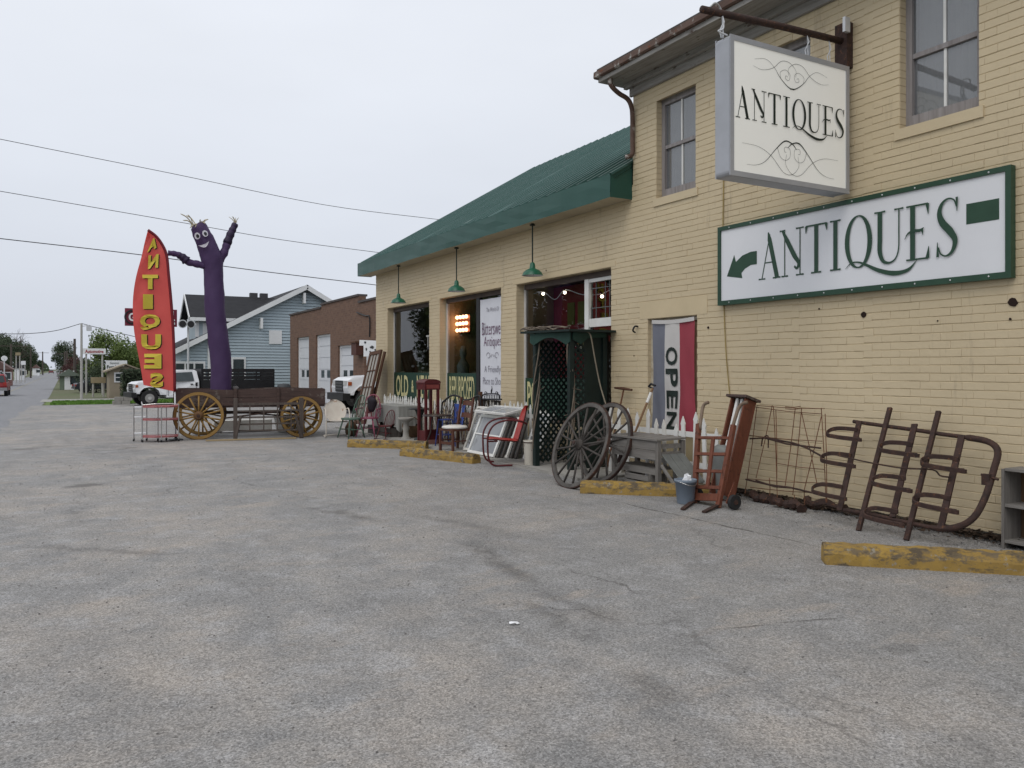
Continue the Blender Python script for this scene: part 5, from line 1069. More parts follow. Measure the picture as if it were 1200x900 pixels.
L('cloth', MB().grid([[(x*(1 + f*0.06*math.sin(k*1.7)), y*(1 + f*0.03*math.sin(k*2.3)), 0.70 - f*(0.5 + 0.1*math.sin(k*0.8))) for k, (x, y) in enumerate(per)] for f in (0.0, 0.5, 1.0)]), grey_cloth, ct, True)
L('top', MB().box((-0.36, -0.85, 0.68), (0.2, 0.85, 0.705)), grey_cloth, ct)
for x, y in ((-0.3, -0.8), (0.14, -0.8), (0.14, 0.8), (-0.3, 0.8)): L('leg', MB().box((x - .025, y - .025, 0), (x + .025, y + .025, 0.68)), dark_wood, ct)

dtx = T('dark_planter', 'low dark wooden planter trough under the grey cloth table', 'planter', (6.62, 18.0, 0.0))
for i, z in enumerate((0.02, 0.13)): L('side_board', MB().box((-0.14, -0.75, z), (-0.12, 0.75, z + 0.10)), dark_wood, dtx); L('side_board', MB().box((0.12, -0.75, z), (0.14, 0.75, z + 0.10)), dark_wood, dtx)
for y in (-0.74, 0.72): L('end_board', MB().box((-0.119, y, 0.02), (0.119, y + 0.02, 0.23)), dark_wood, dtx)
L('soil', MB().box((-0.118, -0.718, 0.03), (0.118, 0.718, 0.19)), M('soil', (0.045, 0.032, 0.024), (0.02, 0.015, 0.012), 12, 0.95), dtx)
jg = T('brown_jug', 'dark brown stoneware jug beside the green chair', 'jug', (6.0, 18.55, 0.0))
L('body', MB().lathe([(0.11, 0), (0.14, 0.06), (0.15, 0.2), (0.10, 0.30), (0.045, 0.34), (0.04, 0.38), (0.05, 0.39)], 16), M('stoneware', (0.13, 0.075, 0.04), (0.07, 0.04, 0.024), 6, 0.4), jg, True); L('handle', MB().tube(spline([(0.04, 0, 0.37), (0.11, 0, 0.36), (0.13, 0, 0.27)], 4), 0.014, 6), M('stoneware', (0, 0, 0)), jg)
bsk = T('wicker_basket', 'brown wicker basket behind the red child chair', 'basket', (6.95, 17.1, 0.03))
L('weave', MB().lathe([(0.16, 0), (0.20, 0.12), (0.22, 0.26), (0.21, 0.27), (0.19, 0.12), (0.0, 0.03)], 18, cap=False), M('wicker', (0.15, 0.09, 0.045), (0.06, 0.035, 0.02), 30, 0.8, bump=0.6), bsk, True); L('handle', MB().tube([(0.21*math.cos(t), 0, 0.26 + 0.2*math.sin(t)) for t in fr(0, PI, 12)], 0.012, 6), M('wicker', (0, 0, 0)), bsk)
twg = MB(); rgt = random.Random(41)
for i in range(60):
    y = rgt.uniform(13.6, 16.4); x = 7.18 + rgt.uniform(-.06, .06); twg.tube([(x, y, 0.05), (x + rgt.uniform(-.06, .06), y + rgt.uniform(-.15, .15), rgt.uniform(0.3, 0.6)), (x + rgt.uniform(-.1, .08), y + rgt.uniform(-.35, .35), rgt.uniform(0.5, 0.95))], 0.006, 4)
tag(link('dry_twigs', twg.mesh('dry_twigs', M('twig_brown', (0.12, 0.07, 0.05), (0.06, 0.035, 0.025), 9, 0.9))), 'tangle of dry brown twigs against the picket fence', 'twigs', kind='stuff')
# window sashes and iron headboards
def sash(name, label, pts, ncols, nrows, fw, frame_mat, glass_m, group, th=0.035):
    a, b, c, d = [Vector(p) for p in pts]          # bottom far, bottom near, top near, top far
    u = (b - a); v = (d - a); n = u.cross(v).normalized(); lu, lv = u.length, v.length; u.normalize(); v = (v - u*v.dot(u)).normalized()
    o = T(name, label, 'window sash', a, 0, group)
    def brd(nm, u0, v0, u1, v1, m, t0, t1):
        vs = [u*x + v*y + n*z for z in (t0, t1) for x, y in ((u0, v0), (u1, v0), (u1, v1), (u0, v1))]
        L(nm, MB().add(vs, [(0, 3, 2, 1), (4, 5, 6, 7), (0, 1, 5, 4), (1, 2, 6, 5), (2, 3, 7, 6), (3, 0, 4, 7)]), m, o)
    brd('stile', 0, 0, fw, lv, frame_mat, 0, th); brd('stile', lu - fw, 0, lu, lv, frame_mat, 0, th); brd('rail', fw, 0, lu - fw, fw, frame_mat, 0, th); brd('rail', fw, lv - fw, lu - fw, lv, frame_mat, 0, th)
    cw = (lu - 2*fw)/ncols; rh = (lv - 2*fw)/nrows
    for i in range(1, ncols): brd('muntin', fw + i*cw - 0.011, fw, fw + i*cw + 0.011, lv - fw, frame_mat, 0.004, th - 0.004)
    for j in range(1, nrows): brd('muntin', fw, fw + j*rh - 0.012, lu - fw, fw + j*rh + 0.012, frame_mat, 0.006, th - 0.002)
    if glass_m:
        for i in range(ncols):
            for j in range(nrows):
                x0, x1, y0, y1 = fw + i*cw + (.011 if i else 0), fw + (i+1)*cw - (.011 if i < ncols-1 else 0), fw + j*rh + (.012 if j else 0), fw + (j+1)*rh - (.012 if j < nrows-1 else 0)
                vs = [u*x + v*y + n*(th/2) for x, y in ((x0, y0), (x1, y0), (x1, y1), (x0, y1))]; L('pane', MB().add(vs, [(0, 1, 2, 3)]), glass_m, o)
    return o
sash_glass = glass_mat('sash_glass', (0.42, 0.48, 0.47), 0.02, 0.38)
GS = 'old window sashes stacked by the red chair'
fa, fb_ = Vector((6.60, 13.42, 0.03)), Vector((6.62, 12.42, 0.03))
for i in range(6):
    off = Vector((0.05*i, -0.075*i, 0)); k = 0.42 - 0.015*i; h = 0.76
    tp = Vector((k*h*0.95, -0.05, h*0.92))
    lab = ['white two pane window sash at the front of the stack', 'second window sash in the stack, behind the front one', 'third window sash in the leaning stack', 'fourth window sash in the leaning stack', 'fifth window sash in the leaning stack', 'rearmost sash of the leaning stack by the fence'][i]
    sash('window_sash', lab, [fa + off, fb_ + off, fb_ + off + tp, fa + off + tp], 1, 2, 0.05, white_paint if i == 0 else (chalk_white if i == 3 else dark_wood), sash_glass, GS)
sash('window_sash', 'flat white sash lying on top of the stacked sashes', [(6.74, 13.45, 0.775), (6.76, 12.3, 0.77), (7.20, 12.25, 0.86), (7.20, 13.4, 0.87)], 2, 1, 0.05, white_paint, sash_glass, GS)
sash('window_sash', 'white sash leaning between the red chair and the arbor', [(6.98, 12.0, 0.03), (6.95, 11.5, 0.03), (7.25, 11.5, 0.83), (7.27, 12.0, 0.83)], 1, 2, 0.05, white_paint, old_glass, GS)
sash('window_sash', 'narrow white sash standing behind the stack on the far side', [(6.72, 13.85, 0.03), (6.76, 13.5, 0.03), (7.08, 13.5, 0.86), (7.05, 13.85, 0.86)], 1, 1, 0.045, chalk_white, old_glass, GS)
# tall multi-pane door leaning at the far corner
fd = sash('panelled_door', 'tall brown door of three by four panes leaning at the shop corner', [lean(416, 497, 6.85, 0.26), lean(429, 497, 6.85, 0.26), lean(449, 413, 6.85, 0.26), lean(436, 413, 6.85, 0.26)], 3, 4, 0.10, brown_wood, M('pale_pane', (0.40, 0.38, 0.34), (0.29, 0.27, 0.24), 4, 0.5), None, 0.05)
fd['category'] = 'door'
solo('leaning_plank', MB().bar(lean(435, 480, 7.0, 0.2), lean(451, 412, 7.0, 0.2), 0.12, 0.04, (-1, 0, 0.2)), brown_wood, 'brown plank leaning behind the panelled door at the corner', 'plank')
# iron headboards
hb = T('iron_headboard', 'small black wrought iron gate with scrolls and finial on the fence', 'headboard', (7.18, 14.0, 0.5))
p = lambda x, y: onx(490 + x/8.57, 440 + y/8.57, 7.18)
W('frame', MB().tube(spline([p(640, 235), p(645, 205), p(670, 188), p(740, 183), p(800, 188), p(818, 210), p(820, 240)], 4), 0.014, 6).tube([p(632, 238), p(835, 240)], 0.018, 6), black_paint, hb)
W('finial', MB().tube([p(735, 183), p(738, 150), p(742, 135), p(740, 105)], [0.012, 0.02, 0.012, 0.006], 6), black_paint, hb)
for x in (680, 790): W('scroll', MB().tube([p(x + 14*math.cos(t)*(1-.08*t), 172 + 14*math.sin(t)*(1-.08*t)) for t in fr(0, 7, 14)], 0.008, 5), black_paint, hb)
for x in (665, 690, 715, 740, 765, 790, 812): W('bar', MB().tube([p(x, 195 if 680 < x < 800 else 205), p(x, 345)], 0.007, 5), black_paint, hb)
W('pale_panel', MB().add([p(660, 200) + Vector((.02, 0, 0)), p(805, 200) + Vector((.02, 0, 0)), p(805, 232) + Vector((.02, 0, 0)), p(660, 232) + Vector((.02, 0, 0))], [(0, 1, 2, 3)]), clean_white, hb)
bf = T('iron_bedstead', 'black curved iron bed end standing behind the round table', 'bed frame', (7.12, 14.9, 0.3))
p2 = lambda x, y: onx(490 + x/8.57, 440 + y/8.57, 7.12)
W('arch', MB().tube(spline([p2(235, 520), p2(240, 300), p2(270, 250), p2(330, 205), p2(390, 205), p2(470, 245), p2(535, 235), p2(600, 205), p2(625, 240), p2(630, 500)], 5), 0.02, 8), black_paint, bf, True)
for x in (280, 320, 360, 420, 480, 540, 590): W('spindle', MB().tube([p2(x, 232), p2(x, 480)], 0.008, 5), black_paint, bf)
W('lower_rail', MB().tube([p2(235, 480), p2(630, 480)], 0.014, 6), black_paint, bf)
tb = MB().tube([onx(563, 459, 7.2), onx(563, 486, 7.2)], 0.045, 8); solo('brown_post', tb, brown_wood, 'short turned brown post standing before the fence', 'post')
# white rusty bucket
wb_ = T('enamel_bucket', 'white rust chipped enamel bucket beside the arbor', 'bucket', (6.66, 11.26, 0.0))
L('pail', MB().lathe([(0.085, 0.0), (0.09, 0.01), (0.105, 0.40), (0.112, 0.42), (0.105, 0.425), (0.098, 0.40), (0.08, 0.02), (0, 0.02)], 20, cap=False), M('chipped_enamel', (0.60, 0.57, 0.50), (0.50, 0.46, 0.39), 4, 0.5, spots=[(9, 0.60, (0.13, 0.08, 0.055))]), wb_, True)
L('rim', MB().tube([(0.108*math.cos(t), 0.108*math.sin(t), 0.395) for t in fr(0, 2*PI, 16)[:-1]], 0.009, 5, True), iron_rust, wb_)
# bookcase at the right edge
bc = T('shelf_unit', 'open grey wooden shelf unit standing against the wall at the right', 'shelf', (7.4, 3.6, 0))
for y in (4.05, 3.0): W('side', MB().box((7.30, y, 0.0), (7.585, y + 0.025, 0.705)), grey_wood_v, bc)
for z in (0.05, 0.37, 0.69): W('shelf', MB().box((7.305, 3.026, z), (7.56, 4.049, z + 0.025)), grey_wood, bc)
for i in range(7): W('back_board', MB().box((7.565, 3.026 + i*0.146, 0.02), (7.582, 3.026 + i*0.146 + 0.144, 0.70)), wood('back_board_brown', (0.15, 0.09, 0.045), (0.07, 0.042, 0.025), 2, 3), bc)
# red topped picket
solo('red_pole', MB().tube([(7.26, 12.52, 0.03), (7.26, 12.52, 0.98)], 0.022, 8), red_paint, 'thin red painted pole among the pickets by the arbor', 'pole') if False else None

# things inside the shop windows
ch = T('bulb_sign', 'cluster of glowing warm bulbs hanging inside the banner window', 'lamp', (XG + 0.22, 16.60, 2.64))
warm = M('warm_bulb', (1, 0.75, 0.5), None, 3, 0.4, emit=((1.0, 0.50, 0.26), 5.0))
for i in range(3):
    for j in range(4): L('bulb', MB().ball((0.0, -0.24 + j*0.16, 0.15 - i*0.15), 0.045, 8, 6), warm, ch, True)
L('plate', MB().box((0.06, -0.3, -0.2), (0.075, 0.3, 0.2)), M('copper_plate', (0.25, 0.08, 0.04), None, 5, 0.4, 0.5), ch)
st_ = T('statue', 'pale green figure standing inside the banner window', 'statue', (XG + 0.30, 16.68, 0.68))
L('figure', MB().lathe([(0.16, 0), (0.14, 0.08), (0.11, 0.5), (0.13, 0.8), (0.15, 1.0), (0.07, 1.12), (0.05, 1.16), (0.08, 1.24), (0.085, 1.34), (0.05, 1.44), (0, 1.46)], 14), M('verdigris', (0.22, 0.27, 0.25), (0.10, 0.12, 0.12), 6, 0.7), st_, True)
fx = T('flower_sprig', 'white artificial flower sprig inside the far window', 'flowers', (XG + 0.3, 19.2, 0.68))
mb = MB(); rg = random.Random(5)
for i in range(12): a = rg.uniform(0, 6.3); mb.ball((0.1*math.cos(a), 0.45*rg.uniform(-1, 1), 1.15 + rg.uniform(-.22, .25)), 0.05, 7, 5, (1, 1.3, 0.7))
L('petals', mb, white_paint, fx)
L('vase', MB().lathe([(0.1, 0), (0.14, 0.2), (0.12, 0.4), (0.05, 0.55), (0.07, 0.62)], 12), M('dark_vase', (0.04, 0.03, 0.03), None, 4, 0.3), fx, True); L('stem', MB().tube([(0, 0, .6), (0, .1, 1.1)], .015, 5).tube([(0, 0, .6), (0, -.2, 1.2)], .012, 5), dark_green, fx)
rdp = T('red_screen', 'red panelled screen with green inlays inside the right shop window', 'screen', (XG + 0.62, 12.72, 0.68))
L('screen_leaf', MB().box((0, -0.75, 0), (0.05, 0.55, 2.5)), M('deep_red', (0.22, 0.018, 0.025), (0.15, 0.012, 0.018), 4, 0.6), rdp)
for y in (-0.55, -0.2):
    for z in (1.2, 1.75): L('inlay', MB().box((-0.012, y, z), (-0.002, y + 0.24, z + 0.42)), M('olive_inlay', (0.13, 0.13, 0.03), None, 4, 0.6), rdp)
for i, (y, z) in enumerate(((12.9, 3.02), (12.15, 2.98), (11.0, 2.82))):
    b = T('string_bulb', ['glowing string bulb at the left of the arbor window', 'glowing string bulb at the middle of the arbor window', 'glowing string bulb behind the small leaded sash'][i], 'bulb', (XG + 0.15, y, z), 0, 'string lights in the shop window')
    L('globe', MB().ball((0, 0, 0), 0.03, 8, 6), M('string_glow', (1, 0.9, 0.75), None, 3, 0.3, emit=((1, 0.85, 0.65), 6.0)), b, True); L('cap', MB().cyl((0, 0, 0.025), (0, 0, 0.06), 0.014, 6), black_paint, b)
solo('light_string', MB().tube(spline([(XG + .16, 13.25, 3.05), (XG + .16, 12.9, 3.06), (XG + .16, 12.5, 2.88), (XG + .16, 12.15, 3.03), (XG + .16, 11.6, 2.9), (XG + .16, 11.0, 2.87), (XG + .16, 10.5, 3.0)], 5), 0.008, 5), clean_white, 'pale cord of the string lights in the shop window', 'cord')

# ------------------------------------------------------------------ antique wagon, gate rack, tube figure, feather flag, trolley
WA = math.atan2(18.73 - 19.18, 4.83 - 2.66)
wg = T('farm_wagon', 'old farm wagon with ochre spoked wheels and dark brown box', 'wagon', (2.66, 19.22, 0.0), WA)
def wagon_wheel(x, y, r, ns):
    o = link('wheel', None, wg); o.location = (x, y, r); o.empty_display_size = 0.1
    wheel_parts(o, r, ns, 0.065, 0.06, 0.105, 0.26, gold_wood, gold_wood, M('hub_brown', (0.17, 0.09, 0.035), (0.09, 0.045, 0.02), 6, 0.6), iron_rust)
for x, r, ns in ((0.0, 0.535, 14), (2.25, 0.475, 12)):
    for y in (0.0, 1.35): wagon_wheel(x, y, r - 0.0, ns)
L('axle', MB().box((-0.05, 0.0, 0.48), (0.05, 1.35, 0.58)), dark_brown, wg); L('axle', MB().box((2.2, 0.0, 0.42), (2.3, 1.35, 0.52)), dark_brown, wg)
L('reach_pole', MB().box((-0.1, 0.62, 0.53), (2.4, 0.72, 0.60)), dark_brown, wg); L('bolster', MB().box((-0.08, 0.2, 0.60), (0.08, 1.2, 0.74)), dark_brown, wg); L('bolster', MB().box((2.17, 0.2, 0.54), (2.33, 1.2, 0.74)), dark_brown, wg)
for i, (z0, z1) in enumerate(((0.745, 0.93), (0.935, 1.125))):
    for y in (0.20, 1.16):
        mb = MB(); n = 18
        rows = [[(-0.55 + 3.36*k/n, y - 0.02 + (0.012*math.sin(k*0.9) if sgn < 0 else 0.04), (z0 if lo else z1 + 0.016*math.sin(k*0.55 + i))) for k in range(n + 1)] for sgn, lo in ((-1, 1), (-1, 0), (1, 0), (1, 1), (-1, 1))]
        mb.grid(rows); mb.add([r[0] for r in rows[:4]], [(0, 1, 2, 3)]); mb.add([r[-1] for r in rows[:4]], [(3, 2, 1, 0)]); L('side_board', mb, dark_brown, wg)
for x in (-0.545, 2.77): L('end_board', MB().box((x, 0.242, 0.745), (x + 0.035, 1.135, 1.12)), dark_brown, wg)
L('floor_board', MB().box((-0.54, 0.20, 0.70), (2.80, 1.18, 0.742)), dark_brown, wg)
for x in (0.75, 1.7): L('stake', MB().box((x, 0.135, 0.68), (x + 0.06, 0.175, 1.14)), dark_brown, wg)
L('brake_rod', MB().tube([(0.5, 0.25, 0.45), (2.0, 0.3, 0.62)], 0.02, 6).tube([(0.4, 0.4, 0.62), (2.1, 0.5, 0.45)], 0.02, 6), iron_rust, wg)
gr_ = T('hay_rack', 'weathered wooden hay rack of bars standing between the wagon wheels', 'rack', (3.3, 18.72, 0.0), WA + 0.03)
old_post = wood('old_rack_wood', (0.125, 0.10, 0.085), (0.05, 0.04, 0.035), 2, 4)
for x in (0.02, 1.46): L('post', MB().box((x, -0.05, 0.0), (x + 0.09, 0.05, 0.93)), old_post, gr_); L('brace', MB().bar((x + .045, -0.06, 0.02), (x + (0.16 if x < 1 else -0.1), -0.09, 0.55), 0.06, 0.05), old_post, gr_)
for z in (0.20, 0.34, 0.50, 0.64, 0.80): L('bar', MB().bar((0.05, 0, z), (1.5, 0.0, z + 0.012*math.sin(z*20)), 0.03, 0.035 if z < 0.7 else 0.05), old_post, gr_)
for x in (0.36, 0.66, 0.96, 1.26): L('slat', MB().box((x, -0.025, 0.18), (x + 0.028, -0.018, 0.78)), old_post, gr_)
solo('timber_strip', MB().bar((2.72, 18.62, 0.018), (4.62, 18.30, 0.018), 0.05, 0.03), M('pale_timber', (0.40, 0.31, 0.18), (0.30, 0.22, 0.12), 6, 0.8), 'pale timber strip lying on the ground before the wagon', 'timber')
# far-side clutter under the wagon: pale bath / box
cbx = T('enamel_tub', 'pale enamel tub standing behind the wagon front wheel', 'tub', (5.05, 20.6, 0))
L('tub', MB().lathe([(0.30, 0.0), (0.34, 0.05), (0.42, 0.42), (0.45, 0.44), (0.41, 0.43), (0.33, 0.08), (0, 0.06)], 20, cap=False), chalk_white, cbx, True); L('rim', MB().tube([(0.445*math.cos(t), 0.445*math.sin(t), 0.44) for t in fr(0, 2*PI, 20)[:-1]], 0.02, 6, True), chalk_white, cbx)
cbb = T('planter_box', 'low white planter box behind the wagon under the box', 'box', (3.95, 21.0, 0)); L('tray', MB().box((-0.7, -0.15, 0.04), (0.7, 0.15, 0.30)), chalk_white, cbb); L('foot', MB().box((-0.6, -0.1, 0), (-0.5, 0.1, 0.04)), chalk_white, cbb); L('foot', MB().box((0.5, -0.1, 0), (0.6, 0.1, 0.04)), chalk_white, cbb)

# inflatable tube figure standing in the wagon
YT = 19.75
purple = cloth_mat('purple_nylon', (0.10, 0.058, 0.15), (0.08, 0.045, 0.12), 0.3)
dark_purple = M('dark_purple_nylon', (0.025, 0.013, 0.045), (0.018, 0.010, 0.032), 4, 0.55, bump=0.25)
tm = T('tube_figure', 'tall purple inflatable tube figure with smiling face rising from the wagon', 'inflatable figure', (ony(257, 458, YT).x, YT, 1.0))
def tp(px, py, dy=0.0): return ony(px, py, YT + dy)
m_px = lambda r: r * (tp(258, 400) - CP).length / 1000.0
body = [(259, 470, 11.6), (259, 452, 11.6), (259.3, 435, 11.8), (258, 415, 11.6), (255.8, 397, 11.5), (254, 382, 11.3), (252.3, 366, 11.2), (251, 345, 11.1), (250.5, 328, 10.9), (250, 314, 10.8), (248, 303, 11.8), (244.5, 293, 11.6), (240.5, 283, 10.6), (236, 273, 9.8), (232.5, 265.5, 9.2), (230.5, 262.5, 6.5)]
pts = spline([tp(b[0], b[1]) for b in body], 3); rad = []
for i in range(len(body) - 1):
    for k in range(3): rad.append((body[i][2] + (body[i+1][2] - body[i][2])*k/3) * (1 + 0.018*math.sin(i*2.1 + k)))
rad.append(body[-1][2])
PXM = (tp(257, 400) - CP).dot(Vector((S_, C_, 0))) / FPX
tb_ = MB().tube(pts, [r*PXM for r in rad], 24)
for i_ in range(len(pts)):                     # slack folds in the thin fabric
    for k_ in range(24):
        j_ = i_*24 + k_; a_ = 2*PI*k_/24; f_ = 1 + 0.022*math.sin(3*a_ + i_*0.9) + 0.02*math.sin(5*a_ - i_*1.6) + 0.014*math.sin(2*a_ + i_*2.7); c_ = pts[i_]; v_ = Vector(tb_.v[j_]); tb_.v[j_] = tuple(c_ + (v_ - c_)*f_)
W('body', tb_, purple, tm, True)
def armp(path, r0, r1):
    q = spline([tp(x, y) for x, y in path], 4); n = len(q); return MB().tube(q, [(r0 + (r1-r0)*i/(n-1))*PXM*(1 + 0.10*math.sin(i*1.9)) for i in range(n)], 12)
W('arm', armp([(252, 310), (240, 311), (229, 309), (219, 306.5), (212, 300), (205, 297.5), (197, 296.5)], 4.6, 3.0), purple, tm, True)
W('arm', armp([(256, 306), (262, 297), (266, 286), (269.5, 276), (273, 268), (275.5, 263)], 5.2, 3.0), purple, tm, True)
W('sleeve_end', armp([(219, 306), (214, 301.5), (209, 299)], 5.4, 3.6), dark_purple, tm, True); W('sleeve_end', armp([(266, 285.5), (270, 275), (273, 268.5), (276, 262)], 4.9, 3.5), dark_purple, tm, True)
vd = -Vector((tp(240, 280).x, YT, 0)).normalized()
def face_disc(px, py, rx, ry, mat, name, lift, tilt=0.0, poly=None):
    c = tp(px, py); rt_ = Vector((C_, -S_, 0)); up = Vector((0, 0, 1)); mb = MB(); n = 14
    P = poly or [(rx*math.cos(2*PI*k/n), ry*math.sin(2*PI*k/n)) for k in range(n)]
    # wrap on the round head: depth falls off from the head's axis
    out = []
    for u, v in P:
        uu = u*math.cos(tilt) - v*math.sin(tilt); vv = u*math.sin(tilt) + v*math.cos(tilt); q = c + rt_*(uu*PXM) + up*(vv*PXM)
        ax = 237 + (281 - (py - vv))*(-0.42); off = ((px + uu) - ax); Rr = 13.6
        out.append(q + vd*(math.sqrt(max(Rr*Rr - off*off, 1))*PXM + lift))
    mb.add(out, [tuple(range(len(out)))]); W(name, mb, mat, tm)
eye_w = M('felt_white', (0.62, 0.60, 0.64), (0.55, 0.53, 0.58), 3, 0.7)
for x, y in ((231.3, 278.5), (240.4, 275.6)):
    face_disc(x, y, 3.3, 3.9, eye_w, 'eye', 0.010, 0.35); face_disc(x + 0.3, y + 0.3, 1.7, 2.2, black_paint, 'pupil', 0.022, 0.35)
sm = [(-6.8, 1.6)] + [(-6.8 + 13.6*k/8, 1.4 - 1.2*math.sin(PI*k/8)) for k in range(1, 8)] + [(6.8, 2.0)] + [(6.8 - 13.6*k/8, 1.8 - 5.2*math.sin(PI*k/8)) for k in range(1, 8)]
face_disc(239.2, 288.5, 0, 0, eye_w, 'mouth', 0.010, 0.36, sm)
straw = M('pale_streamer', (0.50, 0.44, 0.30), (0.36, 0.31, 0.22), 8, 0.8); rg = random.Random(12)
for i in range(16):
    a = rg.uniform(0, 2*PI); c = tp(230 + rg.uniform(-6, 7), 264 + rg.uniform(-1, 3), rg.uniform(-0.15, 0.15)); e = c + Vector((math.cos(a)*rg.uniform(.08, .3), rg.uniform(-.2, .2), rg.uniform(-0.14, 0.26)))
    W('streamer', MB().tube(spline([c, (c + e)/2 + Vector((0, 0, 0.05)), e], 3), [0.013]*6 + [0.006], 4), straw, tm)
for i in range(8):
    a = rg.uniform(0, 2*PI); c = tp(276, 262.5); e = c + Vector((math.cos(a)*rg.uniform(.06, .2), rg.uniform(-.1, .1), rg.uniform(-0.05, 0.18)))
    W('streamer', MB().tube([c, (c+e)/2 + Vector((0, 0, .03)), e], [0.011, .009, 0.005], 4), straw, tm)
blw = T('blower', 'black fan blower under the tube figure in the wagon', 'blower', (tm.location.x + 0.12, YT, 0.745))
L('drum', MB().lathe([(0.26, 0.0), (0.28, 0.03), (0.28, 0.25), (0.25, 0.27)], 18), black_paint, blw); L('duct', MB().lathe([(0.25, 0.27), (0.25, 0.33)], 18), black_paint, blw)
lb = T('round_float', 'small grey rounded float resting on the wagon edge', 'float', (ony(276, 459, 19.7).x, 19.7, 1.09)); L('shell', MB().ball((0, 0, 0.04), 0.075, 10, 7, (1.1, 1, 0.8)), M('grey_foam', (0.12, 0.11, 0.11), None, 6, 0.8), lb, True); L('knob', MB().ball((0, 0, 0.11), 0.02, 6, 5), black_paint, lb)

# feather flag with mirrored lettering
YF = 19.35
ff_ = T('feather_flag', 'tall red feather flag with yellow ANTIQUES lettering seen from behind', 'flag', (ony(206, 516, YF).x, YF, 0.0))
fp_ = lambda x, y, d=0.0: ony(150 + x/4.5, 265 + y/4.5, YF + d)
right = spline([(105, 20, 0), (150, 55, 0), (185, 105, 0), (205, 160, 0), (215, 260, 0), (228, 400, 0), (238, 540, 0), (244, 700, 0), (247, 872, 0)], 4)
left = spline([(105, 20, 0), (88, 85, 0), (70, 165, 0), (44, 260, 0), (29, 350, 0), (25, 440, 0), (33, 560, 0), (62, 720, 0), (82, 838, 0)], 4)
def rip(s, t): return 0.07*math.sin(5*t + 3*s) * s + 0.045*math.sin(17*t - 8*s)*s*(1 - s*0.3) + 0.03*math.sin(31*t + 9*s)*s + 0.012*math.sin(60*t - 14*s)*s
rows = []
nn_ = len(right)
for i in range(nn_):
    t = i/(nn_-1); a, b = right[i], left[i]
    rows.append([fp_(a.x + (b.x-a.x)*s, a.y + (b.y-a.y)*s, rip(s, t)) for s in fr(0, 1, 16)])
flag_red2 = cloth_mat('flag_red_nylon', (0.80, 0.135, 0.115), (0.70, 0.105, 0.095), 0.5)
W('banner', MB().grid(rows), flag_red2, ff_, True)
W('pole_sleeve', MB().tube([fp_(a.x, a.y, -0.012) for a in right], 0.030, 8), M('sleeve_red', (0.17, 0.012, 0.022), None, 4, 0.6), ff_, True)
W('pole', MB().tube([fp_(247, 866, -.01), fp_(250, 1000, 0), ony(206, 516, YF)], 0.016, 8), alu, ff_, True)
W('ground_base', MB().lathe([(0.16, 0.0), (0.15, 0.02), (0.03, 0.04), (0.025, 0.12)], 14, (ff_.location.x, YF, 0)), black_paint, ff_)
yel = cloth_mat('flag_yellow', (0.78, 0.64, 0.08), (0.70, 0.56, 0.07), 0.2); blk_ = M('flag_black', (0.03, 0.012, 0.012), None, 3, 0.6)
def flag_uv(x, y):     # crop pixels -> point on the rippled cloth
    i = min(range(nn_), key=lambda k: abs((right[k].y + left[k].y)/2 - y)); t = i/(nn_-1); a, b = right[i], left[i]; s = min(max((x - a.x)/((b.x - a.x) or -1), 0), 1); return rip(s, t)
GL = {'A': 50, 'N': 54, 'T': 82, 'I': 52, 'Q': 106, 'U': 104, 'E': 92, 'S': 70}
for (chh, cx_, cy_, hgt, sk) in (('A', 130, 96, 62, 0.5), ('N', 133, 186, 72, 0.15), ('T', 117, 294, 76, 0), ('I', 105, 398, 78, 0), ('Q', 116, 506, 84, 0), ('U', 122, 610, 80, 0), ('E', 130, 712, 78, 0), ('S', 150, 812, 78, 0)):
    wd = GL[chh]
    vs, fs = text_geo(chh, wd, hgt, 0.05)
    for mat, dx, dz, lift, nm in ((blk_, 6, 4, 0.028, 'letter_shadow'), (yel, 0, 0, 0.046, 'letter')):
        mb = MB(); pp = []
        for u, v in vs:
            x = cx_ - u + dx + sk*v*0.3; y = cy_ - v + dz + u*sk; pp.append(fp_(x, y, flag_uv(x, y) - lift - 0.01))
        mb.add(pp, fs); W(nm, mb, mat, ff_)

# serving trolley
tr_ = T('serving_trolley', 'chrome serving trolley with three red shelves beside the feather flag', 'trolley', (ony(188, 512, 19.1).x, 19.1, 0.0), -0.1)
shelf_red = M('trolley_red', (0.46, 0.17, 0.17), (0.37, 0.12, 0.125), 6, 0.45)
oct_ = [(-0.37, 0.16), (-0.37, -0.06), (-0.12, -0.24), (0.18, -0.24), (0.37, -0.08), (0.37, 0.16)]
for z in (0.10, 0.47, 0.75): L('shelf', MB().prism(oct_, lambda u, v, w_, z=z: (u, v, z + w_), 0.025), shelf_red, tr_); L('shelf_rim', MB().tube([(u*1.01, v*1.03, z + 0.03) for u, v in oct_], 0.008, 5, True), shelf_red, tr_)
for u, v in ((-0.37, 0.15), (-0.36, -0.07), (0.02, -0.245), (0.37, -0.09), (0.37, 0.15), (-0.05, 0.16), (0.12, 0.16)):
    L('upright', MB().cyl((u, v, 0.05), (u, v, 0.82 if abs(u) > .3 else 0.77), 0.012, 8), chrome, tr_)
    ca = L('caster', MB().cyl((u - 0.02, v, 0.028), (u + 0.02, v, 0.028), 0.028, 10), black_paint, tr_)
L('handle', MB().tube(spline([(-0.37, 0.15, 0.80), (-0.38, 0.10, 0.86), (-0.37, -0.02, 0.86), (-0.36, -0.07, 0.80)], 4), 0.011, 6), chrome, tr_); L('top_rail', MB().tube([(-0.36, -0.07, 0.81), (-0.1, -0.1, 0.83), (0.2, -0.1, 0.83), (0.37, -0.09, 0.81)], 0.010, 6), chrome, tr_)
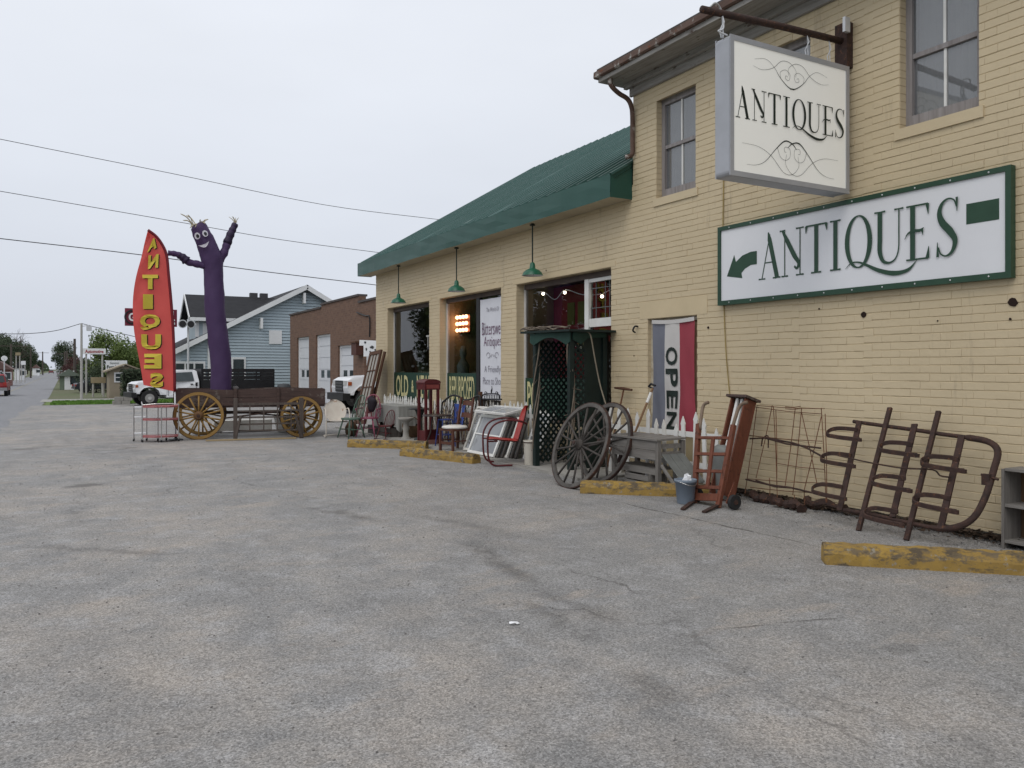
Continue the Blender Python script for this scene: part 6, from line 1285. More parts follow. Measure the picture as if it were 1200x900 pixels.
tr2 = T('trolley_frame', 'narrow chrome stand on casters left of the red shelf trolley', 'stand', (ony(165, 511, 19.5).x, 19.5, 0.0), -0.1)
for u, v in ((-0.14, 0.1), (-0.14, -0.1), (0.12, 0.1), (0.12, -0.1)): L('upright', MB().cyl((u, v, 0.04), (u, v, 0.80), 0.010, 8), chrome, tr2); L('caster', MB().cyl((u - .018, v, 0.026), (u + .018, v, .026), 0.026, 10), black_paint, tr2)
for z in (0.16, 0.52, 0.74): L('shelf', MB().box((-0.14, -0.1, z), (0.12, 0.1, z + 0.015)), clean_white, tr2)

# ------------------------------------------------------------------ trucks
truck_white = M('truck_white', (0.72, 0.73, 0.75), (0.66, 0.67, 0.69), 1.5, 0.3)
car_glass = M('car_glass', (0.05, 0.065, 0.07), (0.035, 0.045, 0.05), 3, 0.08)
grille_m = M('grille_black', (0.02, 0.02, 0.022), None, 8, 0.5)
lamp_m = M('headlamp', (0.55, 0.55, 0.53), (0.4, 0.4, 0.4), 8, 0.15)
amber = M('amber_lens', (0.42, 0.10, 0.03), None, 5, 0.3)
def taper_prism(poly, hw0, hw1, zlo, zhi):           # side profile; half width goes from hw0 at zlo to hw1 at zhi
    n = len(poly); f = lambda z: hw0 + (hw1-hw0)*min(max((z-zlo)/(zhi-zlo), 0), 1)
    vs = [(x, -f(z), z) for x, z in poly] + [(x, f(z), z) for x, z in poly]
    return MB().add(vs, [tuple(range(n)), tuple(range(n, 2*n))[::-1]] + [(i, i+n, (i+1) % n + n, (i+1) % n) for i in range(n)])
def work_truck(name, label, loc, rot, bed):
    t = T(name, label, 'truck', loc, rot, None)
    hoodp = [(3.42, 0.62), (3.46, 0.86), (3.42, 1.10), (3.25, 1.20), (2.6, 1.26), (2.0, 1.29), (2.0, 0.55), (2.28, 0.55), (2.36, 0.78), (2.55, 0.92), (2.8, 0.95), (3.05, 0.90), (3.2, 0.74), (3.24, 0.62)]
    L('hood', taper_prism(hoodp, 1.0, 0.86, 0.9, 1.3), truck_white, t)
    cab = [(2.003, 0.42), (2.003, 1.285), (1.55, 1.74), (1.4, 1.80), (0.62, 1.81), (0.50, 1.74), (0.42, 1.2), (0.42, 0.42)]
    L('cab', taper_prism(cab, 1.0, 0.76, 1.15, 1.82), truck_white, t)
    f = lambda z: 1.0 + (0.76-1.0)*min(max((z-1.15)/0.67, 0), 1) + 0.006
    for s in (1, -1):
        dpo = [(1.93, 1.22), (1.52, 1.66), (0.72, 1.70), (0.66, 1.24)]
        L('side_window', MB().add([(x, s*f(z), z) for x, z in dpo], [(0, 1, 2, 3) if s < 0 else (3, 2, 1, 0)]), car_glass, t)
        L('door_handle', MB().box((0.72, s*1.0 - .02, 1.05), (0.84, s*1.0 + .02, 1.10)), black_paint, t)
        L('mirror', MB().box((1.72, s*1.08 - 0.08, 1.22), (1.82, s*1.08 + 0.08, 1.50)), black_paint, t)
        L('fuel_panel', MB().box((0.50, s*0.985 - .012, 0.98), (0.60, s*0.985 + .03, 1.16)), black_paint, t)
        L('headlight', MB().box((3.34, s*0.66 - 0.18, 0.93), (3.465, s*0.66 + 0.18, 1.10)), lamp_m, t)
        L('indicator', MB().box((3.30, s*0.90 - 0.04, 0.94), (3.425, s*0.92 + 0.055, 1.06)), amber, t)
    for s in (1, -1):
        for x in (1.90, 0.56): L('door_seam', MB().box((x - .008, s*1.003 - .004, 0.50), (x + .008, s*1.003 + .004, 1.14)), grille_m, t)
        L('body_line', MB().box((0.43, s*1.004 - .004, 0.86), (2.0, s*1.004 + .004, 0.875)), M('grille_grey', (0.13, 0.13, 0.135), None, 5, 0.4), t)
    L('windscreen', MB().add([(1.985, -0.86, 1.30), (1.985, 0.86, 1.30), (1.575, 0.76, 1.735), (1.575, -0.76, 1.735)], [(0, 1, 2, 3)]), car_glass, t)
    L('grille', MB().box((3.40, -0.46, 0.72), (3.475, 0.46, 1.10)), grille_m, t)
    for z in (0.80, 0.90, 1.0): L('grille_bar', MB().box((3.478, -0.44, z), (3.492, 0.44, z + 0.03)), M('grille_grey', (0.13, 0.13, 0.135), None, 5, 0.4), t)
    L('bumper', MB().box((3.36, -1.0, 0.44), (3.62, 1.0, 0.68)), black_paint, t)
    L('chassis', MB().box((-3.3, -0.45, 0.48), (3.3, 0.45, 0.66)), black_paint, t)
    L('running_board', MB().box((0.5, -1.0, 0.36), (2.0, 1.0, 0.42)), grille_m, t)
    for x in (2.78, -1.9):
        for s in (1, -1):
            y = s*0.86; wh = L('wheel', MB().tube([(x, y - 0.14, 0.4), (x, y - 0.11, 0.4), (x, y + 0.11, 0.4), (x, y + 0.14, 0.4)], [0.36, 0.40, 0.40, 0.36], 22), rubber, t)
            L('rim', MB().tube([(x, y - 0.145, 0.4), (x, y + 0.145, 0.4)], 0.22, 16), M('wheel_steel', (0.35, 0.35, 0.34), (0.22, 0.21, 0.2), 6, 0.5), wh); L('hub', MB().tube([(x, y - 0.17, 0.4), (x, y + 0.17, 0.4)], 0.09, 10), lamp_m, wh)
    bl = black_paint
    L('bed_floor', MB().box((-3.5, -1.08, 0.80), (0.30, 1.08, 0.90)), bl, t)
    if bed == 'stake':
        for y in (-1.07, 1.07):
            for x in (-3.45, -2.5, -1.55, -0.6, 0.25): L('stake_post', MB().box((x - .03, y - .025, 0.9), (x + .03, y + .025, 1.86)), bl, t)
            for z, hgt in ((0.90, 0.36), (1.30, 0.16), (1.52, 0.10), (1.68, 0.18)):
                L('stake_board', MB().box((-3.47, y - 0.012, z), (0.27, y + 0.012, z + hgt)), bl, t)
        L('headboard', MB().box((0.28, -1.05, 0.9), (0.33, 1.05, 1.86)), bl, t); L('tailgate', MB().box((-3.5, -1.05, 0.9), (-3.47, 1.05, 1.78)), bl, t)
    else:
        L('rack', MB().box((0.30, -0.95, 0.9), (0.40, 0.95, 1.95)), bl, t); L('side_box', MB().box((-3.4, -1.05, 0.9), (0.25, -0.65, 1.35)), truck_white, t); L('side_box', MB().box((-3.4, 0.65, 0.9), (0.25, 1.05, 1.35)), truck_white, t)
    return t
pY = 44.6
work_truck('stake_truck', 'white pickup truck with black stake bed parked before the blue house', (ony(237, 440, pY).x, pY, gz(0, pY) - 0.02), PI + R(7), 'stake')
work_truck('utility_truck', 'white truck nose showing beside the leaning panelled door', (12.75, 29.3, gz(0, 29.3)), PI, 'box').scale = (1.08, 1.0, 1.1)

# ------------------------------------------------------------------ blue house
HY = 54.0; g0 = gz(0, HY)
hx_ = lambda px, y=HY: ony(px, 400, y).x
hz_ = lambda px, py, y=HY: ony(px, py, y).z
siding = M('blue_grey_siding', (0.40, 0.475, 0.52), (0.35, 0.42, 0.465), 1.0, 0.7)
shingle = M('dark_shingle', (0.033, 0.034, 0.038), (0.02, 0.02, 0.023), 1.6, 0.9, bump=0.3, world=True, stretch=(1, 1, 4))
trim = M('house_trim', (0.74, 0.75, 0.76), (0.66, 0.67, 0.68), 2, 0.6)
hs_ = T('blue_house', 'pale blue clapboard house with dark gabled roof and dormer', 'house', (10.0, HY, g0))
ax, az = hx_(358), hz_(358, 337); lx, lz = hx_(203), hz_(205, 412); rx_, rz_ = ax + (ax-lx)*0.75, az - (az-lz)*0.80
nb_ = 40; sd = MB(); step = (az + 0.3 - g0)/nb_
def gable_span(z):
    L_ = lx + 0.45 if z <= lz else lx + 0.45 + (ax-lx-0.45)*(z-lz)/(az-lz); R_ = rx_ - 0.4 if z <= rz_ else rx_ - 0.4 - (rx_-0.4-ax)*(z-rz_)/(az-rz_); return L_, R_
for i in range(nb_):
    z = g0 + i*step; l1, r1 = gable_span(z); l2, r2 = gable_span(min(z + step, az - .01))
    if r1 - l1 < 0.1: break
    sd.add([(l1, HY - 0.055, z), (r1, HY - 0.055, z), (r2, HY - 0.02, z + step*0.84), (l2, HY - 0.02, z + step*0.84), (l1, HY + .03, z), (r1, HY + .03, z), (l2, HY + .03, z + step*.84), (r2, HY + .03, z + step*.84)], [(0, 1, 2, 3), (4, 5, 1, 0), (3, 2, 7, 6)])
W('gable_backing', MB().add([(lx + .45, HY + .035, g0), (rx_ - .4, HY + .035, g0), (rx_ - .4, HY + .035, rz_), (ax, HY + .035, az), (lx + .45, HY + .035, lz)], [(0, 1, 2, 3, 4)]), siding, hs_)
so_ = W('siding', sd, siding, hs_); so_['kind'] = 'stuff'
W('body', MB().box((lx + 0.5, HY + 0.05, g0 - 0.3), (rx_ - 0.5, HY + 12, lz)), siding, hs_)
def roof_slab(name, p0, p1, p2, p3, th, mat, par):
    vs = [Vector(p) for p in (p0, p1, p2, p3)]; n = (vs[1]-vs[0]).cross(vs[3]-vs[0]).normalized()
    if n.z < 0: n = -n
    mb = MB().add(vs + [v - n*th for v in vs], [(0, 1, 2, 3), (7, 6, 5, 4), (0, 4, 5, 1), (1, 5, 6, 2), (2, 6, 7, 3), (3, 7, 4, 0)]); return W(name, mb, mat, par)
ro = roof_slab('roof', (lx, HY - 0.5, lz + .1), (ax, HY - 0.5, az + .15), (ax, HY + 12.4, az + .15), (lx, HY + 12.4, lz + .1), 0.12, shingle, hs_)
roof_slab('roof', (ax + .01, HY - 0.5, az + .15), (rx_, HY - 0.5, rz_ + .1), (rx_, HY + 12.4, rz_ + .1), (ax + .01, HY + 12.4, az + .15), 0.12, shingle, hs_)
for a_, b_ in (((lx, lz), (ax, az)), ((ax, az), (rx_, rz_))):
    d_ = Vector((b_[0]-a_[0], 0, b_[1]-a_[1])).normalized(); W('rake_board', MB().bar((a_[0], HY - 0.53, a_[1] - 0.04), (b_[0], HY - 0.53, b_[1] + 0.01), 0.05, 0.30, (0, 0, 1)), trim, hs_)
for px, py in ((305, 372), (355, 343)):
    x = hx_(px); z = hz_(px, py); W('bracket', MB().box((x - 0.08, HY - 0.48, z - 0.75), (x + 0.08, HY - 0.03, z - 0.05)), trim, hs_)
W('vent_panel', MB().box((hx_(315), HY - 0.10, hz_(315, 403)), (hx_(330), HY - 0.02, hz_(315, 387))), trim, hs_)
def house_window(x0, x1, z0, z1, y, nx=1):
    w_ = W('window', MB().box((x0 - .12, y - 0.10, z0 - .12), (x1 + .12, y - 0.05, z1 + .14)), trim, hs_)
    for i in range(nx):
        a_ = x0 + (x1-x0)*i/nx + (0.06 if i else 0); b_ = x0 + (x1-x0)*(i+1)/nx - (0.06 if i < nx-1 else 0)
        W('pane', MB().box((a_, y - 0.12, z0), (b_, y - 0.102, z1)), car_glass, w_); W('sash_rail', MB().box((a_, y - 0.135, (z0+z1)/2 - .03), (b_, y - 0.122, (z0+z1)/2 + .03)), trim, w_)
house_window(hx_(273), hx_(285.5), hz_(273, 446), hz_(273, 421), HY)
house_window(hx_(206), hx_(238), hz_(206, 446), hz_(206, 426), HY, 3)
W('corner_board', MB().box((hx_(245) - .1, HY - 0.09, g0), (hx_(245) + .1, HY - 0.05, hz_(245, 393))), trim, hs_)
# dormer on the road side
D0, D1 = HY + 1.5, HY + 5.5; dx0 = hx_(229, D0); dze = hz_(229, 372, D0); drz = hz_(222, 345, HY + 3.5); dym = (D0 + D1)/2
W('dormer_wall', MB().box((dx0, D0, lz), (dx0 + 4.5, D1, dze)).prism([(D0, dze), (D1, dze), (dym, drz - .1)], lambda u, v, t: (dx0 + t, u, v), 4.5), siding, hs_)
dxr = hx_(222, HY + 3.5) - 0.3
roof_slab('dormer_roof', (dxr, D0 - 0.5, dze - 0.02), (dxr + 8.5, D0 - 0.5, dze - 0.02), (dxr + 8.5, dym, drz), (dxr, dym, drz), 0.10, shingle, hs_)
roof_slab('dormer_roof', (dxr, D1 + 0.5, dze - 0.02), (dxr + 8.5, D1 + 0.5, dze - 0.02), (dxr + 8.5, dym + .01, drz), (dxr, dym + .01, drz), 0.10, shingle, hs_)
W('dormer_eave', MB().box((dxr, D0 - 0.56, dze - 0.24), (dxr + 5.2, D0 - 0.49, dze - 0.02)), trim, hs_); W('dormer_corner', MB().box((dx0 - .02, D0 - 0.03, lz + 1.0), (dx0 + .22, D0 - .002, dze - .05)), trim, hs_)
for y_ in (D0 - 0.5, D1 + 0.5): W('dormer_rake', MB().bar((dxr - .03, y_, dze - 0.1), (dxr - .03, dym, drz - .05), 0.22, 0.05, (1, 0, 0)), trim, hs_)
W('window', MB().box((dx0 + 0.45, D0 - .04, dze - 1.75), (dx0 + 0.80, D0 - .003, dze - 0.35)), trim, hs_)
for px in (297, 309): W('roof_vent', MB().box((hx_(px, HY + 3.5) - .25, dym - .2, drz - .15), (hx_(px, HY + 3.5) + .25, dym + .2, drz + .28)), M('vent_dark', (0.06, 0.06, 0.065), None, 5, 0.6), hs_)
# floodlight pole
fl2 = T('floodlight_pole', 'pole with two round floodlights beside the blue house', 'floodlight', (ony(220.5, 400, 52).x, 52, gz(0, 52)))
zt = ony(220.5, 380, 52).z - gz(0, 52); L('pole', MB().cyl((0, 0, 0), (0, 0, zt + .3), 0.06, 8), alu, fl2); L('crossarm', MB().box((-0.55, -.05, zt - .05), (0.45, .05, zt + .05)), alu, fl2)
for x in (-0.35, 0.12): L('lamp_head', MB().cyl((x, -0.3, zt), (x, 0.05, zt + 0.02), 0.26, 14, 0.14), alu, fl2); L('lens', MB().cyl((x, -0.315, zt), (x, -0.302, zt), 0.2, 14), black_paint, fl2)

# ------------------------------------------------------------------ brick garage
GX = 12.0
gb_m = bpy.data.materials.new('garage_brick'); gb_m.use_nodes = True; nt = gb_m.node_tree; b = nt.nodes['Principled BSDF']; b.inputs['Roughness'].default_value = 0.9
ge = nt.nodes.new('ShaderNodeNewGeometry'); sx = nt.nodes.new('ShaderNodeSeparateXYZ'); nt.links.new(ge.outputs['Position'], sx.inputs[0]); ad = nt.nodes.new('ShaderNodeMath'); nt.links.new(sx.outputs[0], ad.inputs[0]); nt.links.new(sx.outputs[1], ad.inputs[1])
cmb = nt.nodes.new('ShaderNodeCombineXYZ'); nt.links.new(ad.outputs[0], cmb.inputs[0]); nt.links.new(sx.outputs[2], cmb.inputs[1])
bt = nt.nodes.new('ShaderNodeTexBrick'); bt.inputs['Scale'].default_value = 2.3; bt.inputs['Color1'].default_value = (0.17, 0.095, 0.062, 1); bt.inputs['Color2'].default_value = (0.12, 0.066, 0.045, 1); bt.inputs['Mortar'].default_value = (0.16, 0.12, 0.095, 1); bt.inputs['Mortar Size'].default_value = 0.012
nt.links.new(cmb.outputs[0], bt.inputs['Vector']); nt.links.new(bt.outputs['Color'], b.inputs['Base Color'])
ga_ = T('brick_garage', 'brown brick garage with tall white sectional doors', 'garage', (GX, 38, gz(0, 40)))
gyy = lambda px: onx(px, 430, GX).y
doors = [(gyy(362), gyy(348), 3.42), (gyy(387), gyy(370), 3.42), (gyy(414), gyy(396), 2.75), (gyy(442), gyy(427), 2.72)]
yE, yB = gyy(340), 32.6
gl = gz(0, 44) - 0.05; cells = MB()
cuts = sorted(doors); edges = [yB]
for a_, b_, zt in cuts: edges += [a_, b_]
edges.append(yE)
def ptop(y): return 4.82 if y > gyy(376.5) else (4.99 if y > gyy(420.5) else 4.66)
segs = []
for i in range(0, len(edges), 2): segs.append((edges[i], edges[i+1], gl))
for a_, b_, zt in cuts: segs.append((a_, b_, zt))
for a_, b_, z0_ in segs:
    brk = [a_] + [v for v in sorted((gyy(376.5), gyy(420.5))) if a_ < v < b_] + [b_]
    for p_, q_ in zip(brk, brk[1:]): cells.box((GX, p_, z0_), (GX + 0.35, q_, ptop((p_+q_)/2)))
W('front_wall', cells, gb_m, ga_)
W('side_wall', MB().box((GX + 0.351, yE - 0.35, gl), (GX + 12, yE, 4.3)), gb_m, ga_); W('flat_roof', MB().box((GX + 0.351, yB, 4.0), (GX + 12, yE - .351, 4.2)), shingle, ga_); W('side_wall', MB().box((GX + 0.351, yB, gl), (GX + 12, yB + .3, 3.99)), gb_m, ga_)
cop = M('coping', (0.10, 0.085, 0.08), (0.06, 0.05, 0.05), 4, 0.8)
for a_, b_ in ((gyy(376.5), yE + .05), (gyy(420.5), gyy(376.5)), (yB, gyy(420.5))): W('coping', MB().box((GX - 0.06, a_ + .004, ptop((a_+b_)/2) + .002), (GX + 0.42, b_, ptop((a_+b_)/2) + 0.10)), cop, ga_)
dw = M('garage_door_white', (0.66, 0.68, 0.71), (0.60, 0.62, 0.65), 2, 0.5)
for a_, b_, zt in doors:
    dr_ = W('door', MB().box((GX + 0.20, a_, gl), (GX + 0.24, b_, zt)), dw, ga_); n = 6; h_ = (zt - gl)/n
    for i in range(n): W('door_section', MB().box((GX + 0.165, a_ + .03, gl + i*h_ + .015), (GX + 0.198, b_ - .03, gl + (i+1)*h_ - .015)), dw, dr_)
    for f_ in (0.30, 0.70):
        yc_ = a_ + (b_-a_)*f_; W('door_window', MB().box((GX + 0.155, yc_ - .28, 1.12), (GX + 0.164, yc_ + .28, 1.52)), car_glass, dr_)
    W('door_frame', MB().box((GX + 0.10, b_ - .002, gl), (GX + 0.19, b_ + 0.0 - .08, zt)).box((GX + 0.10, a_ + .08, zt - .1), (GX + .19, b_ - .082, zt)), trim, dr_)
W('wall_conduit', MB().tube(spline([onx(418, 366, GX - .05), onx(428, 370, GX - .05), onx(433, 372, GX - .05), onx(433, 395, GX - .05)], 4), 0.03, 6), black_paint, ga_)

# cow-spotted board on a post near the corner
cs = T('spotted_sign', 'white sign board with black cow spots behind the shop corner', 'sign', (onx(432, 410, 8.6).x, onx(432, 410, 8.6).y, gz(8.6, 24)))
cq = lambda x, y, d=0: (lambda p: Vector((p.x - d, p.y - d*0.6, p.z)))(onx(400 + x/10.58, 395 + y/10.58, 8.6))
W('board', MB().add([cq(*p) for p in ((225, 35), (445, 45), (560, 60), (560, 160), (385, 240), (275, 240), (275, 105), (222, 105))] + [cq(*p, -0.06) for p in ((225, 35), (445, 45), (560, 60), (560, 160), (385, 240), (275, 240), (275, 105), (222, 105))], [tuple(range(8)), tuple(range(8, 16))[::-1]] + [(i, i+8, (i+1) % 8 + 8, (i+1) % 8) for i in range(8)]), clean_white, cs)
for cx_, cy_, rx2, ry2 in ((383, 125, 24, 20), (312, 152, 10, 18), (358, 178, 9, 8), (298, 66, 16, 13), (425, 158, 18, 10)):
    rg = random.Random(cx_); W('spot', MB().add([cq(cx_ + rx2*math.cos(t)*rg.uniform(.7, 1.2), cy_ + ry2*math.sin(t)*rg.uniform(.7, 1.2), 0.012) for t in fr(0, 2*PI, 11)[:-1]], [tuple(range(11))]), black_paint, cs)
W('post', MB().cyl((cq(350, 240).x + .1, cq(350, 240).y + .05, gz(8.6, 24)), (cq(350, 200).x + .1, cq(350, 200).y + .05, cq(350, 60).z), 0.05, 8), brown_wood, cs)
mbx = T('mailbox', 'small red brown box mounted on the garage wall beside the spotted sign', 'box', (GX - 0.2, onx(423, 412, GX).y, onx(423, 416, GX).z)); L('case', MB().box((-0.15, -0.35, 0), (0.2, 0.35, 0.55)), M('red_brown', (0.10, 0.04, 0.03), None, 5, 0.6), mbx); L('lid', MB().box((-0.2, -0.4, 0.55), (0.2, 0.4, 0.62)), brown_wood, mbx)
dc = T('covered_grill', 'small dark covered machine behind the wagon by the garage', 'machine', (ony(333, 452, 43).x, 43.0, gz(0, 43)))
L('cover', MB().lathe([(0.42, 0.12), (0.40, 0.6), (0.36, 0.92), (0.2, 1.02), (0, 1.04)], 14), M('cover_dark_grey', (0.05, 0.055, 0.06), None, 3, 0.6), dc, True)
for x in (-.25, .25): L('wheel', MB().cyl((x, -.05, .12), (x, .05, .12), .12, 12), rubber, dc)
def sedan(t, mat, sc=1.0, h=1.45):
    t.scale = (sc, sc, sc)
    L('body', taper_prism([(2.2, 0.35), (2.25, 0.62), (2.1, 0.78), (1.0, 0.90), (-1.5, 0.92), (-2.1, 0.88), (-2.25, 0.6), (-2.2, 0.35)], 0.88, 0.80, 0.5, 0.95), mat, t)
    L('cabin', taper_prism([(1.05, 0.89), (0.35, h - 0.03), (-0.2, h), (-1.0, h - 0.05), (-1.65, 0.91)], 0.80, 0.60, 0.9, h), mat, t)
    for s in (1, -1):
        ff2 = lambda z: 0.80 - 0.2*(z-0.9)/(h-0.9) + 0.008
        L('side_window', MB().add([(x, s*ff2(z), z) for x, z in ((0.85, 0.95), (0.28, h - .1), (-0.95, h - .11), (-1.42, 0.96))], [(0, 1, 2, 3) if s < 0 else (3, 2, 1, 0)]), car_glass, t)
        L('tail_light', MB().box((-2.27, s*0.66 - .14, 0.62), (-2.18, s*0.66 + .14, 0.78)), red_paint, t)
        L('headlight', MB().box((2.13, s*0.62 - .16, 0.56), (2.26, s*0.62 + .16, 0.70)), lamp_m, t)
        for x in (1.4, -1.4): L('wheel', MB().tube([(x, s*0.80 - .1, 0.32), (x, s*0.80 + .1, 0.32)], 0.32, 16), rubber, t)
    L('rear_window', MB().add([(-1.03, -0.56, h - .07), (-1.03, 0.56, h - .07), (-1.60, 0.70, 0.95), (-1.60, -0.70, 0.95)], [(0, 1, 2, 3)]), car_glass, t)
    L('windscreen', MB().add([(1.0, -0.72, 0.94), (1.0, 0.72, 0.94), (0.38, 0.58, h - .05), (0.38, -0.58, h - .05)], [(0, 1, 2, 3)]), car_glass, t)
    L('bumper', MB().box((-2.30, -0.84, 0.38), (-2.2, 0.84, 0.55)).box((2.2, -0.84, 0.36), (2.30, 0.84, 0.52)), mat, t)
# traffic on the road
RC = 'cars on the road'
car_red = M('car_red', (0.25, 0.015, 0.02), (0.2, 0.012, 0.016), 2, 0.3); car_black = M('car_black', (0.02, 0.022, 0.026), None, 2, 0.3); car_silver = M('car_silver', (0.35, 0.36, 0.38), None, 2, 0.3, 0.4); car_maroon = M('car_maroon', (0.13, 0.02, 0.025), None, 2, 0.3)
su = T('red_suv', 'red sport utility vehicle driving away at the left edge of the road', 'car', (-4.95, 78.0, gz(0, 78)), R(90), RC)
L('body', taper_prism([(2.3, 0.45), (2.35, 0.8), (2.2, 1.0), (1.1, 1.08), (-2.3, 1.08), (-2.38, 0.8), (-2.35, 0.62), (-2.3, 0.45)], 0.98, 0.92, 0.6, 1.1), car_red, su); L('cabin', taper_prism([(1.15, 1.07), (0.5, 1.72), (0.2, 1.78), (-2.0, 1.78), (-2.12, 1.7), (-2.3, 1.07)], 0.92, 0.74, 1.07, 1.78), car_red, su)
L('rear_window', MB().add([(-2.16, -0.7, 1.66), (-2.16, 0.7, 1.66), (-2.325, 0.82, 1.12), (-2.325, -0.82, 1.12)], [(0, 1, 2, 3)]), car_glass, su); L('bumper', MB().box((-2.46, -0.98, 0.45), (-2.34, 0.98, 0.70)), M('bumper_silver', (0.32, 0.32, 0.33), None, 3, 0.4, 0.4), su)
for s in (1, -1):
    L('tail_light', MB().box((-2.40, s*0.82 - .12, 0.85), (-2.3, s*0.82 + .12, 1.12)), red_paint, su); L('side_window', MB().add([(0.9, s*0.905, 1.14), (0.45, s*0.79, 1.64), (-1.9, s*0.79, 1.66), (-2.05, s*0.905, 1.14)], [(0, 1, 2, 3) if s < 0 else (3, 2, 1, 0)]), car_glass, su)
    for x in (1.5, -1.5): L('wheel', MB().tube([(x, s*0.86 - .13, 0.38), (x, s*0.86 + .13, 0.38)], 0.38, 16), rubber, su)
for (px, py, y, mat, lab) in ((24.3, 441, 235, car_black, 'dark car nearest on the road ahead, driving in the middle distance'), (24.8, 433, 520, car_silver, 'tiny pale car far down the road on the left side'), (60, 433, 420, car_maroon, 'tiny dark red car far down the road on the right side')):
    p = ony(px, py, y); t = T('road_car', lab, 'car', (p.x, y, gz(0, y)), R(90), RC); sedan(t, mat, 1.1, 1.5)

# ------------------------------------------------------------------ trees
leaf_mats = [M('leaf_spring', (0.15, 0.20, 0.055), (0.085, 0.125, 0.035), 0.5, 0.8, world=True), M('leaf_dark', (0.075, 0.10, 0.055), (0.04, 0.058, 0.034), 0.5, 0.85, world=True), M('leaf_rust', (0.12, 0.05, 0.045), (0.06, 0.03, 0.03), 0.5, 0.85, world=True), M('twig_grey', (0.13, 0.115, 0.10), (0.08, 0.07, 0.065), 0.5, 0.9, world=True)]  # leaf_dark is lightened so its colour stands in for haze on far trees
bark = M('bark', (0.09, 0.07, 0.055), (0.045, 0.035, 0.028), 3, 0.95, stretch=(6, 6, 1))
def tree_mesh(seed, H, Wd, n, lsz, base=0.25, bare=False):
    rg = random.Random(seed); tr = MB(); cr_ = MB(); lobes = []
    tr.tube([(0, 0, 0), (0.05*H*rg.uniform(-.3, .3), 0.02, H*0.3), (rg.uniform(-.02, .02)*H, rg.uniform(-.02, .02)*H, H*0.7)], [H*0.026, H*0.019, H*0.006], 7)
    for i in range(15):
        z0_ = H*rg.uniform(base, 0.55); a = rg.uniform(0, 2*PI); zz = H*(base + 0.05 + (0.93-base)*((i + .5)/15)); prof = math.sin(PI*min(max((zz/H - base*0.8)/(1.04 - base*0.8), 0.05), 0.97))**0.7
        r = Wd*0.5*prof*rg.uniform(0.45, 0.85); c = Vector((r*math.cos(a), r*math.sin(a), zz)); lobes.append((c, Wd*rg.uniform(0.15, 0.26)))
        tr.tube([(0, 0, z0_), Vector((c.x*0.5, c.y*0.5, (z0_ + zz)/2)), c], [H*0.009, H*0.006, H*0.002], 5)
        if bare:
            for k in range(14): e = c + Vector((rg.gauss(0, 1), rg.gauss(0, 1), rg.gauss(0.5, 1)))*Wd*0.13; tr.tube([Vector((c.x*.6, c.y*.6, c.z*.9)), (c+e)/2, e], [H*0.003, H*.002, H*.001], 3)
    for i in range(n):
        c, r = rg.choice(lobes); d_ = Vector((rg.gauss(0, 1), rg.gauss(0, 1), rg.gauss(0, 0.8))).normalized() * r * rg.random()**0.45; p = c + d_; s_ = lsz*rg.uniform(0.5, 1.4)
        u = Vector((rg.gauss(0, 1), rg.gauss(0, 1), rg.gauss(0, 1))).normalized()*s_; v = Vector((rg.gauss(0, 1), rg.gauss(0, 1), rg.gauss(0, 1))).normalized()*s_
        cr_.add([p - u - v*.5, p + u - v*.6, p + u*.3 + v], [(0, 1, 2)])
    return tr.mesh('trunk', bark), cr_
TM = []
for i, (H, Wd, n, ls, bs_, bare) in enumerate(((7.5, 6.5, 9000, 0.15, 0.12, False), (9, 7.5, 8000, 0.17, 0.22, False), (6, 7.5, 4600, 0.15, 0.1, False), (9, 7, 500, 0.06, 0.3, True))):
    tm_, cr_ = tree_mesh(20 + i, H, Wd, n, ls, bs_, bare); TM.append((tm_, cr_, {}))
def tree(name, label, x, y, kind, mi, sc, rot, group):
    t = T(name, label, 'tree', (x, y, gz(x, y) - 0.05), rot, group); t.scale = (sc, sc, sc*random.uniform(0.92, 1.08))
    tm_, cr_, cache = TM[kind]
    if mi not in cache: cache[mi] = cr_.mesh('crown', leaf_mats[mi])
    link('trunk', tm_, t); link('crown', cache[mi], t)
GR = 'trees right of the road'
def tpx(px, y): return ony(px, 430, y).x
for i, (px, y, kind, mi, sc, lab) in enumerate(((128, 88, 0, 0, 0.70, 'bright green bushy tree above the white billboard'), (147, 84, 0, 0, 0.60, 'bright green tree between the billboard and the feather flag'), (113, 84, 2, 1, 0.42, 'dark bush under the red and white billboard'), (172, 95, 1, 0, 0.55, 'green tree behind the feather flag'), (82, 128, 2, 2, 0.42, 'reddish tree beside the far utility poles'), (88, 150, 1, 2, 0.45, 'second reddish tree, further behind the poles'), (104, 108, 2, 1, 0.5, 'dark shrub left of the bright trees'), (76, 210, 1, 1, 0.8, 'small far dark tree by the road on the right'))):
    tree('tree', lab, tpx(px, y), y, kind, mi, sc, i*1.3, GR)
GLT = 'trees along the left side of the road'
names_l = ['nearest', 'second', 'third', 'fourth', 'fifth', 'sixth', 'seventh', 'eighth', 'ninth', 'tenth', 'eleventh', 'twelfth', 'thirteenth', 'fourteenth']
rg = random.Random(31)
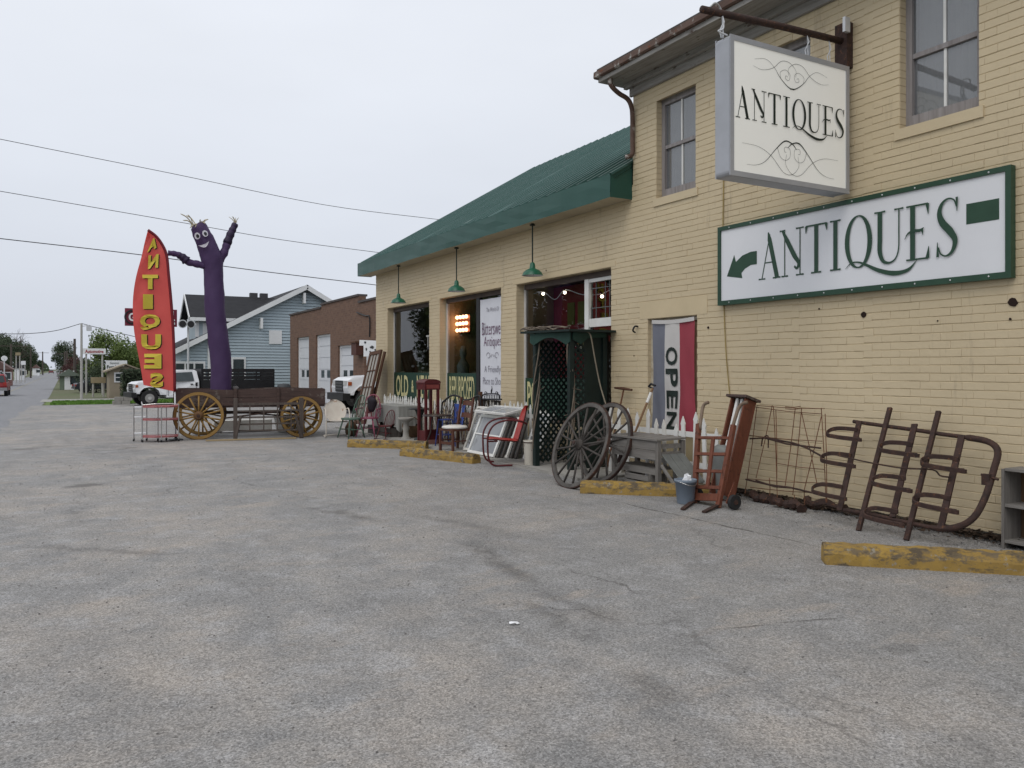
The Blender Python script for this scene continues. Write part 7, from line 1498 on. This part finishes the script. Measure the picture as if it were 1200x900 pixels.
for i, (x, y, kind, mi, sc) in enumerate(((-15, 38, 1, 1, 1.0), (-17, 50, 0, 1, 1.15), (-15, 62, 1, 0, 0.95), (-19, 76, 1, 1, 1.1), (-16, 92, 3, 3, 1.0), (-17, 108, 0, 1, 1.1), (-15.5, 128, 1, 1, 1.0), (-12.5, 185, 1, 1, 0.9), (-13, 215, 0, 1, 1.15), (-14, 245, 1, 1, 1.2), (-12.5, 280, 3, 3, 1.35), (-13.5, 320, 1, 1, 1.15), (-13, 380, 1, 1, 1.15), (-13, 470, 0, 1, 1.3))):
    tree('tree', '%s %s tree from the camera in the row left of the road' % (names_l[i], ['leafy green', 'dark green', '', 'bare grey'][mi]), x, y, kind, mi, sc, i*0.9, GLT)
fw = MB(); rg = random.Random(77)
for i in range(9000):
    x = rg.choice([-1, 1])*rg.uniform(0, 1)**0.7*420 + (-8 if rg.random() < .5 else 8); y = rg.uniform(620, 760)
    if -9 < x < 0: continue
    z = rg.random()**0.8*(8 + 3*math.sin(x*0.05) + 2*math.sin(x*0.21)); s_ = rg.uniform(0.8, 2.0)
    fw.add([(x - s_, y, z - s_*.5 - .6), (x + s_, y + rg.uniform(-1, 1), z - s_*.5 - .6), (x, y, z + s_ - .6)], [(0, 1, 2)])
tag(link('far_wood', fw.mesh('far_wood', leaf_mats[1])), 'dark far wood closing the view at the horizon', 'wood', kind='stuff')

# ------------------------------------------------------------------ street furniture and small buildings beyond the verge
GP = 'utility poles'
pole_m = wood('pole_grey', (0.46, 0.45, 0.43), (0.34, 0.33, 0.31), 2, 1.5); pole_dark = wood('pole_brown', (0.10, 0.08, 0.07), (0.06, 0.05, 0.042), 2, 1.5)
def upole(px, ptop, y, r, mat, lab, arms=(), xfmr=False):
    x = tpx(px, y); g = gz(x, y); zt = ony(px, ptop, y).z - g; t = T('utility_pole', lab, 'utility pole', (x, y, g), 0, GP)
    L('shaft', MB().cyl((0, 0, 0), (0, 0, zt), r, 8, r*0.7), mat, t)
    for dz, hw in arms: L('crossarm', MB().box((-hw, -.06, zt - dz), (hw, .06, zt - dz + .12)), pole_dark, t)
    if xfmr: L('lamp_arm', MB().tube([(0, 0, zt - .2), (0.5, 0, zt - .1)], 0.03, 6), alu, t); L('lamp_head', MB().box((0.3, -.12, zt - .5), (0.62, .12, zt - .15)), alu, t)
    return Vector((x, y, g + zt))
P1 = upole(95.5, 379, 62, 0.095, pole_m, 'tall pale utility pole standing on the grass verge', xfmr=True)
P2 = upole(87.5, 397, 105, 0.18, pole_dark, 'dark pole top behind the pale verge pole')
upole(76, 412, 170, 0.2, pole_dark, 'far utility pole with crossarm near the reddish tree', ((0.5, 1.6),)); upole(78.5, 411, 185, 0.2, pole_dark, 'thin far pole just right of the crossarm pole'); upole(13, 403, 150, 0.2, pole_dark, 'crossarm pole in the trees left of the road', ((0.4, 2.4),)); upole(50, 412, 330, 0.25, pole_dark, 'farthest pole at the end of the left tree row', ((0.5, 2.0),)); upole(106, 397, 92, 0.05, alu, 'thin pale flag pole among the billboards')
upole(36, 408, 220, 0.2, pole_dark, 'far pole among the bare trees left of the road')
def wire(pts, lab, r=0.012): solo('overhead_wire', MB().tube(spline(pts, 6), r, 4), black_paint, lab, 'wire', 'overhead wires')
wire([ony(-60, 272, 34), ony(0, 279.5, 34), ony(160, 298, 34), ony(300, 317, 34), ony(441, 334, 34)], 'lowest thick overhead wire running behind the tube figure', 0.016)
wire([ony(-60, 214, 30), ony(0, 224, 30), ony(220, 262, 30), ony(330, 281, 30), ony(452, 297, 30)], 'middle overhead wire passing behind the tube figure head', 0.010)
wire([ony(-60, 150, 30), ony(0, 163, 30), ony(200, 203, 30), ony(380, 240, 30), ony(520, 258, 30)], 'highest overhead wire crossing the sky', 0.010)
wire([P1, ony(130, 388, 62), ony(165, 396, 62)], 'wire from the pale pole to the right', 0.02); wire([ony(-20, 391, 62), ony(30, 391, 62), ony(65, 387.5, 62), P1], 'wire from the pale pole to the left', 0.02)
def placard(name, px0, py0, px1, py1, y, mat, lab, texts=(), legs=True, cat='billboard', th=0.25, lr=0.07):
    a = ony(px0, py1, y); b_ = ony(px1, py0, y); g = gz(a.x, y); t = T(name, lab, cat, ((a.x + b_.x)/2, y, g)); wd = b_.x - a.x
    L('panel', MB().box((-wd/2, 0, a.z - g), (wd/2, th, b_.z - g)), mat, t)
    if legs:
        for f_ in (-0.35, 0.35): L('leg', MB().cyl((wd*f_, th/2, 0), (wd*f_, th/2, a.z - g), lr, 8), pole_m, t)
    for body, cx_, cz_, w_, h_, m_, bo_ in texts:
        mb = MB(); put_text(mb, body, w_*wd, h_*(b_.z-a.z), lambda u, v: (u + cx_*wd, -0.015, v + a.z - g + cz_*(b_.z - a.z)), bo_); L('lettering', mb, m_, t)
    return t
red_l = M('red_lettering', (0.40, 0.03, 0.04), None, 4, 0.6)
placard('billboard', 97, 408.5, 124, 415, 76, clean_white, 'white billboard with red lettering behind the utility pole', [('Automotive', 0, 0.5, 0.8, 0.6, red_l, 0.02)])
placard('store_sign', 124, 422.5, 149, 436, 74, clean_white, 'white sign with black Furniture lettering above the tan shed', [('General', -0.1, 0.78, 0.42, 0.2, black_l, 0.0), ('Furniture', -0.05, 0.44, 0.8, 0.3, black_l, 0.03)])
placard('low_sign', 106.5, 442, 124, 449, 68, M('tan_board', (0.33, 0.27, 0.17), (0.27, 0.22, 0.14), 3, 0.7), 'low tan sign board at ground level by the side street', [], True, 'sign')
rs = T('red_pylon_sign', 'dark red and white roadside sign mostly hidden by the feather flag', 'sign', (tpx(177, 58), 58, gz(0, 58)))
a, b_ = ony(146.5, 381.5, 58), ony(207.5, 363, 58); cx0 = (a.x + b_.x)/2 - rs.location.x; g = rs.location.z; hw = (b_.x - a.x)/2
pylon_red = M('pylon_red', (0.20, 0.02, 0.045), (0.16, 0.016, 0.036), 3, 0.5)
L('panel', MB().box((cx0 - hw, 0, a.z - g), (cx0 + hw, 0.3, b_.z - g)), pylon_red, rs); L('pole', MB().cyl((cx0, .15, 0), (cx0, .15, a.z - g), 0.15, 10), alu, rs)
zc = (a.z + b_.z)/2 - g
mb = MB(); put_text(mb, 'G', 0.42, 0.55, lambda u, v: (u + cx0 - hw + 0.42, -0.03, v + zc), 0.03); L('lettering', mb, clean_white, rs)
mb = MB(); put_text(mb, 'I', 0.08, 0.38, lambda u, v: (u + cx0 + hw - 0.25, -0.03, v + zc + 0.28), 0.03); put_text(mb, 'S', 0.26, 0.42, lambda u, v: (u + cx0 + hw - 0.25, -0.03, v + zc - 0.28), 0.03); L('lettering', mb, clean_white, rs)
L('ring', MB().tube([(cx0 - hw + 0.42 + 0.42*math.cos(t), -0.04, zc + 0.42*math.sin(t)) for t in fr(0, 2*PI, 20)[:-1]], 0.06, 5, True), black_paint, rs)
# tan shed
shd = T('tan_shed', 'small tan shed with a white framed window beside the verge', 'shed', (tpx(146, 64), 64, gz(0, 64)))
sh = M('tan_siding', (0.33, 0.28, 0.21), (0.27, 0.23, 0.17), 2, 0.8); a = ony(128, 455, 64); b_ = ony(166, 434, 64); g = shd.location.z; x0 = a.x - shd.location.x; x1 = b_.x - shd.location.x; ze = b_.z - g; zp = ony(150, 429, 64).z - g
L('wall', MB().box((x0, 0, -0.1), (x1, 4, ze)).prism([(x0, ze), (x1, ze), ((x0+x1)/2, zp)], lambda u, v, t: (u, t, v), 4), sh, shd)
for s_, (q0, q1) in ((0, (x0 - .3, (x0+x1)/2)), (1, ((x0+x1)/2, x1 + .3))):
    z0_, z1_ = (ze - .15, zp + .08) if s_ == 0 else (zp + .08, ze - .15); L('roof', MB().add([(q0, -.3, z0_), (q1, -.3, z1_), (q1, 4.3, z1_), (q0, 4.3, z0_), (q0, -.3, z0_ + .1), (q1, -.3, z1_ + .1), (q1, 4.3, z1_ + .1), (q0, 4.3, z0_ + .1)], [(0, 3, 2, 1), (4, 5, 6, 7), (0, 1, 5, 4), (1, 2, 6, 5), (2, 3, 7, 6), (3, 0, 4, 7)]), sh, shd)
wx0 = ony(135.5, 440, 64).x - shd.location.x; wx1 = ony(142, 440, 64).x - shd.location.x; wz0 = ony(135, 446.5, 64).z - g; wz1 = ony(135, 438, 64).z - g
wn = L('window', MB().box((wx0 - .1, -.05, wz0 - .1), (wx1 + .1, -.005, wz1 + .1)), trim, shd); L('pane', MB().box((wx0, -.07, wz0), (wx1, -.052, wz1)), car_glass, wn); L('muntin', MB().box((wx0, -.08, (wz0+wz1)/2 - .03), (wx1, -.072, (wz0+wz1)/2 + .03)), trim, wn)
hd = T('dark_hedge', 'dark clipped hedge between the shed and the truck', 'hedge', (tpx(164, 58), 60.5, gz(0, 58))); hm = MB(); rg = random.Random(3)
for i in range(2500):
    p = Vector((rg.uniform(-1.0, 1.0), rg.uniform(-.5, .5), rg.uniform(0, 2.0))); u = Vector((rg.gauss(0, 1), rg.gauss(0, 1), rg.gauss(0, 1))).normalized()*.12; v = Vector((rg.gauss(0, 1), rg.gauss(0, 1), rg.gauss(0, 1))).normalized()*.12; hm.add([p-u, p+u, p+v], [(0, 1, 2)])
L('foliage', hm, leaf_mats[1], hd); L('stems', MB().box((-.85, -.3, 0), (.85, .3, 1.7)), M('hedge_core', (0.012, 0.018, 0.01), None, 5, 0.95), hd)
bl_ = T('boundary_blocks', 'pale concrete blocks piled at the verge end beside the truck', 'blocks', (tpx(143, 46.5), 46.5, gz(0, 46.5)))
for i in range(2):
    for k in range(2): L('block', MB().box((-0.45 + k*0.42 + 0.1*(i % 2), -.2, i*0.2), (-0.05 + k*0.42 + 0.1*(i % 2), .2, i*0.2 + .19)), concrete, bl_)
# green-grey low buildings and parked cars further along, left-side shops
def hut(name, lab, px0, px1, py0, y, mat, roofm, dep=6, cat='building'):
    a = tpx(px0, y); b_ = tpx(px1, y); x = (a+b_)/2; g = gz(x, y); h = ony((px0+px1)/2, py0, y).z - g; w_ = (b_-a)/2; t = T(name, lab, cat, (x, y, g))
    L('wall', MB().box((-w_, 0, -.2), (w_, dep, h*0.68)), mat, t); L('roof', MB().prism([(-w_ - .3, h*0.66), (w_ + .3, h*0.66), (0, h)], lambda u, v, tt_: (u, -.3 + tt_, v), dep + .6), roofm, t)
    L('door', MB().box((-w_*.5, -.05, 0), (-w_*.5 + .9, -.004, 2.0)), trim, t); wn = L('window', MB().box((w_*.1, -.05, h*.25), (w_*.1 + 1.2, -.004, h*.25 + 1.0)), trim, t); L('pane', MB().box((w_*.1 + .1, -.07, h*.25 + .1), (w_*.1 + 1.1, -.052, h*.25 + .9)), car_glass, wn)
hut('green_building', 'low grey green building beyond the verge near the poles', 70, 92, 432.5, 96, M('grey_green_wall', (0.16, 0.20, 0.15), (0.12, 0.15, 0.11), 2, 0.8), M('grey_green_roof', (0.15, 0.18, 0.15), None, 2, 0.8))
hut('white_building', 'small white building under the red lettered billboard', 97, 112, 424, 100, clean_white, shingle)
hut('brick_house', 'small reddish house at the left edge behind the red vehicle', -14, 12, 423, 120, M('house_red_brick', (0.22, 0.10, 0.08), (0.16, 0.07, 0.06), 2, 0.8), M('roof_grey_red', (0.16, 0.10, 0.09), None, 2, 0.8))
hut('pale_house', 'pale house among the trees left of the road', 17, 27, 424, 180, clean_white, shingle); hut('far_store', 'far white store left of the road end', 38, 46, 427, 300, clean_white, M('roof_grey_red', (0, 0, 0)))
for i, (x, y, mat, lab) in enumerate(((-13.5, 145, car_black, 'black car parked left of the road by the pale house'), (-12.5, 175, car_silver, 'silver car parked left of the road in the distance'), (-11.5, 215, car_black, 'farther dark car parked by the left roadside'), (3.0, 84, car_black, 'dark car parked by the grey green building'), (8.2, 72, car_silver, 'silver car parked near the low tan sign'))):
    t = T('parked_car', lab, 'car', (x, y, gz(x, y)), R(90 if x < 0 else 10), 'cars parked near the road'); sedan(t, mat, 1.0, 1.45)
rsn = T('round_sign', 'white round sign on a post at the far left', 'sign', (tpx(5, 118), 118, gz(0, 118))); zz = ony(5, 420, 118).z - rsn.location.z
L('post', MB().cyl((0, 0, 0), (0, 0, zz), 0.07, 8), alu, rsn); L('disc', MB().cyl((0, -.05, zz), (0, .05, zz), 0.34, 18), clean_white, rsn)
placard('roadside_sign', 18, 413, 24, 416.5, 140, M('tan_board', (0, 0, 0)), 'small tan sign among the left trees', [], True, 'sign'); placard('roadside_sign', 24.5, 423, 30, 427.5, 150, clean_white, 'small white sign left of the road in front of trees', [], True, 'sign')
